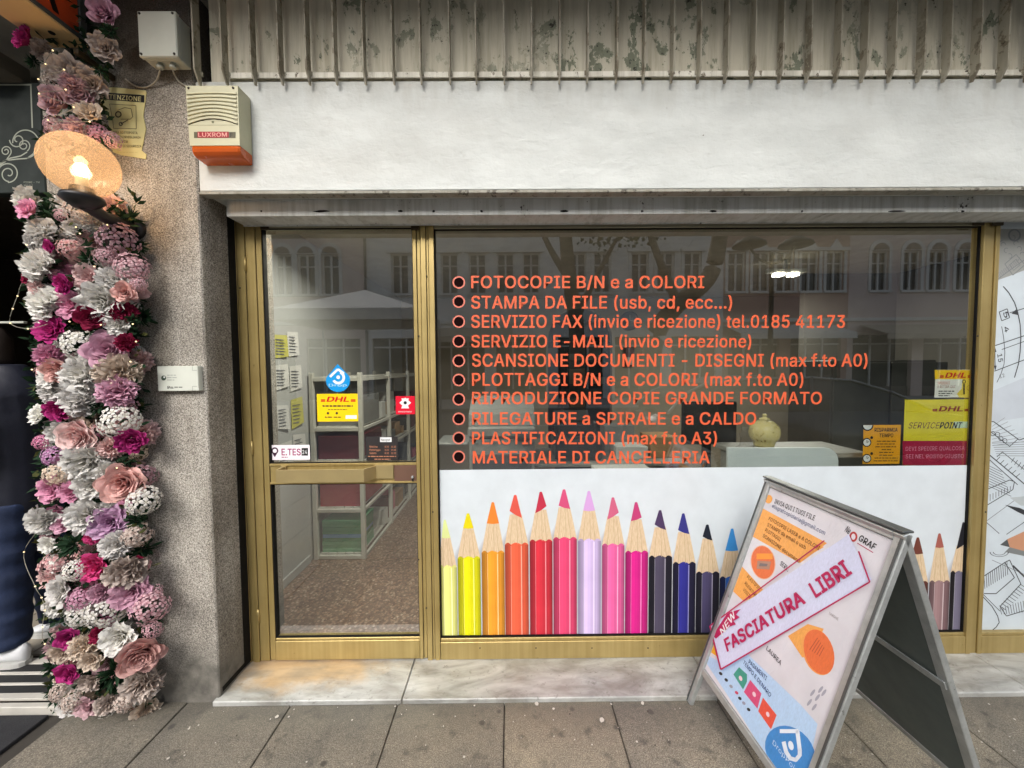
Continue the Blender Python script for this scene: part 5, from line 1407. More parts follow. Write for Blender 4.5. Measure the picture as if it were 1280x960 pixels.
b.tube([(gc.x, gc.y, bz - .030), (gc.x - .01, gc.y + .09, bz - .050), (gc.x - .03, FR - .07, bz - .050), (gc.x - .035, FR - .02, bz - .045)], [.026, .024, .03, .034], M_BLACKPL, 12)
b.lathe([(0, .0), (.045, .0), (.048, -.02), (.048, -.03)], M_BLACKPL, 16, M=Matrix.Rotation(R(90), 4, 'X'), o=(gc.x - .035, FR - .031, bz - .045))
b.build('bracket', gl)
pl_ = bpy.data.lights.new('globe_lamp_light', 'POINT'); pl_.energy = .9; pl_.color = (1, .78, .54); pl_.shadow_soft_size = .03
plo = bpy.data.objects.new('globe_lamp_light', pl_); col.objects.link(plo); plo.location = (gc.x, gc.y, gc.z + .03); plo.parent = gl

# projecting orange light box sign above the flowers
sg = empty('projecting_sign', 'orange projecting sign with black capitals and a cream underside, top left', 'sign')
xs0 = P(60, 62, FR - .04).x; q = P(111, 60, FR - .04); xs1 = q.x; zs0 = q.z
M_SGU = mat('cream_sign_underside', (214, 180, 128), .5, var=.06, vs=4)
M_SGO = mat('orange_sign_face', (196, 74, 34), .45, var=.06)
b = MB(); b.box(xs0, xs1, -1.5, FR - .04, zs0, zs0 + .012, M_SGU, .002); b.build('underside', sg)
for yy in (-.36, -.55, -.8):
    MB().lathe([(0, 0), (.010, 0), (.012, .004)], M_DARK, 12, o=((xs0 + xs1) / 2 + .02, yy, zs0 - .0035)).build('screw_hole', sg)
b = MB(); b.box(xs0 + .01, xs1 - .012, -1.5, FR - .05, zs0 + .0125, zs0 + .62, mat('sign_body', (120, 116, 104), .6), .004); b.build('casing', sg)
b = MB(); b.box(xs1 - .0115, xs1 - .004, -1.48, FR - .075, zs0 + .0125, zs0 + .60, M_SGO); fc = b.build('orange_face', sg)
b = MB(); b.box(xs1 - .0112, xs1 + .004, FR - .074, FR - .045, zs0 + .0125, zs0 + .60, M_ALUD, .002); b.box(xs1 - .0112, xs1 + .004, -1.48, FR - .0745, zs0 + .0125, zs0 + .03, M_ALUD, .002); b.build('trim', sg)
def sx(u, v): return Vector((xs1 - .004, -1.48 + u, zs0 + v))
S = Sheet(lambda x, y: sx(x, -y), (1, 0, 0), .0006, .0004)
yA = 1.48 + FR - .15
S.text("PROFUMERIA", (yA - 1.05, -.05), (yA, -.05), 0, prt((22, 16, 14)), 1, .03, capworld=.13)
S.build('sign_lettering', sg)
b = MB(); q0 = P(113, 72, FR - .10); q1 = P(145, 96, FR - .01)
b.box(q0.x - .010, q0.x + .010, FR - .16, FR - .001, q0.z - .03, q0.z - .006, mat('dark_bronze', (58, 48, 30), .45, .5), .003); b.build('support_arm', sg)

# ================================================================== FLOWER GARLAND
def m_flower(name, inner, tip, sat=1):
    k = NT(name)
    at = k.n('ShaderNodeAttribute', attribute_name='t')
    oi = k.n('ShaderNodeObjectInfo')
    c = k.ramp(at.outputs['Fac'], [(.0, lin(inner)), (1.0, lin(tip))])
    c = k.mix(1.0, c, k.ramp(k.noise(60, 3), [(.3, (.82, .80, .80)), (.7, (1.08, 1.08, 1.06))]), 'MULTIPLY')
    c = k.mix(1.0, c, k.ramp(oi.outputs['Random'], [(0, (.84, .82, .82)), (1, (1.06, 1.06, 1.04))]), 'MULTIPLY')
    k.col(c); k.set(Roughness=.75)
    k.b.inputs['Specular IOR Level'].default_value = .2
    out = k.t.nodes['Material Output']
    tl = k.n('ShaderNodeBsdfTranslucent'); k.l(c, tl.inputs[0])
    m = k.n('ShaderNodeMixShader'); m.inputs[0].default_value = .22
    k.l(k.b.outputs[0], m.inputs[1]); k.l(tl.outputs[0], m.inputs[2]); k.l(m.outputs[0], out.inputs['Surface'])
    return k.mat
FC = dict(
    white=m_flower('white_petal', (222, 220, 206), (236, 236, 234)), cream=m_flower('cream_petal', (214, 190, 164), (226, 212, 196)),
    blush=m_flower('blush_petal', (216, 140, 146), (232, 206, 204)), pink=m_flower('pink_petal', (206, 100, 144), (232, 170, 200)),
    lilac=m_flower('lilac_petal', (186, 110, 170), (214, 180, 212)), mag=m_flower('magenta_petal', (130, 16, 78), (194, 58, 138)),
    crim=m_flower('crimson_petal', (96, 12, 40), (154, 36, 76)), dusty=m_flower('dusty_pink_petal', (172, 118, 130), (222, 190, 198)),
    mauve=m_flower('mauve_petal', (168, 106, 134), (216, 172, 194)), salmon=m_flower('salmon_petal', (200, 112, 112), (232, 190, 184)),
    hot=m_flower('hot_pink_petal', (190, 30, 104), (228, 84, 150)), beige=m_flower('faded_beige_petal', (164, 140, 130), (212, 200, 192)))
M_LEAF = m_flower('dark_green_leaf', (22, 44, 28), (44, 74, 48)); M_LEAF2 = m_flower('olive_leaf', (66, 72, 34), (100, 104, 60))

def petal(b, az, r0, a0, a1, ln, wd, ruf, rr, m, cup=1.0, z0=0, nu=4, nv=4):
    """petal as a patch curling outwards from the axis; a0,a1 angle from the axis at base and tip"""
    vs = []; ts = []
    ph = rr.uniform(0, 6)
    rads = [r0]; zs_ = [z0]
    for j in range(nv):
        a = a0 + (a1 - a0) * ((j + .5) / nv) ** 1.2
        rads.append(rads[-1] + math.sin(a) * ln / nv); zs_.append(zs_[-1] + math.cos(a) * ln / nv)
    for j in range(nv + 1):
        v = j / nv
        half = wd * (math.sin(math.pi * min(.86, .16 + v * .72)) ** .8)
        for i in range(nu + 1):
            u = 2 * i / nu - 1
            tipdrop = (1 - .16 * u * u * v)
            rad = rads[j] * tipdrop + ruf * v * math.sin(u * 3 + ph) * .5
            zz = z0 + (zs_[j] - z0) * tipdrop + ruf * v * math.cos(u * 3.6 + ph * 1.7)
            # wrap round the axis (cup) against a flat petal
            ang = u * half / max(.22, rad) * cup
            x = rad * math.cos(ang); y = rad * math.sin(ang) + u * half * (1 - cup)
            c, s_ = math.cos(az), math.sin(az)
            vs.append((x * c - y * s_, x * s_ + y * c, zz)); ts.append(v)
    fs = [(j * (nu + 1) + i, j * (nu + 1) + i + 1, (j + 1) * (nu + 1) + i + 1, (j + 1) * (nu + 1) + i) for j in range(nv) for i in range(nu)]
    b.add(vs, fs, m, True, ts)

def f_rose(m, seed):
    rr = random.Random(seed); b = MB()
    for L in range(9):
        n = 3 if L < 3 else 5
        t = L / 8
        for k in range(n):
            az = 2 * math.pi * (k / n) + L * 1.1 + rr.uniform(-.2, .2)
            petal(b, az, .03 + .10 * t, .05 + .30 * t, .12 + 1.10 * t ** 1.3, .52 + .26 * t, .24 + .34 * t, .02 + .05 * t, rr, m, .97, z0=.05 - .22 * t, nu=6)
    return b
def f_peony(m, seed):
    rr = random.Random(seed); b = MB()
    for L in range(6):
        n = 5 + L
        t = L / 5
        for k in range(n):
            az = 2 * math.pi * (k / n) + L * .9 + rr.uniform(-.3, .3)
            petal(b, az, .04 + .14 * t, .1 + .5 * t, .1 + 1.15 * t + rr.uniform(-.15, .15), .55 + .30 * t, .20 + .22 * t, .05 + .06 * t, rr, m, .85, z0=.0 - .12 * t)
    return b
def f_carn(m, seed):
    rr = random.Random(seed); b = MB()
    for k in range(84):
        t = (k + .5) / 84
        tilt = math.acos(1 - t * .95)
        az = k * 2.39996
        petal(b, az, .02 + .05 * t, tilt * .75, tilt * 1.05 + rr.uniform(-.1, .1), .62 + rr.uniform(0, .16), .22 + rr.uniform(0, .07), .13, rr, m, .35, z0=-.05, nu=4, nv=3)
    return b
def f_hydr(m, seed):
    rr = random.Random(seed); b = MB()
    N = 30
    for k in range(N):
        t = (k + .5) / N
        th = math.acos(1 - t * 1.05); az = k * 2.39996
        d = Vector((math.sin(th) * math.cos(az), math.sin(th) * math.sin(az), math.cos(th)))
        c = d * (.80 + rr.uniform(-.12, .14))
        qz = d.to_track_quat('Z', 'Y') @ Matrix.Rotation(rr.uniform(0, 3), 3, 'Z').to_quaternion()
        s_ = .21 + rr.uniform(-.03, .05)
        for j in range(4):
            a = j * math.pi / 2
            pts = []
            for (l, w_, z_) in ((.05, 0, .0), (.55, -.42, .05), (.95, -.36, -.02), (1.08, 0, .06), (.95, .36, -.02), (.55, .42, .05), (.6, 0, .12)):
                x = l * math.cos(a) - w_ * math.sin(a); y = l * math.sin(a) + w_ * math.cos(a)
                pts.append(c + qz @ (Vector((x, y, z_ + rr.uniform(-.05, .05))) * s_))
            b.add(pts, [(0, 1, 6), (1, 2, 6), (2, 3, 6), (3, 4, 6), (4, 5, 6), (5, 0, 6)], m, False, [0, .5, .9, 1, .9, .5, .6])
        b.add([c + qz @ (Vector((math.cos(a2) * .14, math.sin(a2) * .14, .06 if a2 < 9 else 0)) * s_) for a2 in (0, 1.57, 3.14, 4.71)] + [c + qz @ Vector((0, 0, .16 * s_))], [(0, 1, 4), (1, 2, 4), (2, 3, 4), (3, 0, 4)], m, False, [0] * 5)
    return b
def f_leaf(m, seed):
    rr = random.Random(seed); b = MB()
    for k in range(44):
        th = math.acos(1 - (k + .5) / 44 * 1.1); az = k * 2.39996
        d = Vector((math.sin(th) * math.cos(az), math.sin(th) * math.sin(az), math.cos(th)))
        sd_ = d.cross(Vector((rr.uniform(-1, 1), rr.uniform(-1, 1), rr.uniform(-1, 1)))).normalized(); nn = d.cross(sd_)
        l = rr.uniform(.55, 1.0); w_ = rr.uniform(.07, .15); dd = (d + nn * rr.uniform(-.6, .6)).normalized()
        o_ = d * rr.uniform(.0, .25)
        b.add([o_, o_ + dd * l * .5 + sd_ * w_ + nn * .05, o_ + dd * l, o_ + dd * l * .5 - sd_ * w_ + nn * .05, o_ + dd * l * .5], [(0, 1, 4), (1, 2, 4), (2, 3, 4), (3, 0, 4)], m, False, [0, .5, 1, .5, .4])
    return b
BUILD = dict(rose=f_rose, peony=f_peony, carn=f_carn, hydr=f_hydr, leaf=f_leaf)
NAMES = dict(rose='rose', peony='peony', carn='carnation', hydr='hydrangea', leaf='leaf_cluster')
NAT = dict(rose=1.0, peony=.92, carn=.86, hydr=1.0, leaf=.9)
gar = empty('flower_garland', 'tall garland of pink, white and magenta artificial flowers down the pillar', 'garland')
_fm = {}
LST = [
 (34,262,13,'peony','pink'),(48,291,22,'carn','white'),(74,268,9,'hydr','dusty'),(96,262,19,'hydr','beige'),(116,274,17,'carn','white'),(62,308,10,'rose','mag'),(48,332,23,'carn','white'),
 (84,310,14,'hydr','blush'),(140,298,23,'hydr','dusty'),(160,334,19,'hydr','dusty'),(106,324,15,'leaf','leaf'),(128,320,12,'hydr','dusty'),(36,347,10,'rose','crim'),(44,359,13,'carn','blush'),
 (81,355,14,'rose','mag'),(68,345,10,'hydr','mauve'),(108,346,17,'peony','blush'),(140,350,20,'carn','white'),(54,379,26,'carn','white'),(86,381,17,'peony','pink'),(124,376,23,'peony','white'),(154,365,11,'rose','salmon'),
 (110,396,16,'rose','crim'),(150,389,17,'carn','crim'),(145,406,13,'peony','white'),(62,414,21,'peony','mag'),(92,430,20,'hydr','white'),(122,412,17,'leaf','leaf'),(132,439,20,'rose','mauve'),(58,445,16,'carn','pink'),
 (155,428,14,'carn','crim'),(72,461,15,'rose','salmon'),(98,469,26,'carn','white'),(142,466,24,'carn','cream'),(60,472,15,'peony','white'),(62,488,18,'carn','white'),(97,497,25,'carn','white'),(142,490,20,'carn','mauve'),
 (69,512,16,'peony','mag'),(47,519,13,'peony','white'),(118,510,15,'leaf','leaf'),(152,511,14,'hydr','dusty'),(97,544,20,'rose','blush'),(72,540,14,'peony','white'),(143,527,22,'hydr','white'),(160,550,19,'peony','mag'),
 (50,553,11,'hydr','pink'),(62,571,15,'hydr','lilac'),(103,577,27,'carn','white'),(134,561,14,'carn','blush'),(68,596,18,'hydr','cream'),(132,590,14,'peony','white'),(148,584,14,'leaf','leaf'),(64,612,17,'peony','pink'),
 (87,616,13,'peony','pink'),(108,608,16,'peony','white'),(151,604,21,'rose','salmon'),(174,628,19,'hydr','white'),(50,652,21,'carn','white'),(104,646,24,'carn','white'),(78,656,10,'rose','mauve'),(133,656,21,'peony','lilac'),
 (165,651,14,'leaf','leaf'),(87,683,21,'leaf','leaf'),(114,672,12,'carn','hot'),(58,681,11,'peony','white'),(164,672,18,'hydr','beige'),(140,683,18,'carn','white'),(116,708,23,'peony','hot'),(64,709,19,'hydr','blush'),
 (90,714,15,'hydr','white'),(152,716,23,'carn','beige'),(172,701,9,'rose','crim'),(73,740,20,'peony','white'),(90,733,8,'leaf','leaf'),(96,752,18,'hydr','mauve'),(160,743,22,'peony','mauve'),(128,766,23,'hydr','white'),
 (96,771,18,'hydr','white'),(181,764,22,'hydr','dusty'),(188,744,12,'hydr','dusty'),(84,798,15,'rose','mag'),(122,795,14,'carn','crim'),(145,800,20,'peony','white'),(100,812,18,'carn','cream'),(112,827,13,'peony','cream'),
 (168,817,22,'rose','salmon'),(74,816,13,'peony','cream'),(84,840,17,'rose','mag'),(137,846,26,'leaf','leaf'),(110,852,15,'peony','beige'),(172,858,23,'carn','beige'),(166,870,12,'peony','white'),(70,868,15,'hydr','beige'),
 (86,880,16,'hydr','beige'),(106,884,15,'peony','dusty'),(130,882,14,'carn','beige'),(152,882,13,'hydr','beige'),(187,790,12,'hydr','dusty'),(124,742,14,'carn','mauve'),(36,300,10,'carn','white'),(126,350,12,'leaf','leaf'),
 (170,355,10,'hydr','dusty'),(163,400,9,'leaf','leaf'),(166,480,9,'leaf','leaf'),(60,835,12,'leaf','leaf'),
 (128,16,15,'rose','mauve'),(127,58,16,'peony','beige'),(30,48,19,'peony','mag'),(50,60,13,'carn','beige'),(80,88,22,'peony','beige'),(106,102,20,'peony','beige'),(69,125,16,'rose','dusty'),(99,121,15,'rose','dusty'),
 (109,141,14,'peony','cream'),(64,156,15,'hydr','dusty'),(92,158,13,'carn','dusty'),(118,166,13,'hydr','mauve'),(138,174,11,'hydr','dusty'),(88,104,14,'carn','dusty'),(60,100,12,'hydr','beige'),(122,86,10,'leaf','leaf'),(134,36,12,'leaf','leaf'),(38,75,12,'leaf','leaf')]
rf = random.Random(11)
def place(px, py, r, ty, cl, Y=None, scale=1):
    key = (ty, cl, rf.randrange(2))
    if Y is None: Y = FR - .10 - rf.uniform(0, .05) - min(.03, r * .001)
    c = P(px, py, Y)
    # off-axis stretch of the wide lens is part of the measured radius
    off = math.hypot(px - 640, py - 480) / 481
    rad = (r if ty != 'rose' else r * 1.08) * (Y - CAM.y) / 481 / (1 + .28 * off) * (1.02 if cl in ('mag', 'crim', 'hot') else 1.27) * scale
    if key not in _fm:
        m = M_LEAF if cl == 'leaf' else FC[cl]
        o = BUILD[ty](m, hash_(key)).build(NAMES[ty], gar); _fm[key] = o.data
        # normalise so that radius 1 is the outline
        R_ = sorted(math.hypot(v.co.x, v.co.y) for v in o.data.vertices)[int(len(o.data.vertices) * .97)]
        for v in o.data.vertices: v.co /= R_
    else:
        o = bpy.data.objects.new(NAMES[ty], _fm[key]); col.objects.link(o); o.parent = gar
    o.location = (c.x, c.y + rad * .35, c.z)
    mid = P(108, py, Y).x
    tx = (c.x - mid) * 2.2
    n = Vector((tx + rf.uniform(-.3, .3) + .25, -1, rf.uniform(-.3, .35)))
    o.rotation_euler = (n.to_track_quat('Z', 'Y') @ Matrix.Rotation(rf.uniform(0, 6.28), 3, 'Z').to_quaternion()).to_euler()
    o.scale = (rad, rad, rad * rf.uniform(.75, 1.0))
    return o
def hash_(key):
    return sum(ord(ch) * (i + 3) for i, ch in enumerate(str(key)))
for t in LST: place(*t)
# second, deeper row that closes the gaps
cols_ = ['white', 'white', 'white', 'cream', 'blush', 'blush', 'dusty', 'pink']
for i in range(150):
    py = 250 + i * 4.3
    l = 34 + (py - 250) * .055; r_ = 166 + (py - 250) * .035
    px = l + (r_ - l) * ((i * .381966) % 1)
    ty = rf.choice(['hydr', 'carn', 'peony', 'leaf', 'leaf']); place(px, py, rf.uniform(14, 19), ty, 'leaf' if ty == 'leaf' else rf.choice(cols_), Y=FR - .065)
# leafy backing
b = MB()
for i in range(3200):
    py = rf.uniform(244, 888) if i > 500 else rf.uniform(0, 190)
    if py > 200: l = 28 + (py - 250) * .055; r_ = 172 + (py - 250) * .035
    else: l, r_ = 55, 138
    c = P(rf.uniform(l, r_), py, FR - rf.uniform(.005, .11))
    d = Vector((rf.uniform(-1, 1), rf.uniform(-1.2, .2), rf.uniform(-1, 1))).normalized(); s_ = d.cross(Vector((rf.uniform(-1, 1), rf.uniform(-1, 1), rf.uniform(-1, 1)))).normalized()
    ln, wd = rf.uniform(.025, .055), rf.uniform(.006, .012)
    b.add([c, c + d * ln * .5 + s_ * wd, c + d * ln, c + d * ln * .5 - s_ * wd], [(0, 1, 2, 3)], M_LEAF if rf.random() < .8 else M_LEAF2, False, [0, .6, 1, .6])
b.build('leaves', gar, kind='stuff')
# fairy lights wound through the flowers
fl = empty('fairy_lights', 'string of tiny warm fairy lights wound through the flower garland', 'fairy lights')
LPT = [(66, 63), (57, 80), (80, 87), (48, 99), (82, 112), (49, 117), (92, 134), (60, 150), (112, 152), (131, 258), (110, 267), (134, 281), (95, 284), (100, 292), (33, 306), (118, 333), (22, 370), (16, 386), (13, 404), (35, 411), (87, 402), (166, 405), (126, 406), (170, 427), (163, 452), (40, 462), (146, 585), (30, 690), (44, 733), (52, 747), (56, 763), (53, 784), (56, 805)]
pts = [P(x, y, FR - .19 if 30 < x < 180 else FR - .10) for x, y in LPT]
M_FB = emit_mat('fairy_bulb', (255, 226, 170), .8); fb_me = None
for c in pts:
    if fb_me is None:
        s_ = MB(); s_.lathe([(0, .0032), (.0024, .002), (.0032, 0), (.0024, -.002), (0, -.0032)], M_FB, 8)
        o = s_.build('bulb', fl); fb_me = o.data
    else:
        o = bpy.data.objects.new('bulb', fb_me); col.objects.link(o); o.parent = fl
    o.location = c
def spline(pts, n=6):
    q = []
    for i in range(len(pts) - 1):
        p0 = pts[max(0, i - 1)]; p1 = pts[i]; p2 = pts[i + 1]; p3 = pts[min(len(pts) - 1, i + 2)]
        for t in [j / n for j in range(n)]:
            q.append(.5 * ((2 * p1) + (p2 - p0) * t + (2 * p0 - 5 * p1 + 4 * p2 - p3) * t * t + (3 * p1 - p0 - 3 * p2 + p3) * t ** 3))
    return q + [pts[-1]]
for q in (pts[:9], [P(60, 345, FR - .15), P(30, 352, FR - .12)] + pts[16:20] + [P(60, 405, FR - .16)], [P(60, 650, FR - .16)] + pts[27:33] + [P(80, 812, FR - .16)]):
    b = MB(); b.tube(spline(q), .0011, M_CABLE, 5); b.build('wire', fl)

# ================================================================== NEIGHBOURING SHOP (left)
NZ = .03
m_nt = mat('pale_stone_tile', (150, 142, 128), .5, var=.1, vs=3, bump=.1)
ns = MB().box(-9, xl - .002, -.24, 7, -.15, NZ - .012, mat('tile_grout', (66, 58, 48), .9)).build('neighbour_floor', kind='structure')
for i in range(10):
    for j in range(8):
        xa = -2.36 - .42 * (i + 1); ya = .06 + .42 * j
        MB().box(xa + .003, xa + .417, ya + .003, ya + .417, NZ - .03, NZ, m_nt, .002).build('floor_tile', ns)
m_step = mat('white_stone_step', (196, 192, 182), .5, var=.12, vs=8, bump=.15)
stp = MB(); yq = G(30, 884, NZ).y; yb = G(30, 826, NZ).y
stp.box(-5, xl - .003, yq, yq + .03, -.05, NZ - .001, m_step, .003)
stp.box(-5, xl - .003, yq + .0305, yb, -.05, NZ - .014, M_DARK, 0)
sto = tag(stp.build('threshold'), 'white threshold with black anti-slip strips before the neighbouring shop', 'threshold')
yy = yq + .033
bounds = [G(30, y, NZ).y for y in (884, 878, 868, 858, 851, 844, 835, 829)]
for a_, c_ in ((873, 865.5), (855.5, 852.5), (842.5, 839), (829.5, 822)):
    y0, y1 = sorted((G(30, a_, NZ).y, G(30, c_, NZ).y))
    MB().box(-5, xl - .004, y0, y1, NZ - .016, NZ - .001, m_step, .002).build('white_strip', sto)
for a_, c_ in ((865.5, 855.5), (852.5, 842.5), (839, 829.5)):
    y0, y1 = sorted((G(30, a_, NZ).y, G(30, c_, NZ).y))
    MB().box(-5, xl - .004, y0 + .001, y1 - .001, NZ - .016, NZ - .003, mat('black_rubber', (40, 40, 40), .7, bump=.3, bs=200), .002).build('rubber_strip', sto)
mt = MB(); mt.box(-4, -2.235, -1.3, G(20, 895, .0).y, -.013, .006, mat('charcoal_mat', (44, 44, 46), .95, bump=.8, bs=260, sp=.3), .003)
tag(mt.build('door_mat'), 'charcoal door mat on the pavement in the lower left corner', 'mat')
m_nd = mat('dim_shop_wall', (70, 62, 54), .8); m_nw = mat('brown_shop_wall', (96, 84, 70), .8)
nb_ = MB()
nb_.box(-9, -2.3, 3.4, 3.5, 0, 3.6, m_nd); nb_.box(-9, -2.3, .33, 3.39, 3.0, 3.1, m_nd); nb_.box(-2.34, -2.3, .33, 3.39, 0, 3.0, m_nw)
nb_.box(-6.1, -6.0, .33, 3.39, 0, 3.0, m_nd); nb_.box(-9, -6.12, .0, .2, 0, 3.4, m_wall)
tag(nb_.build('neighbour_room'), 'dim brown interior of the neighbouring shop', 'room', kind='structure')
# shelves with dark goods at the back
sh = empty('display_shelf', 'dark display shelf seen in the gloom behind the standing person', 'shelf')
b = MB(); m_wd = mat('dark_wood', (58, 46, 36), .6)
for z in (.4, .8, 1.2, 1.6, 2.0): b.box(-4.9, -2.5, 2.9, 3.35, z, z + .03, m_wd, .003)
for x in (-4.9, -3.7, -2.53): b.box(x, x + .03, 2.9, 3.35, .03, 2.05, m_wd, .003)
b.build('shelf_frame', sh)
for i in range(22):
    x = -4.8 + (i % 11) * .2; z = (.43, 1.23)[i // 11]
    MB().box(x, x + rf.uniform(.1, .17), 3.0, 3.25, z + .0005, z + rf.uniform(.12, .3), mat('goods_%d' % (i % 4), [(120, 90, 80), (90, 96, 100), (130, 120, 100), (80, 50, 50)][i % 4], .6), .006).build('carton', label='%s carton, %s from the left on the %s board of the dark display shelf' % (['reddish', 'blue-grey', 'tan', 'dark red'][i % 4], ['first', 'second', 'third', 'fourth', 'fifth', 'sixth', 'seventh', 'eighth', 'ninth', 'tenth', 'eleventh'][i % 11], ['lower', 'upper'][i // 11]), cat='carton', group='cartons on the dark display shelf')
# green scroll board
gb = empty('scroll_board', 'dark green hanging board with pale scroll ornament, left edge', 'board')
YG = FR + .16
a = P(-60, 242, YG); c = P(49, 103, YG)
MB().box(a.x, c.x, YG, YG + .05, a.z, c.z, mat('dark_green_board', (22, 32, 28), .75, var=.08), .004).build('board_panel', gb)
S = FS(YG - .0006, step=.0004)
SW = prt((156, 160, 146), .5)
S.line([(-40, 106), (38, 106)], 1.8, SW, 1); S.line([(38.5, 105), (40.5, 160)], 1.8, SW, 1)
def spiral(S, cx, cy, r0, r1, a0, a1, w_):
    pts = []; n = 26
    for i in range(n + 1):
        t = i / n; a = R(a0 + (a1 - a0) * t); r_ = r0 + (r1 - r0) * t
        pts.append((cx + r_ * math.cos(a), cy - r_ * math.sin(a)))
    S.line(pts, w_, SW, 1); return pts[0], pts[-1]
S.build('border_line', gb); S = FS(YG - .0006, step=.0004)
spiral(S, 31, 179, 19, 15, -80, 180, 1.5); spiral(S, 22, 175, 10, 2, 180, 620, 1.5)
spiral(S, 30, 182, 8, 2, -60, 500, 1.4); S.line([(34, 190), (26, 195), (12, 198), (-2, 208)], 1.6, SW); S.line([(34, 198), (20, 199), (5, 201), (-6, 209)], 1.5, SW)
S.line([(45, 184), (42, 192), (34, 198)], 1.5, SW)
spiral(S, 7.5, 189, 7, 1.6, -40, 520, 1.4); S.line([(13, 193), (8, 200), (-4, 206)], 1.4, SW)
spiral(S, 10, 217, 13, 11, 170, -90, 1.5); spiral(S, 11, 217, 10, 2, -90, -480, 1.5)
S.text("FIORI - TV", (30, 229), (50, 229), 2.2, SW, 1, 0); S.text("REGALI", (30, 233), (41, 233), 2.2, SW, 1, 0)
S.build('ornament', gb)
b = MB(); q = P(24, 100, YG)
b.box(q.x - .5, q.x + .02, YG - .1, YG + .04, c.z + .001, c.z + .09, mat('dusty_lamp_body', (96, 92, 82), .6), .01)
b.box(q.x - .16, q.x - .03, YG - .12, YG - .10, c.z - .02, c.z + .05, M_GREYPL, .006)
tag(b.build('spot_fitting'), 'small dusty light fitting on top of the green scroll board', 'light fitting')
b = MB(); q0 = P(0, 403, .1); q1 = P(29, 403.5, .1)
b.box(q0.x - .5, q1.x, .1, .12, q0.z - .006, q0.z + .006, M_GREYPL, .002)
tag(b.build('hanging_rail'), 'thin pale horizontal rail just above the dark jacket at the left edge', 'rail')

# ---- standing person (half out of the frame): one continuous body, clothes over it
pe = empty('person', 'person in navy jacket and blue jeans with white trainers, cut by the left edge', 'person')
PB = G(16, 829, NZ)
bx, by = PB.x - .015, PB.y + .125
def remesh(b, name, parent, vox, label=None, smooth=6):
    o = b.build(name, parent, label=label)
    m = o.modifiers.new('r', 'REMESH'); m.mode = 'VOXEL'; m.voxel_size = vox; m.use_smooth_shade = True
    s_ = o.modifiers.new('s', 'SMOOTH'); s_.iterations = smooth; s_.factor = .5
    return o
skin = mat('skin', (196, 150, 124), .5)
z0 = NZ
LX, RX = bx - .12, bx + .13
b = MB()
for x in (LX, RX):
    b.loft([((x, by - .0, z0 + .05), .04, .045), ((x, by, z0 + .12), .038, .042), ((x, by + .01, z0 + .32), .056, .06), ((x * .97 + bx * .03, by + .005, z0 + .50), .052, .055), ((x * .9 + bx * .1, by, z0 + .72), .078, .08), ((x * .8 + bx * .2, by, z0 + .92), .088, .09)], skin)
    b.loft([((x, by - .17, z0 + .02), .03, .02), ((x, by - .08, z0 + .045), .04, .08), ((x, by, z0 + .07), .038, .05)], skin)
b.loft([((bx, by, z0 + .86), .16, .11), ((bx, by, z0 + 1.0), .165, .12), ((bx, by, z0 + 1.15), .145, .11), ((bx, by, z0 + 1.35), .175, .12), ((bx, by, z0 + 1.50), .185, .10), ((bx, by, z0 + 1.56), .09, .07), ((bx, by - .06, z0 + 1.61), .058, .062), ((bx, by - .13, z0 + 1.66), .058, .066)], skin)
b.loft([((bx, by - .195, z0 + 1.62), .055, .07), ((bx, by - .20, z0 + 1.68), .072, .092), ((bx, by - .19, z0 + 1.75), .08, .10), ((bx, by - .175, z0 + 1.82), .072, .09), ((bx, by - .17, z0 + 1.86), .035, .05)], skin)
b.loft([((bx, by - .30, z0 + 1.695), .016, .012), ((bx, by - .305, z0 + 1.71), .014, .018), ((bx, by - .29, z0 + 1.75), .008, .012)], skin)
for s_ in (-1, 1):
    sx_ = bx + s_ * .20
    b.loft([((sx_, by, z0 + 1.50), .055, .055), ((sx_ + s_ * .03, by + .02, z0 + 1.35), .05, .052), ((sx_ + s_ * .045, by + .03, z0 + 1.20), .04, .042), ((sx_ + s_ * .0, by - .02, z0 + 1.08), .034, .038), ((sx_ - s_ * .05, by - .05, z0 + 1.0), .028, .032)], skin)
    sx_ -= s_ * .085; zh_ = z0; z0 += .10
    b.loft([((sx_ + s_ * .03, by - .055, z0 + .90), .026, .035), ((sx_ + s_ * .03, by - .06, z0 + .84), .022, .042), ((sx_ + s_ * .028, by - .062, z0 + .80), .018, .04)], skin)
    for k in range(4):
        yk = by - .095 + k * .022
        b.loft([((sx_ + s_ * .028, yk, z0 + .81), .010, .0095), ((sx_ + s_ * .024, yk, z0 + .765 - .004 * (k % 2)), .009, .0085), ((sx_ + s_ * .012, yk, z0 + .735), .008, .008)], skin, 8)
    b.loft([((sx_ + s_ * .02, by - .10, z0 + .86), .012, .012), ((sx_ + s_ * .015, by - .12, z0 + .82), .010, .010), ((sx_ + s_ * .012, by - .125, z0 + .79), .008, .008)], skin, 8)
    z0 = zh_
remesh(b, 'body', pe, .009, smooth=3)
M_NAVY = mat('navy_quilted_jacket', (16, 20, 36), .6, var=.2, vs=8, bump=.35, bs=14, bd=.008)
M_JEAN = mat('blue_denim', (30, 44, 74), .8, var=.22, vs=7, bump=.4, bs=240, sp=.2)
b = MB()
b.loft([((bx, by, z0 + .84), .205, .145), ((bx, by, z0 + .90), .20, .15), ((bx, by, z0 + 1.1), .19, .145), ((bx, by, z0 + 1.35), .21, .15), ((bx, by, z0 + 1.50), .215, .13), ((bx, by - .02, z0 + 1.57), .13, .11), ((bx, by - .06, z0 + 1.63), .088, .095), ((bx, by - .09, z0 + 1.67), .08, .085)], M_NAVY, 18)
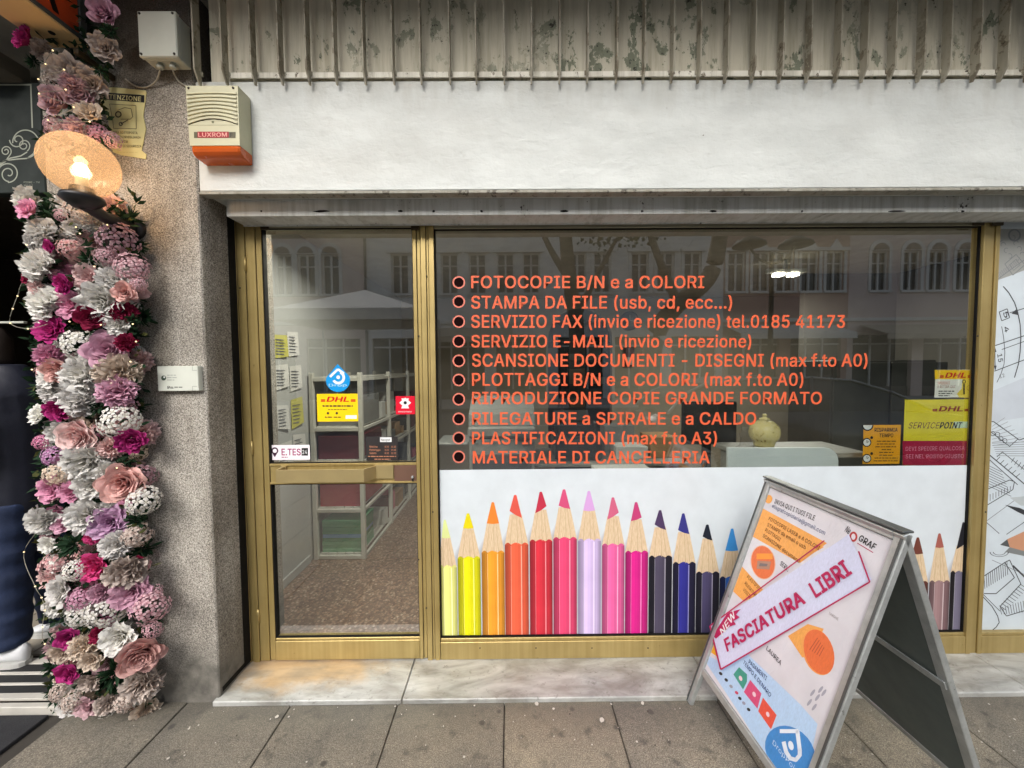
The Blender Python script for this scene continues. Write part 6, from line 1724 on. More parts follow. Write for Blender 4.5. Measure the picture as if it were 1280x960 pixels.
for s_ in (-1, 1):
    sx_ = bx + s_ * .205
    rings = [((sx_ - s_ * .03, by, z0 + 1.52), .07, .075)]
    for k in range(13):
        t = k / 12; rr_ = .074 - .014 * t + (.004 if k % 3 == 0 else -.002)
        rings.append(((sx_ + s_ * (.01 + .05 * math.sin(t * 2.2) - .09 * t * t), by + .03 * math.sin(t * 3) - .07 * t * t, z0 + 1.48 - .52 * t), rr_, rr_ * (1 + .2 * t)))
    b.loft(rings, M_NAVY, 14)
remesh(b, 'jacket', pe, .011, smooth=4)
b = MB()
b.loft([((bx, by, z0 + .82), .175, .13), ((bx, by, z0 + .90), .18, .13), ((bx, by, z0 + 1.0), .17, .125)], M_JEAN, 18)
for x in (LX, RX):
    rings = []
    for k in range(25):
        t = .03 + .97 * k / 24; xx = x + (bx - x) * .22 * t
        r_ = .084 + .030 * t + (.009 * math.sin(k * 2.9) * (1 - t * 3.2) if t < .31 else .002 * math.sin(k * 1.3))
        rings.append(((xx, by + .006 * math.sin(k * 1.7), z0 + .085 + .82 * t), r_, r_ * 1.06))
    b.loft(rings, M_JEAN, 16)
remesh(b, 'jeans', pe, .010, smooth=3)
pe.rotation_euler = (0, 0, -math.pi / 2); pe.location = (bx - by, by + bx, 0)      # side on, facing left
M_SHOE = mat('white_leather', (232, 234, 236), .45, var=.06); M_SOLE = mat('white_rubber_sole', (188, 188, 184), .6)
for x in (LX, RX):
    b = MB()
    secs = [(-.175, .020, .030), (-.165, .036, .042), (-.13, .048, .056), (-.08, .050, .070), (-.03, .044, .092), (.02, .043, .120), (.06, .040, .125), (.095, .030, .118), (.108, .014, .09)]
    vs = []; n = 12
    for oy, hw, hh in secs:
        for k in range(n):
            an = math.pi * 2 * k / n
            vs.append((x + hw * math.cos(an), by + oy, z0 + .022 + max(0, (hh - .022)) * (.5 + .5 * math.sin(an)) ))
    b.add(vs, [(i * n + k, i * n + (k + 1) % n, (i + 1) * n + (k + 1) % n, (i + 1) * n + k) for i in range(len(secs) - 1) for k in range(n)] + [tuple(range(n))[::-1], tuple(range((len(secs) - 1) * n, len(secs) * n))], M_SHOE, True)
    so = b.build('trainer', pe)
    b = MB(); ring_ = [(x - hw * 1.06, by + oy) for oy, hw, hh in secs] + [(x + hw * 1.06, by + oy) for oy, hw, hh in secs[::-1]]
    b.prism([Vector((q[0], q[1], z0 + .0005)) for q in ring_], (0, 0, .024), M_SOLE); b.build('sole', so)
b = MB(); b.loft([((bx, by - .12, z0 + 1.66), .06, .05), ((bx, by - .14, z0 + 1.70), .082, .072), ((bx, by - .165, z0 + 1.76), .086, .094), ((bx, by - .17, z0 + 1.82), .084, .10), ((bx, by - .17, z0 + 1.87), .06, .075), ((bx, by - .17, z0 + 1.89), .03, .04)], mat('dark_brown_hair', (40, 30, 24), .7, bump=.6, bs=80)); b.build('hair', pe)

# ================================================================== SHOP INTERIOR
F0 = .03
m_in = mat('interior_beige_wall', (158, 150, 132), .8, var=.06, vs=2); m_ing = mat('interior_grey_wall', (176, 178, 176), .7, var=.05, vs=2)
m_ceil = mat('interior_ceiling', (176, 170, 156), .8)
MB().box(-1.74, 4.7, .055, 7.5, -.1, F0, M_TERR).build('shop_floor', kind='structure')
rm = MB()
rm.box(-1.76, -1.70, .056, 4.2, F0 + .001, 2.74, m_ing)
rm.box(4.62, 4.70, .056, 7.4, F0 + .001, 2.74, mat('darkened_right_side', (84, 81, 74), .7, var=.08))  # right wall toned dark to keep this side of the room dim
ax0, ax1 = P(685, 450, 4.0).x, P(765, 450, 4.0).x; az = P(725, 385, 4.0).z
rm.box(-1.70, ax0, 4.0, 4.12, F0 + .001, 2.74, m_in); rm.box(ax1, 4.61, 4.0, 4.12, F0 + .001, 2.74, m_in)
ra = (ax1 - ax0) / 2; cxa = (ax0 + ax1) / 2; zsp = az - ra
n = 14
pa = [(cxa - ra * math.cos(math.pi * i / n), zsp + ra * math.sin(math.pi * i / n)) for i in range(n + 1)]
for (xa, za), (xb2, zb2) in zip(pa, pa[1:]):
    rm.prism([Vector((xa, 4.0, za)), Vector((xb2, 4.0, zb2)), Vector((xb2, 4.0, 2.74)), Vector((xa, 4.0, 2.74))], (0, .12, 0), m_in)
m_dark_side = mat('darkened_right_side', (84, 81, 74), .7, var=.08)
rm.box(P(1004, 450, 2.5).x, 4.61, 2.5, 2.58, F0 + .001, 2.74, m_dark_side)  # added panel; its dark colour stands in for dimness on the right
tag(rm.build('shop_wall'), 'beige inner walls of the copy shop with an arched opening and an added dark panel', 'wall', kind='structure')
MB().box(-1.76, 4.7, .056, 7.5, 2.745, 2.80, m_ceil).build('shop_ceiling', kind='structure')
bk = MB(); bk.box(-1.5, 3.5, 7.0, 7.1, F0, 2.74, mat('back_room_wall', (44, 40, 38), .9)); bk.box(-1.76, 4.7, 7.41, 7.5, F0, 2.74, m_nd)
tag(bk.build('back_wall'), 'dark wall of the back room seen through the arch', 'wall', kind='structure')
MB().box(-1.69, 4.6, .12, .20, Z(285, .12), 2.744, mat('inner_lintel', (120, 112, 92), .7)).build('lintel', kind='structure')
MB().box(-1.699, -1.685, .06, 1.08, F0 + .002, .10, m_ing, .003).build('skirting', kind='structure')
# ceiling lamp
cl_ = empty('ceiling_lamp', 'row of small lit spotlights on the shop ceiling', 'ceiling lamp')
q = P(982, 345, 1.9)
b = MB(); b.box(q.x - .20, q.x + .20, 1.87, 1.93, q.z + .03, q.z + .07, M_WHITEP, .004); b.box(q.x - .01, q.x + .01, 1.89, 1.91, q.z + .07, 2.744, M_WHITEP); b.build('lamp_bar', cl_)
em = emit_mat('spot_lamp_glow', (255, 246, 226), 5)
for k in (-.10, -.05, .05, .10):
    MB().box(q.x + k - .015, q.x + k + .015, 1.855, 1.945, q.z - .004, q.z + .029, em, .004).build('spot', cl_)
al = bpy.data.lights.new('ceiling_lamp_light', 'AREA'); al.energy = 36; al.size = .5; al.color = (1, .95, .86)
alo = bpy.data.objects.new('ceiling_lamp_light', al); col.objects.link(alo); alo.location = (q.x, 1.9, q.z - .02); alo.parent = cl_
sp2 = empty('ceiling_spot', 'small lit ceiling spotlight glimpsed at the top of the door glass', 'ceiling lamp')
q = P(484, 288, .75)
b = MB(); b.lathe([(0, .045), (.03, .045), (.034, .0), (.028, .0), (.026, .02), (0, .02)], M_WHITEP, 18, o=(q.x, .75, q.z)); b.box(q.x - .006, q.x + .006, .744, .756, q.z + .045, 2.744, M_WHITEP); b.build('lamp_body', sp2)
b = MB(); b.lathe([(0, .019), (.025, .019), (.025, .012), (0, .010)], em, 14, o=(q.x, .75, q.z)); b.build('spot', sp2)
al2 = bpy.data.lights.new('ceiling_spot_light', 'AREA'); al2.energy = 25; al2.size = .12; al2.color = (1, .93, .82)
alo2 = bpy.data.objects.new('ceiling_spot_light', al2); col.objects.link(alo2); alo2.location = (q.x, .75, q.z - .004); alo2.rotation_euler = (R(-12), R(-10), 0); alo2.parent = sp2
# white slatted shelving running back along the left wall
su = empty('shelving_unit', 'white metal shelving with coloured stock seen through the door', 'shelving')
m_sw = mat('white_shelving', (198, 198, 190), .45, var=.06, vs=8)
ya0 = G(398, 700, F0).y; sxa, sxb = G(398, 697, F0).x, P(453, 640, ya0).x
bays = [ya0, ya0 + .75, ya0 + 1.5, ya0 + 2.25]
zt2 = P(425, 466, ya0).z
for y in bays:
    for x in (sxa, sxb):
        MB().box(x - .018, x + .018, y, y + .036, F0, zt2, m_sw, .003).build('post', su)
    b = MB()
    for k, z in enumerate((P(425, 695, ya0).z, P(425, 637, ya0).z, P(425, 577, ya0).z, P(425, 520, ya0).z - .10, zt2 - .04)):
        b.box(sxa + .0185, sxb - .0185, y + .004, y + .03, z - .03, z, m_sw, .002)
    b.build('cross_rail', su)
LV = [P(425, 695, ya0).z, P(425, 637, ya0).z, P(425, 577, ya0).z, P(425, 520, ya0).z - .10, zt2 - .04]
for z in LV:
    for y0_, y1_ in zip(bays, bays[1:]):
        for k in range(5):
            xx = sxa + .02 + (sxb - sxa - .04) * k / 5
            MB().box(xx, xx + (sxb - sxa - .04) / 5 - .008, y0_ + .037, y1_ - .001, z - .004, z + .008, m_sw, .001).build('slat', su)
    for x in (sxa, sxb): MB().box(x - .010, x + .010, bays[0] + .037, bays[-1] - .001, z - .030, z - .0045, m_sw, .001).build('side_rail', su)
ms = dict(red=mat('red_stock', (150, 36, 52), .5, var=.1), dred=mat('maroon_box', (98, 26, 38), .5, var=.12), green=mat('green_paper', (70, 146, 104), .6, var=.1), green2=mat('pale_green_paper', (112, 170, 134), .6),
          blue=mat('sky_blue_paper', (108, 160, 204), .6), white=mat('white_ream', (190, 192, 188), .6), grey=mat('grey_box', (118, 120, 118), .6), black=mat('black_binder', (34, 34, 38), .5), pinkp=mat('pink_paper', (190, 110, 124), .6), kraft=mat('kraft_box', (160, 128, 92), .7))
def stock(x0, x1, y0, y1, z0, z1, m, name, label, cat, c=.003):
    MB().box(x0, x1, y0, y1, z0, z1, ms[m], c).build(name, label=label, cat=cat)
sa, sb = sxa + .025, sxb - .025
stock(sa, sb, bays[0] + .05, bays[0] + .6, LV[1] + .009, LV[2] - .05, 'red', 'storage_box', 'bright red box on the second shelf, just below the door handle', 'box')
stock(sa - .005, sb, bays[0] + .05, bays[0] + .6, LV[2] + .009, LV[3] - .08, 'dred', 'storage_box', 'maroon box on the third shelf, just above the door handle', 'box')
stock(sa, sb, bays[0] + .06, bays[0] + .55, LV[3] + .009, LV[3] + .26, 'grey', 'storage_box', 'grey box behind the yellow courier sticker', 'box')
for k in range(9):
    z = LV[0] + .009 + k * .031
    cc = 'green2' if k < 3 else ('blue' if k in (4,) else 'green')
    MB().box(sa + .01 + rf.uniform(-.006, .006), sb - .01 + rf.uniform(-.006, .006), bays[0] + .045 + rf.uniform(0, .012), bays[0] + .35, z, z + .0295, ms[cc], .002).build('paper_ream', label='%s paper ream, %s from the bottom of the green stack' % ('sky blue' if k == 4 else ('pale green' if k < 3 else 'mid green'), ['first', 'second', 'third', 'fourth', 'fifth', 'sixth', 'seventh', 'eighth', 'ninth'][k]), cat='paper ream', group='reams stacked on the bottom shelf')
kinds = ['white', 'grey', 'black', 'dred', 'pinkp', 'white', 'kraft', 'white', 'dred', 'black']
for li, z in enumerate(LV[:4]):
    for bi in (1, 2):
        y = bays[bi] + .06; ci = -1
        while y < bays[bi + 1] - .12:
            wd = rf.uniform(.10, .24); hh = rf.uniform(.05, min(.24, LV[li + 1] - z - .08))
            wd = min(wd, bays[bi + 1] - .05 - y)
            q_ = rf.choice(kinds); ci += 1
            MB().box(sxa + .03, sxb - rf.uniform(.0, .06) - .01, y, y + wd - .012, z + .0085, z + hh, ms[q_], .003).build('stock_pile', label='%s pile of stock, %s along the %s shelf of the %s shelving bay' % ({'white': 'white', 'grey': 'grey', 'black': 'black', 'dred': 'maroon', 'pinkp': 'pink', 'kraft': 'brown'}[q_], ['first', 'second', 'third', 'fourth', 'fifth', 'sixth', 'seventh', 'eighth'][ci], ('lowest', 'second', 'third', 'fourth')[li], ('middle', 'farthest')[bi - 1]), cat='stock', group='piles of stock on the white shelving')
            y += wd
    y = bays[0] + .62
    if li < 4 and bays[1] - y > .1:
        MB().box(sxa + .03, sxb - .02, y, bays[1] - .02, z + .0085, z + .16, ms['white'], .003).build('stock_pile', label='white pile at the back of the nearest bay, %s shelf' % ('lowest', 'second', 'third', 'fourth')[li], cat='stock', group='piles of stock on the white shelving')
# papers pinned on the grey left wall
for i in range(16):
    y = .30 + (i % 4) * .19 + rf.uniform(-.02, .02); z = .95 + (i // 4) * .27 + rf.uniform(-.03, .03)
    cc = [prt((212, 212, 208)), prt((200, 202, 206)), prt((214, 208, 196)), prt((190, 186, 96))][0 if i % 7 else 3] if i != 5 else prt((186, 182, 90))
    pp = MB(); w_, h_ = rf.uniform(.13, .19), rf.uniform(.16, .24)
    if i == 9: w_, h_ = .09, .10
    sk = rf.uniform(-.02, .02)
    pp.add([(-1.694, y, z + sk), (-1.694 + .012, y + w_, z - sk), (-1.690, y + w_, z + h_ - sk), (-1.696, y, z + h_)], [(0, 1, 2, 3)], cc)
    for k in range(6):
        za = z + h_ * .12 + k * h_ * .13
        pp.add([(-1.6925, y + .015, za), (-1.683, y + w_ * rf.uniform(.5, .85), za), (-1.683, y + w_ * .6, za + .008), (-1.6925, y + .015, za + .008)], [(0, 1, 2, 3)], prt((110, 112, 116)))
    tag(pp.build('pinned_paper'), '%s paper pinned on the left wall, %s row, %s from the door' % (('small yellow' if i == 9 else 'white printed'), ('lowest', 'second', 'third', 'topmost')[i // 4], ('first', 'second', 'third', 'fourth')[i % 4]), 'paper', 'papers pinned on the left wall')
sn = MB(); sn.box(-1.699, -1.694, .44, .60, 2.02, 2.30, prt((190, 188, 168)), .001); so = sn.build('wall_notice', label='white and yellow notice high on the wall, top left of the door glass', cat='notice')
sn = MB(); sn.box(-1.6935, -1.692, .46, .58, 2.12, 2.22, prt((196, 180, 40))); sn.box(-1.6935, -1.692, .45, .59, 2.255, 2.285, BLK)
for k in range(4): sn.box(-1.6935, -1.692, .46, .57, 2.04 + k * .018, 2.047 + k * .018, BLK)
sn.build('print', so)
# arch shelves, boxes in the back room
bs_ = empty('back_shelf', 'dark shelf of boxes seen through the arched opening', 'shelf')
b = MB()
for z in (.4, .85, 1.3, 1.75, 2.15): b.box(cxa - 1.2, cxa + 1.2, 5.2, 5.6, z, z + .03, m_wd)
for x in (cxa - 1.2, cxa - .1, cxa + 1.17): b.box(x, x + .03, 5.2, 5.6, F0, 2.18, m_wd)
b.build('shelf_frame', bs_)
for i in range(12):
    z = (.88, 1.33, 1.78)[i % 3]; x = cxa - .95 + (i // 3) * .45 + rf.uniform(0, .08)
    q_ = rf.choice(['kraft', 'grey', 'dred', 'white'])
    MB().box(x, x + rf.uniform(.2, .3), 5.25, 5.5, z + .0005, z + rf.uniform(.12, .3), ms[q_], .005).build('back_room_box', label='%s box through the arch, %s column, %s board' % ({'kraft': 'brown', 'grey': 'grey', 'dred': 'maroon', 'white': 'white'}[q_], ('leftmost', 'second', 'third', 'rightmost')[i // 3], ('lower', 'middle', 'upper')[i % 3]), cat='box', group='boxes through the arch')
# wall clock
ck = empty('wall_clock', 'round dark wall clock right of the arch inside the shop', 'clock')
q = P(787, 401, 3.97)
b = MB(); b.lathe([(0, .02), (.125, .02), (.148, .012), (.15, 0), (.15, -.02)], M_BLACKPL, 30, M=Matrix.Rotation(R(90), 4, 'X'), o=(q.x, 3.978, q.z)); b.build('clock_body', ck)
b = MB(); b.box(q.x - .004, q.x + .004, 3.953, 3.956, q.z, q.z + .09, M_GREYPL); b.box(q.x, q.x + .06, 3.953, 3.956, q.z - .004, q.z + .004, M_GREYPL); b.build('clock_hands', ck)
# wall phone / box under clock
q = P(787, 445, 3.95)
b = MB(); b.box(q.x - .07, q.x + .07, 3.93, 3.999, q.z - .16, q.z + .14, mat('maroon_case', (80, 34, 36), .5), .008); b.box(q.x - .05, q.x + .05, 3.922, 3.93, q.z - .14, q.z - .02, M_GREYPL, .003)
tag(b.build('wall_box'), 'small maroon box fixed on the wall under the round clock', 'wall box')
# photocopier
pc = empty('photocopier', 'pale grey photocopier standing behind the left part of the window', 'photocopier')
yc2 = 1.15; q0, q1 = P(586, 540, yc2), P(668, 470, yc2)
m_pc = mat('copier_plastic', (128, 130, 127), .5, var=.05); m_pcd = mat('copier_dark', (66, 68, 72), .4)
b = MB(); b.box(q0.x, q1.x, yc2, yc2 + .6, F0 + .08, 1.05, m_pc, .02); b.build('cabinet', pc)
b = MB(); b.box(q0.x - .01, q1.x + .01, yc2 - .02, yc2 + .6, 1.06, 1.16, m_pc, .02); b.build('scanner_bed', pc)
b = MB(); b.prism([Vector((q0.x, yc2, 1.165)), Vector((q0.x, yc2 + .58, 1.165)), Vector((q0.x, yc2 + .58, 1.36)), Vector((q0.x, yc2 + .30, 1.40)), Vector((q0.x, yc2 + .02, 1.26))], (q1.x - q0.x, 0, 0), m_pc); b.build('document_feeder', pc)
b = MB(); b.box(q0.x - .30, q0.x - .02, yc2 + .1, yc2 + .5, .98, 1.0, m_pc, .004); b.build('paper_tray', pc)
b = MB(); b.box(q1.x - .17, q1.x + .04, yc2 - .16, yc2 - .025, 1.08, 1.13, m_pcd, .008); b.build('control_panel', pc)
for k in range(3): MB().box(q0.x + .03, q1.x - .03, yc2 - .012, yc2 - .0005, .16 + k * .27, .38 + k * .27, m_pcd if k == 2 else m_pc, .006).build('drawer', pc)
# desks, monitor, printer
m_dsk = mat('beech_desk', (158, 120, 84), .5, var=.12, vs=5); m_dt = mat('pale_desk_top', (140, 140, 134), .4)
dk = empty('desk', 'wooden desk with a pale top behind the middle of the window', 'desk')
b = MB(); b.box(.22, 1.62, 1.35, 2.05, .75, .78, m_dt, .004); b.build('desk_top', dk)
for x in (.26, 1.54): MB().box(x, x + .04, 1.4, 2.0, F0, .749, m_dsk, .003).build('leg', dk)
MB().box(.31, 1.53, 1.95, 1.97, .3, .749, m_dsk).build('modesty_panel', dk)
mo = empty('monitor', 'black computer monitor seen from behind, beside the cream vase', 'monitor')
yv = .62; q0, q1 = P(853, 556, yv), P(922, 502, yv)
b = MB(); b.box(q0.x, q1.x, yv, yv + .03, q0.z, q1.z, M_BLACKPL, .008); b.build('screen', mo)
b = MB(); b.box((q0.x + q1.x) / 2 - .03, (q0.x + q1.x) / 2 + .03, yv + .031, yv + .06, .82, q0.z + .12, M_BLACKPL, .004); b.box((q0.x + q1.x) / 2 - .12, (q0.x + q1.x) / 2 + .12, yv - .02, yv + .16, .811, .822, M_BLACKPL, .004); b.build('stand', mo)
# counter just behind the window
ct = empty('counter', 'grey counter running behind the shop window', 'counter')
b = MB(); b.box(.45, 2.35, .34, .95, .78, .81, mat('grey_counter_top', (84, 82, 78), .45), .004); b.build('counter_top', ct)
b = MB(); b.box(.5, 2.3, .42, .9, F0, .779, mat('counter_body', (80, 77, 72), .6), .004); b.build('cabinet', ct)
# white shelf board with rounded corner, vase stands behind it
wbp = MB(); yw = .10
pts = [(910, 590), (910, 560), (1032, 560), (1038, 561), (1043, 564), (1046.5, 569), (1048, 576), (1048, 590)]
wbp.prism([P(x, y, yw) for x, y in pts], (0, .018, 0), mat('white_panel', (206, 214, 216), .45, var=.04))
tag(wbp.build('white_panel'), 'white board with a rounded corner standing behind the pencil print', 'board')
lg = MB(); q = P(957, 557, .35); lz = q.z
lg.box(P(905, 557, .35).x, P(1046, 557, .35).x, .125, .47, lz - .03, lz, m_dt, .003); lg.box(P(905, 557, .35).x + .04, P(905, 557, .35).x + .07,   .36, .46, .811, lz - .031, m_dt); lg.box(P(1046, 557, .35).x - .07, P(1046, 557, .35).x - .04,   .36, .46, .811, lz - .031, m_dt)
tag(lg.build('raised_shelf'), 'pale raised shelf carrying the cream vase', 'shelf')
va = empty('vase', 'round cream ceramic vase with brown painted branch and a small lid', 'vase')
m_va = NT('cream_ceramic'); m_va.col(m_va.ramp(m_va.noise(26, 4, .6, None, 1.2), [(.30, lin((106, 60, 40))), (.36, lin((206, 192, 130))), (.7, lin((214, 204, 156)))])); m_va.set(Roughness=.15); m_va = m_va.mat
q = P(955, 557, .33); r_ = 17.5 / 481 * 2.43
b = MB(); prof = [(0, 0), (r_ * .6, 0), (r_ * .66, .012)] + [(r_ * math.sin(a), r_ * .95 - r_ * .95 * math.cos(a) + .006) for a in [math.pi * (.25 + .62 * i / 12) for i in range(13)]]
b.lathe(prof + [(r_ * .30, r_ * 1.86), (r_ * .28, r_ * 1.95)], m_va, 28, o=(q.x, .33, lz + .0005)); b.build('belly', va)
b = MB(); b.lathe([(r_ * .36, r_ * 1.95), (r_ * .34, r_ * 2.03), (r_ * .12, r_ * 2.10), (r_ * .10, r_ * 2.16), (r_ * .17, r_ * 2.24), (r_ * .12, r_ * 2.34), (0, r_ * 2.36)], m_va, 20, o=(q.x, .33, lz + .0005)); b.build('lid', va)
# crumpled clear wrapping left of the vase
wr = MB(); q = P(933, 557, .28)
M_FILM = glass_mat('clear_film', (.9, .9, .9), 1.6, .3, .1)
rr2 = random.Random(5); vs = []
for j in range(7):
    for i in range(9):
        a = 2 * math.pi * i / 9; rr_ = (.055 - .004 * j) * rr2.uniform(.7, 1.2)
        vs.append((q.x + rr_ * math.cos(a), .28 + rr_ * .8 * math.sin(a), lz + .001 + j * .021 + rr2.uniform(0, .004)))
wr.add(vs, [(j * 9 + i, j * 9 + (i + 1) % 9, (j + 1) * 9 + (i + 1) % 9, (j + 1) * 9 + i) for j in range(6) for i in range(9)], M_FILM)
tag(wr.build('clear_wrapping'), 'crumpled clear plastic wrapping beside the cream vase', 'wrapping')
# dark cupboard and a stool of clutter at the right
cb = empty('cupboard', 'dark grey cupboard behind the right part of the window', 'cupboard')
m_cb = mat('dark_grey_laminate', (88, 86, 80), .5, var=.08)
q0, q1 = P(1036, 560, 1.2), P(1120, 450, 1.2)
b = MB(); b.box(q0.x, q1.x + .35, 1.2, 1.7, F0, q1.z, m_cb, .004); b.build('carcass', cb)
for k in range(2):
    xx = q0.x + .01 + k * .5
    d_ = MB().box(xx, xx + .48, 1.18, 1.199, F0 + .05, q1.z - .02, m_cb, .003).build('door', cb)
    MB().box(xx + (.43 if k == 0 else .04), xx + (.44 if k == 0 else .05), 1.165, 1.179, .9, 1.05, M_ALU, .002).build('handle', d_)
prn = empty('printer', 'black desktop printer on the pale desk top', 'printer')
b = MB(); b.box(.42, .86, 1.45, 1.9, .781, 1.0, M_BLACKPL, .02); b.build('casing', prn)
b = MB(); b.prism([Vector((.46, 1.80, 1.001)), Vector((.46, 1.88, 1.001)), Vector((.46, 1.96, 1.2)), Vector((.46, 1.945, 1.2))], (.36, 0, 0), m_pcd); b.build('paper_feed', prn)
for i, (x, y, w_, d_, h_, m_) in enumerate(((1.0, 1.5, .3, .22, .12, 'white'), (1.34, 1.55, .24, .3, .2, 'kraft'), (.95, 1.75, .3, .2, .28, 'grey'))):
    stock(x, x + w_, y, y + d_, .7805, .7805 + h_, m_, 'desk_box', ['stack of white paper on the wooden desk', 'brown box on the right end of the wooden desk', 'grey file box at the back of the wooden desk'][i], 'box')
cr = MB(); q = P(830, 530, .6)
cr.box(.62, .98, .45, .72, .811, .90, ms['pinkp'], .01); cr.box(.60, 1.0, .44, .74, .9005, .93, ms['white'], .004)
tag(cr.build('folder_pile'), 'pink and white folders piled on the counter behind the lettering', 'folders')
ch_ = empty('office_chair', 'dark office chair between the photocopier and the desk', 'chair')
q = P(728, 560, 1.2)
b = MB(); b.box(q.x - .22, q.x + .22, 1.1, 1.54, .46, .54, M_BLACKPL, .03); b.build('seat', ch_)
b = MB(); b.box(q.x - .20, q.x + .20, 1.52, 1.58, .62, 1.15, M_BLACKPL, .03); b.box(q.x - .03, q.x + .03, 1.56, 1.60, .5, .8, M_BLACKPL); b.build('backrest', ch_)
b = MB(); b.tube([(q.x, 1.32, .10), (q.x, 1.32, .46)], .03, M_SCREW, 10)
for k in range(5):
    a = k * 2 * math.pi / 5; b.tube([(q.x, 1.32, .12), (q.x + .28 * math.cos(a), 1.32 + .28 * math.sin(a), .075)], [.028, .018], M_SCREW, 8)
b.build('star_base', ch_)

# ================================================================== THE STREET OPPOSITE (seen mirrored in the glass)
def VP(px, py, D):      # D: distance of the mirrored point behind the glass; returns the real place in the street
    p = P(px, py, D); return Vector((p.x, -D, p.z))
YO = -17.9
m_fc = mat('pale_stucco', (232, 229, 222), .8, var=.07, vs=.4, bump=.2, bs=8); m_fp = mat('pink_stucco', (226, 206, 194), .8, var=.08, vs=.4, bump=.2, bs=8)
m_fr = mat('warm_stucco', (196, 160, 142), .8, var=.08, vs=.4); m_tr = mat('stone_trim', (228, 225, 216), .7, var=.06, vs=2)
m_wf = mat('white_window_frame', (216, 214, 206), .5); m_shop = mat('shop_dark', (46, 46, 48), .5); 
m_ogl = NT('dark_window_glass'); m_ogl.b.inputs['Base Color'].default_value = (.03, .035, .04, 1); m_ogl.set(Roughness=.08); m_ogl = m_ogl.mat
m_roof = mat('terracotta_roof', (150, 92, 68), .8, var=.15, vs=3)
def zo(py): return VP(640, py, -YO).z
wz0, wz1 = zo(366), zo(316)
def facade(name, x0, x1, top, wall, xs, label, arch=True, shops=3, gap=.46):
    bd = empty(name, label, 'building')
    W2 = gap
    b = MB(); g = [x0]
    for x in xs: g += [x - W2, x + W2]
    g.append(x1)
    rows = [(3.9, wz0, 1, wz1), (wz1 + .9, wz1 + 2.0, 1, wz1 + 4.0)] if top > 12 else [(3.9, wz0, 1, wz1)]
    zc = 3.9
    zrows = [(wz0, wz1)] + ([(wz1 + 1.9, wz1 + 4.0)] if top > wz1 + 4.6 else [])
    for z0_, z1_ in zrows:
        b.box(x0, x1, YO - .3, YO, zc, z0_, wall)
        for i in range(0, len(g), 2): b.box(g[i], g[i + 1], YO - .3, YO, z0_, z1_, wall)
        zc = z1_
    b.box(x0, x1, YO - .3, YO, zc, top, wall); b.box(x0, x1, YO - 8, YO - .31, 0, top - .05, m_shop)
    # ground floor piers
    n = shops; wq = (x1 - x0) / n
    for i in range(n + 1):
        xx = x0 + wq * i; b.box(max(x0, xx - .3), min(x1, xx + .3), YO - .3, YO, 0, 3.2, wall)
    b.box(x0, x1, YO - .3, YO, 3.2, 3.899, wall)
    b.build('wall', bd)
    b = MB(); b.box(x0, x1, YO + .001, YO + .12, 3.9, 4.08, m_tr, .02); b.box(x0, x1, YO + .001, YO + .3, top - .35, top, m_tr, .04)
    if top > wz1 + 4.6: b.box(x0, x1, YO + .001, YO + .12, wz1 + 1.05, wz1 + 1.25, m_tr, .02)
    b.build('cornice', bd)
    MB().box(x0, x1, YO - 8, YO + .5, top + .001, top + .2, m_roof).build('roof', bd)
    for z0_, z1_ in zrows:
        for x in xs:
            f = MB(); f.box(x - W2 + .001, x - W2 + .09, YO - .16, YO - .08, z0_, z1_, m_wf); f.box(x + W2 - .09, x + W2 - .001, YO - .16, YO - .08, z0_, z1_, m_wf)
            f.box(x - .05, x + .05, YO - .16, YO - .08, z0_, z1_, m_wf); f.box(x - W2 + .091, x + W2 - .091, YO - .16, YO - .085, z1_ - .08, z1_, m_wf); f.box(x - W2 + .091, x + W2 - .091, YO - .155, YO - .084, z0_ + (z1_ - z0_) * .68, z0_ + (z1_ - z0_) * .68 + .06, m_wf)
            f.box(x - W2 - .12, x + W2 + .12, YO + .001, YO + .14, z0_ - .12, z0_ - .001, m_tr, .01)
            fo = f.build('window', bd)
            MB().box(x - W2 + .002, x + W2 - .002, YO - .21, YO - .17, z0_, z1_, m_ogl).build('pane', fo)
            s_ = MB()
            s_.box(x - W2 - .14, x - W2, YO + .001, YO + .06, z0_, z1_, m_tr); s_.box(x + W2, x + W2 + .14, YO + .001, YO + .06, z0_, z1_, m_tr)
            if arch:
                pts = [Vector((x + (W2 + .14) * math.cos(a), YO + .001, z1_ + (W2 + .10) * math.sin(a))) for a in [math.pi * i / 12 for i in range(13)]]
                s_.prism(pts, (0, .09, 0), m_tr)
                pts = [Vector((x + (W2 - .06) * math.cos(a), YO + .092, z1_ + .03 + (W2 - .12) * math.sin(a))) for a in [math.pi * i / 12 for i in range(13)]]
                s_.prism(pts, (0, .01, 0), mat('hood_shade_panel', (150, 134, 120), .8))
            else:
                s_.box(x - W2 - .2, x + W2 + .2, YO + .001, YO + .16, z1_ + .001, z1_ + .16, m_tr, .01); s_.prism([Vector((x - .3, YO + .001, z1_ + .17)), Vector((x + .3, YO + .001, z1_ + .17)), Vector((x, YO + .001, z1_ + .6))], (0, .1, 0), m_tr)
            s_.build('surround', fo)
    for i in range(n):
        xx = x0 + wq * i + .3; xe_ = x0 + wq * (i + 1) - .3
        b = MB(); b.box(xx + .01, xe_ - .01, YO - .25, YO - .2, .5, 3.19, m_ogl)
        b.box(xx + .01, xe_ - .01, YO - .25, YO - .15, 0, .499, mat('shop_plinth', (96, 90, 84), .6))
        for k in range(1, 3): b.box(xx + (xe_ - xx) * k / 3 - .04, xx + (xe_ - xx) * k / 3 + .04, YO - .2, YO - .12, .5, 3.19, m_wf)
        b.box(xx + .01, xe_ - .01, YO - .2, YO - .1, 2.7, 2.78, m_wf)
        b.build('shop_glazing', bd)
    return bd
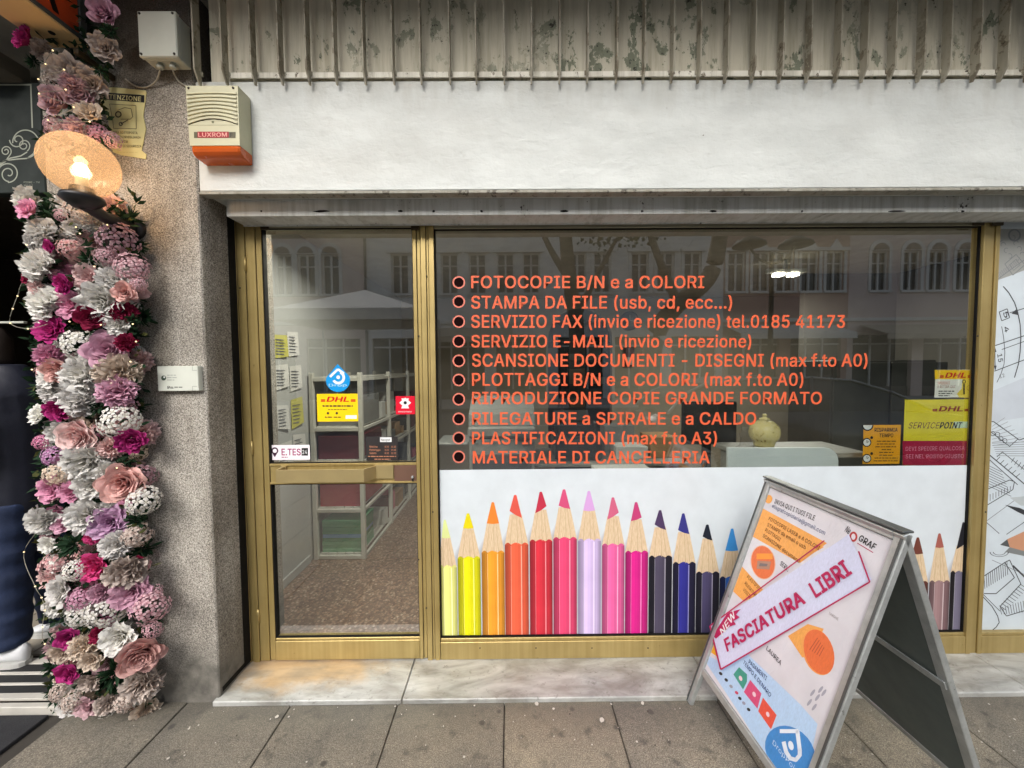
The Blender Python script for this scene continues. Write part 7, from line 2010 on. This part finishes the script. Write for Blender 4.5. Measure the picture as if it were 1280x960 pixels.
def xo(px): return VP(px, 340, -YO).x
facade('apartment_building', xo(290), xo(455), 9.9, m_fp, [xo(v) for v in (325, 354, 383, 413)], 'pinkish building with arched window hoods mirrored in the door glass', True, 2)
facade('apartment_building', xo(455) + .01, xo(690), 10.1, m_fc, [xo(v) for v in (500, 562, 597, 632, 664)], 'pale building with pointed window hoods mirrored left of the lettering', False, 3)
facade('apartment_building', xo(690) + .01, xo(905), 9.8, m_fc, [xo(v) for v in (722, 753, 800, 832, 866)], 'cream building mirrored behind the first words of the lettering', False, 3)
facade('apartment_building', xo(905) + .01, xo(1062), 10.2, m_fr, [xo(v) for v in (921, 952, 982, 1013, 1044)], 'warm toned building with five tall windows mirrored above the phone number', False, 2)
facade('apartment_building', xo(1062) + .01, xo(1330), 9.9, m_fp, [xo(v) for v in (1100, 1140, 1172, 1206, 1240, 1280)], 'rosy building with arched hoods mirrored at the right of the window', True, 3)
facade('apartment_building', xo(-300), xo(290) - .01, 10, m_fc, [xo(v) for v in (-260, -180, -90, -20, 60, 140, 220)], 'pale building at the left end of the row across the street', True, 5)
facade('apartment_building', xo(1330) + .01, xo(1800), 10, m_fc, [xo(v) for v in (1370, 1430, 1500, 1580, 1660, 1740)], 'pale building at the right end of the row across the street', True, 4)
# drain pipe
dp_ = MB(); x = xo(457); dp_.tube([(x, YO + .1, .2), (x, YO + .1, 9.7)], .06, mat('drain_pipe_grey', (120, 118, 112), .5), 10)
tag(dp_.build('drain_pipe'), 'grey drain pipe between the pink and pale buildings across the street', 'pipe')
# shop awnings
m_aw = mat('white_awning', (214, 212, 204), .7, var=.05); m_aw2 = mat('beige_awning', (190, 178, 156), .7, var=.06)
def awning(x0, x1, z, m, label, out=1.6, yw_=YO):
    a_ = empty('awning', label, 'awning')
    b = MB(); b.prism([Vector((x0, yw_ + .13, z)), Vector((x0, yw_ + out, z - .55)), Vector((x0, yw_ + out, z - .58)), Vector((x0, yw_ + .13, z - .04))], (x1 - x0, 0, 0), m); b.build('canopy', a_)
    b = MB(); b.box(x0, x1, yw_ + out + .001, yw_ + out + .015, z - .82, z - .56, m); b.build('valance', a_)
    b = MB(); b.tube([(x0 + .05, yw_ + .1, z - .7), (x0 + .05, yw_ + out - .05, z - .6)], .02, M_ALUD, 6); b.tube([(x1 - .05, yw_ + .1, z - .7), (x1 - .05, yw_ + out - .05, z - .6)], .02, M_ALUD, 6); b.build('arm', a_)
awning(xo(548), xo(640), 3.7, m_aw2, 'beige shop awning across the street, left of the tree')
awning(xo(905), xo(1040), 3.75, m_aw, 'white shop awning across the street beneath the five tall windows')
awning(xo(1075), xo(1215), 3.7, m_aw2, 'beige shop awning across the street at the far right')
# market gazebo
gz_ = empty('market_gazebo', 'white topped market gazebo mirrored in the upper door glass', 'gazebo')
a = VP(338, 380, 8.2); c = VP(525, 389, 8.2); zt3 = (a.z + c.z) / 2
b = MB(); gx0, gx1 = a.x, c.x; gy0, gy1 = -8.2, -11.0
ap = Vector(((gx0 + gx1) / 2, (gy0 + gy1) / 2, zt3 + .75))
cs = [Vector((gx0, gy0, zt3)), Vector((gx1, gy0, zt3)), Vector((gx1, gy1, zt3)), Vector((gx0, gy1, zt3))]
b.add(cs + [ap], [(0, 1, 4), (1, 2, 4), (2, 3, 4), (3, 0, 4)], m_aw)
for p, q in zip(cs, cs[1:] + cs[:1]): b.prism([p, q, q - Vector((0, 0, .3)), p - Vector((0, 0, .3))], ((0, -.01, 0) if abs(p.y - q.y) < .1 else (.01, 0, 0)), m_aw)
b.build('canopy', gz_)
for p in cs: MB().box(p.x - .02, p.x + .02, p.y - .02, p.y + .02, -.12, p.z - .31, M_ALU).build('pole', gz_)
tb = MB(); tb.box(gx0 + .2, gx1 - .2, -9.3, -8.5, .68, .74, m_aw2, .01); tb.box(gx0 + .2, gx1 - .2, -8.51, -8.5, -.1, .679, m_aw2)
for x in (gx0 + .3, gx1 - .4): tb.box(x, x + .05, -9.2, -9.15, -.12, .679, M_ALU)
tag(tb.build('market_table'), 'cloth covered market table under the white gazebo', 'table')
# street lamp
lp = empty('street_lamp', 'street lamp with two bowl heads mirrored near the upper right of the glass', 'street lamp')
q = VP(967, 300, 7.0)
b = MB(); b.tube([(q.x, q.y, -.12), (q.x, q.y, 1.0), (q.x, q.y, 4.3)], [.09, .06, .045], mat('dark_green_iron', (44, 50, 46), .5, .4), 12); b.tube(spline([Vector((q.x - .55, q.y, 4.45)), Vector((q.x - .3, q.y, 4.15)), Vector((q.x, q.y, 4.05)), Vector((q.x + .3, q.y, 4.15)), Vector((q.x + .55, q.y, 4.45))]), .025, mat('dark_green_iron', (44, 50, 46)), 8); b.build('pole', lp)
for s_ in (-1, 1):
    b = MB(); b.lathe([(0, .22), (.12, .20), (.34, .06), (.36, .0), (.30, -.02), (0, -.03)], mat('dark_green_iron', (44, 50, 46)), 20, o=(q.x + s_ * .55, q.y, 4.46)); b.build('lamp_head', lp)
# parked car
car = empty('parked_car', 'dark parked car mirrored in the lower right of the shop window', 'car')
m_cp = NT('dark_car_paint'); m_cp.b.inputs['Base Color'].default_value = (.025, .027, .032, 1); m_cp.set(Roughness=.25); m_cp.b.inputs['Coat Weight'].default_value = .8; m_cp = m_cp.mat
cx0, cx1 = VP(775, 480, 6.1).x, VP(1125, 480, 6.1).x
L_ = cx1 - cx0; y0c, y1c = -4.25, -5.98; zc_ = -.12
def cs_(pts, inset, m, nm, par, zo_=0):
    b = MB(); n = len(pts); vs = []
    secs = [(y0c - 0, inset), (y0c - .12, 0), (y1c + .12, 0), (y1c, inset)]
    cz = .7
    for y, s_ in secs:
        for x, z in pts: vs.append((cx0 + L_ * (.5 + (x - .5) * (1 - s_)), y, zc_ + cz + (z - cz) * (1 - s_ * 1.2)))
    b.add(vs, [(k * n + i, k * n + (i + 1) % n, (k + 1) * n + (i + 1) % n, (k + 1) * n + i) for k in range(3) for i in range(n)] + [tuple(range(n))[::-1], tuple(range(3 * n, 4 * n))], m, True)
    o = b.build(nm, par)
    return o
body = [(0.0, .42), (.005, .68), (.03, .88), (.10, .96), (.24, 1.0), (.70, 1.0), (.86, .93), (.96, .84), (.995, .66), (1.0, .40), (.97, .24), (.84, .22), (.80, .22), (.2, .22), (.03, .24)]
cs_(body, .05, m_cp, 'body', car)
b = MB(); vs = []
gh = [(.05, .98), (.10, 1.28), (.17, 1.46), (.30, 1.55), (.48, 1.56), (.60, 1.50), (.70, 1.30), (.80, 1.0)]
n = len(gh)
for y, s_ in ((y0c - .06, 0), (y0c - .28, 1), (y1c + .28, 1), (y1c + .06, 0)):
    for x, z in gh: vs.append((cx0 + L_ * x, y if z < 1.1 else (y0c - .26 if y > -5 else y1c + .26), zc_ + z))
vs = []
for sgn, yb_ in ((1, y0c), (-1, y1c)):
    for x, z in gh: vs.append((cx0 + L_ * x, yb_ - sgn * (.05 + .24 * min(1, max(0, (z - .98) / .55))), zc_ + z))
b.add(vs, [(i, i + 1, n + i + 1, n + i) for i in range(n - 1)] + [tuple(range(n)), tuple(range(n, 2 * n))[::-1]], m_ogl)
cabin = b.build('cabin_glass', car)
b = MB()
b.add([Vector(vs[i]) + Vector((0, 0, .012)) for i in (2, 3, 4, 5)] + [Vector(vs[n + i]) + Vector((0, 0, .012)) for i in (2, 3, 4, 5)], [(0, 1, 5, 4), (1, 2, 6, 5), (2, 3, 7, 6)], m_cp); b.build('roof', car)
b = MB()
for off in (0, n):
    sg_ = .012 if off == 0 else -.012
    b.tube([Vector(vs[off + i]) + Vector((0, sg_, 0)) for i in range(n)], .022, M_ALU, 6)
    for i, x in ((4, .46), (2, .2)): b.tube([Vector(vs[off + i]) + Vector((0, sg_, 0)), Vector((cx0 + L_ * (x - .01), (y0c if off == 0 else y1c) - (.05 if off == 0 else -.05) + sg_, zc_ + .98))], .03, m_cp, 6)
b.build('window_trim', car)
for x in (.17, .80):
    for y, d in ((y0c + .005, -1), (y1c - .005, 1)):
        Mw = Matrix.Rotation(R(90), 4, 'X')
        b = MB(); b.lathe([(.20, .10), (.31, .10), (.33, .06), (.33, -.06), (.31, -.10), (.20, -.10)], mat('tyre_rubber', (26, 26, 26), .8), 28, M=Mw, o=(cx0 + L_ * x, y + d * .11, zc_ + .33)); wo_ = b.build('wheel', car)
        b = MB(); b.lathe([(0, .07), (.06, .09), (.10, .06), (.20, .08), (.21, .10), (.21, -.08), (0, -.08)], M_ALU, 20, M=Mw, o=(cx0 + L_ * x, y + d * .11, zc_ + .33)); b.build('rim', wo_)
for y in (y0c - .2, y1c + .2):
    MB().box(cx1 - .06, cx1 + .004, y - .16, y + .16, zc_ + .66, zc_ + .8, mat('headlight_glass', (200, 204, 206), .15), .02).build('headlight', car)
    MB().box(cx0 - .004, cx0 + .05, y - .14, y + .14, zc_ + .7, zc_ + .86, mat('tail_light', (150, 16, 24), .2), .02).build('tail_light', car)
# plane trees
m_bark = mat('plane_tree_bark', (104, 96, 80), .9, var=.3, vs=4, bump=.6, bs=12, bd=.02)
m_lf = m_flower('plane_leaf', (46, 62, 26), (74, 92, 40))
def tree(pts, rs, limbs, label, seed, cr):
    t = empty('plane_tree', label, 'tree')
    b = MB(); b.tube(spline(pts, 5), [rs[0] + (rs[1] - rs[0]) * i / (5 * (len(pts) - 1)) for i in range(5 * (len(pts) - 1) + 1)], m_bark, 12); b.build('trunk', t)
    r = random.Random(seed); tips = [pts[-1]]
    for base, tip, w_ in limbs:
        mid_ = (base + tip) / 2 + Vector((r.uniform(-.2, .2), r.uniform(-.2, .2), -.15))
        b = MB(); q = spline([base, mid_, tip], 5); b.tube(q, [w_ * (1 - .6 * i / (len(q) - 1)) for i in range(len(q))], m_bark, 8); b.build('limb', t); tips.append(tip)
    b = MB()
    for i in range(2600):
        c = r.choice(tips) + Vector((r.gauss(0, cr), r.gauss(0, cr * .8), abs(r.gauss(.5, cr * .6))))
        d = Vector((r.uniform(-1, 1), r.uniform(-1, 1), r.uniform(-1, 1))).normalized(); s2 = d.cross(Vector((r.uniform(-1, 1), r.uniform(-1, 1), .3))).normalized()
        l = r.uniform(.10, .2)
        b.add([c, c + d * l * .5 + s2 * l * .45, c + d * l, c + d * l * .5 - s2 * l * .45], [(0, 1, 2, 3)], m_lf, False, [0, .6, 1, .6])
    b.build('crown', t, kind='stuff')
D1 = 9.0
q = [VP(812, 560, D1), VP(812, 470, D1), VP(822, 415, D1), VP(848, 380, D1), VP(884, 350, D1), VP(898, 310, D1), VP(905, 250, D1)]
q[0].z = -.2
tree(q, (.30, .20), [(q[3], VP(790, 200, D1), .14), (q[5], VP(960, 150, D1 + 1), .12), (q[6], VP(900, 90, D1), .13)], 'street tree with a bent trunk mirrored right of the first lettering', 3, .7)
D2 = 10.5
q = [VP(722, 560, D2), VP(722, 470, D2), VP(720, 400, D2), VP(712, 350, D2), VP(706, 280, D2)]
q[0].z = -.2
tree(q, (.30, .20), [(q[2], VP(770, 300, D2), .14), (q[3], VP(660, 240, D2), .13), (q[4], VP(705, 120, D2), .12)], 'street tree with forking pale limbs mirrored above the arched opening', 4, .7)

# crumbs, petals and gum on the pavement
b = MB(); rr3 = random.Random(21); m_bit = mat('pale_crumb', (196, 190, 180), .7); m_bit2 = mat('dark_crumb', (60, 52, 44), .8)
spots = [(346, 896, 5), (338, 899, 2.5), (361, 896, 3), (440, 900, 3), (671, 880, 7), (692, 886, 4), (752, 900, 9), (764, 880, 3), (803, 879, 6), (502, 893, 2), (494, 883, 3), (593, 882, 2.5), (542, 893, 2), (1050, 890, 3), (1140, 905, 4), (1236, 880, 3), (1268, 899, 3), (236, 911, 3), (200, 886, 3), (740, 931, 2), (796, 927, 3), (580, 946, 3), (210, 948, 4)]
for i in range(90): spots.append((rr3.uniform(160, 1270), rr3.uniform(884, 958), rr3.uniform(.8, 2.2)))
for x, y, r_ in spots:
    c = G(x, y, .003); rw_ = r_ / 481 * 1.7 * .5; n = rr3.randint(5, 8); k0 = rr3.uniform(0, 6)
    ring_ = [c + Vector((rw_ * rr3.uniform(.6, 1.1) * math.cos(k0 + 6.283 * k / n), rw_ * rr3.uniform(.6, 1.1) * math.sin(k0 + 6.283 * k / n), 0)) for k in range(n)]
    b.prism(ring_, (0, 0, .0012 + .0008 * (r_ > 4)), m_bit if rr3.random() < .75 or r_ > 2.4 else m_bit2)
b.build('litter_crumbs', kind='stuff')
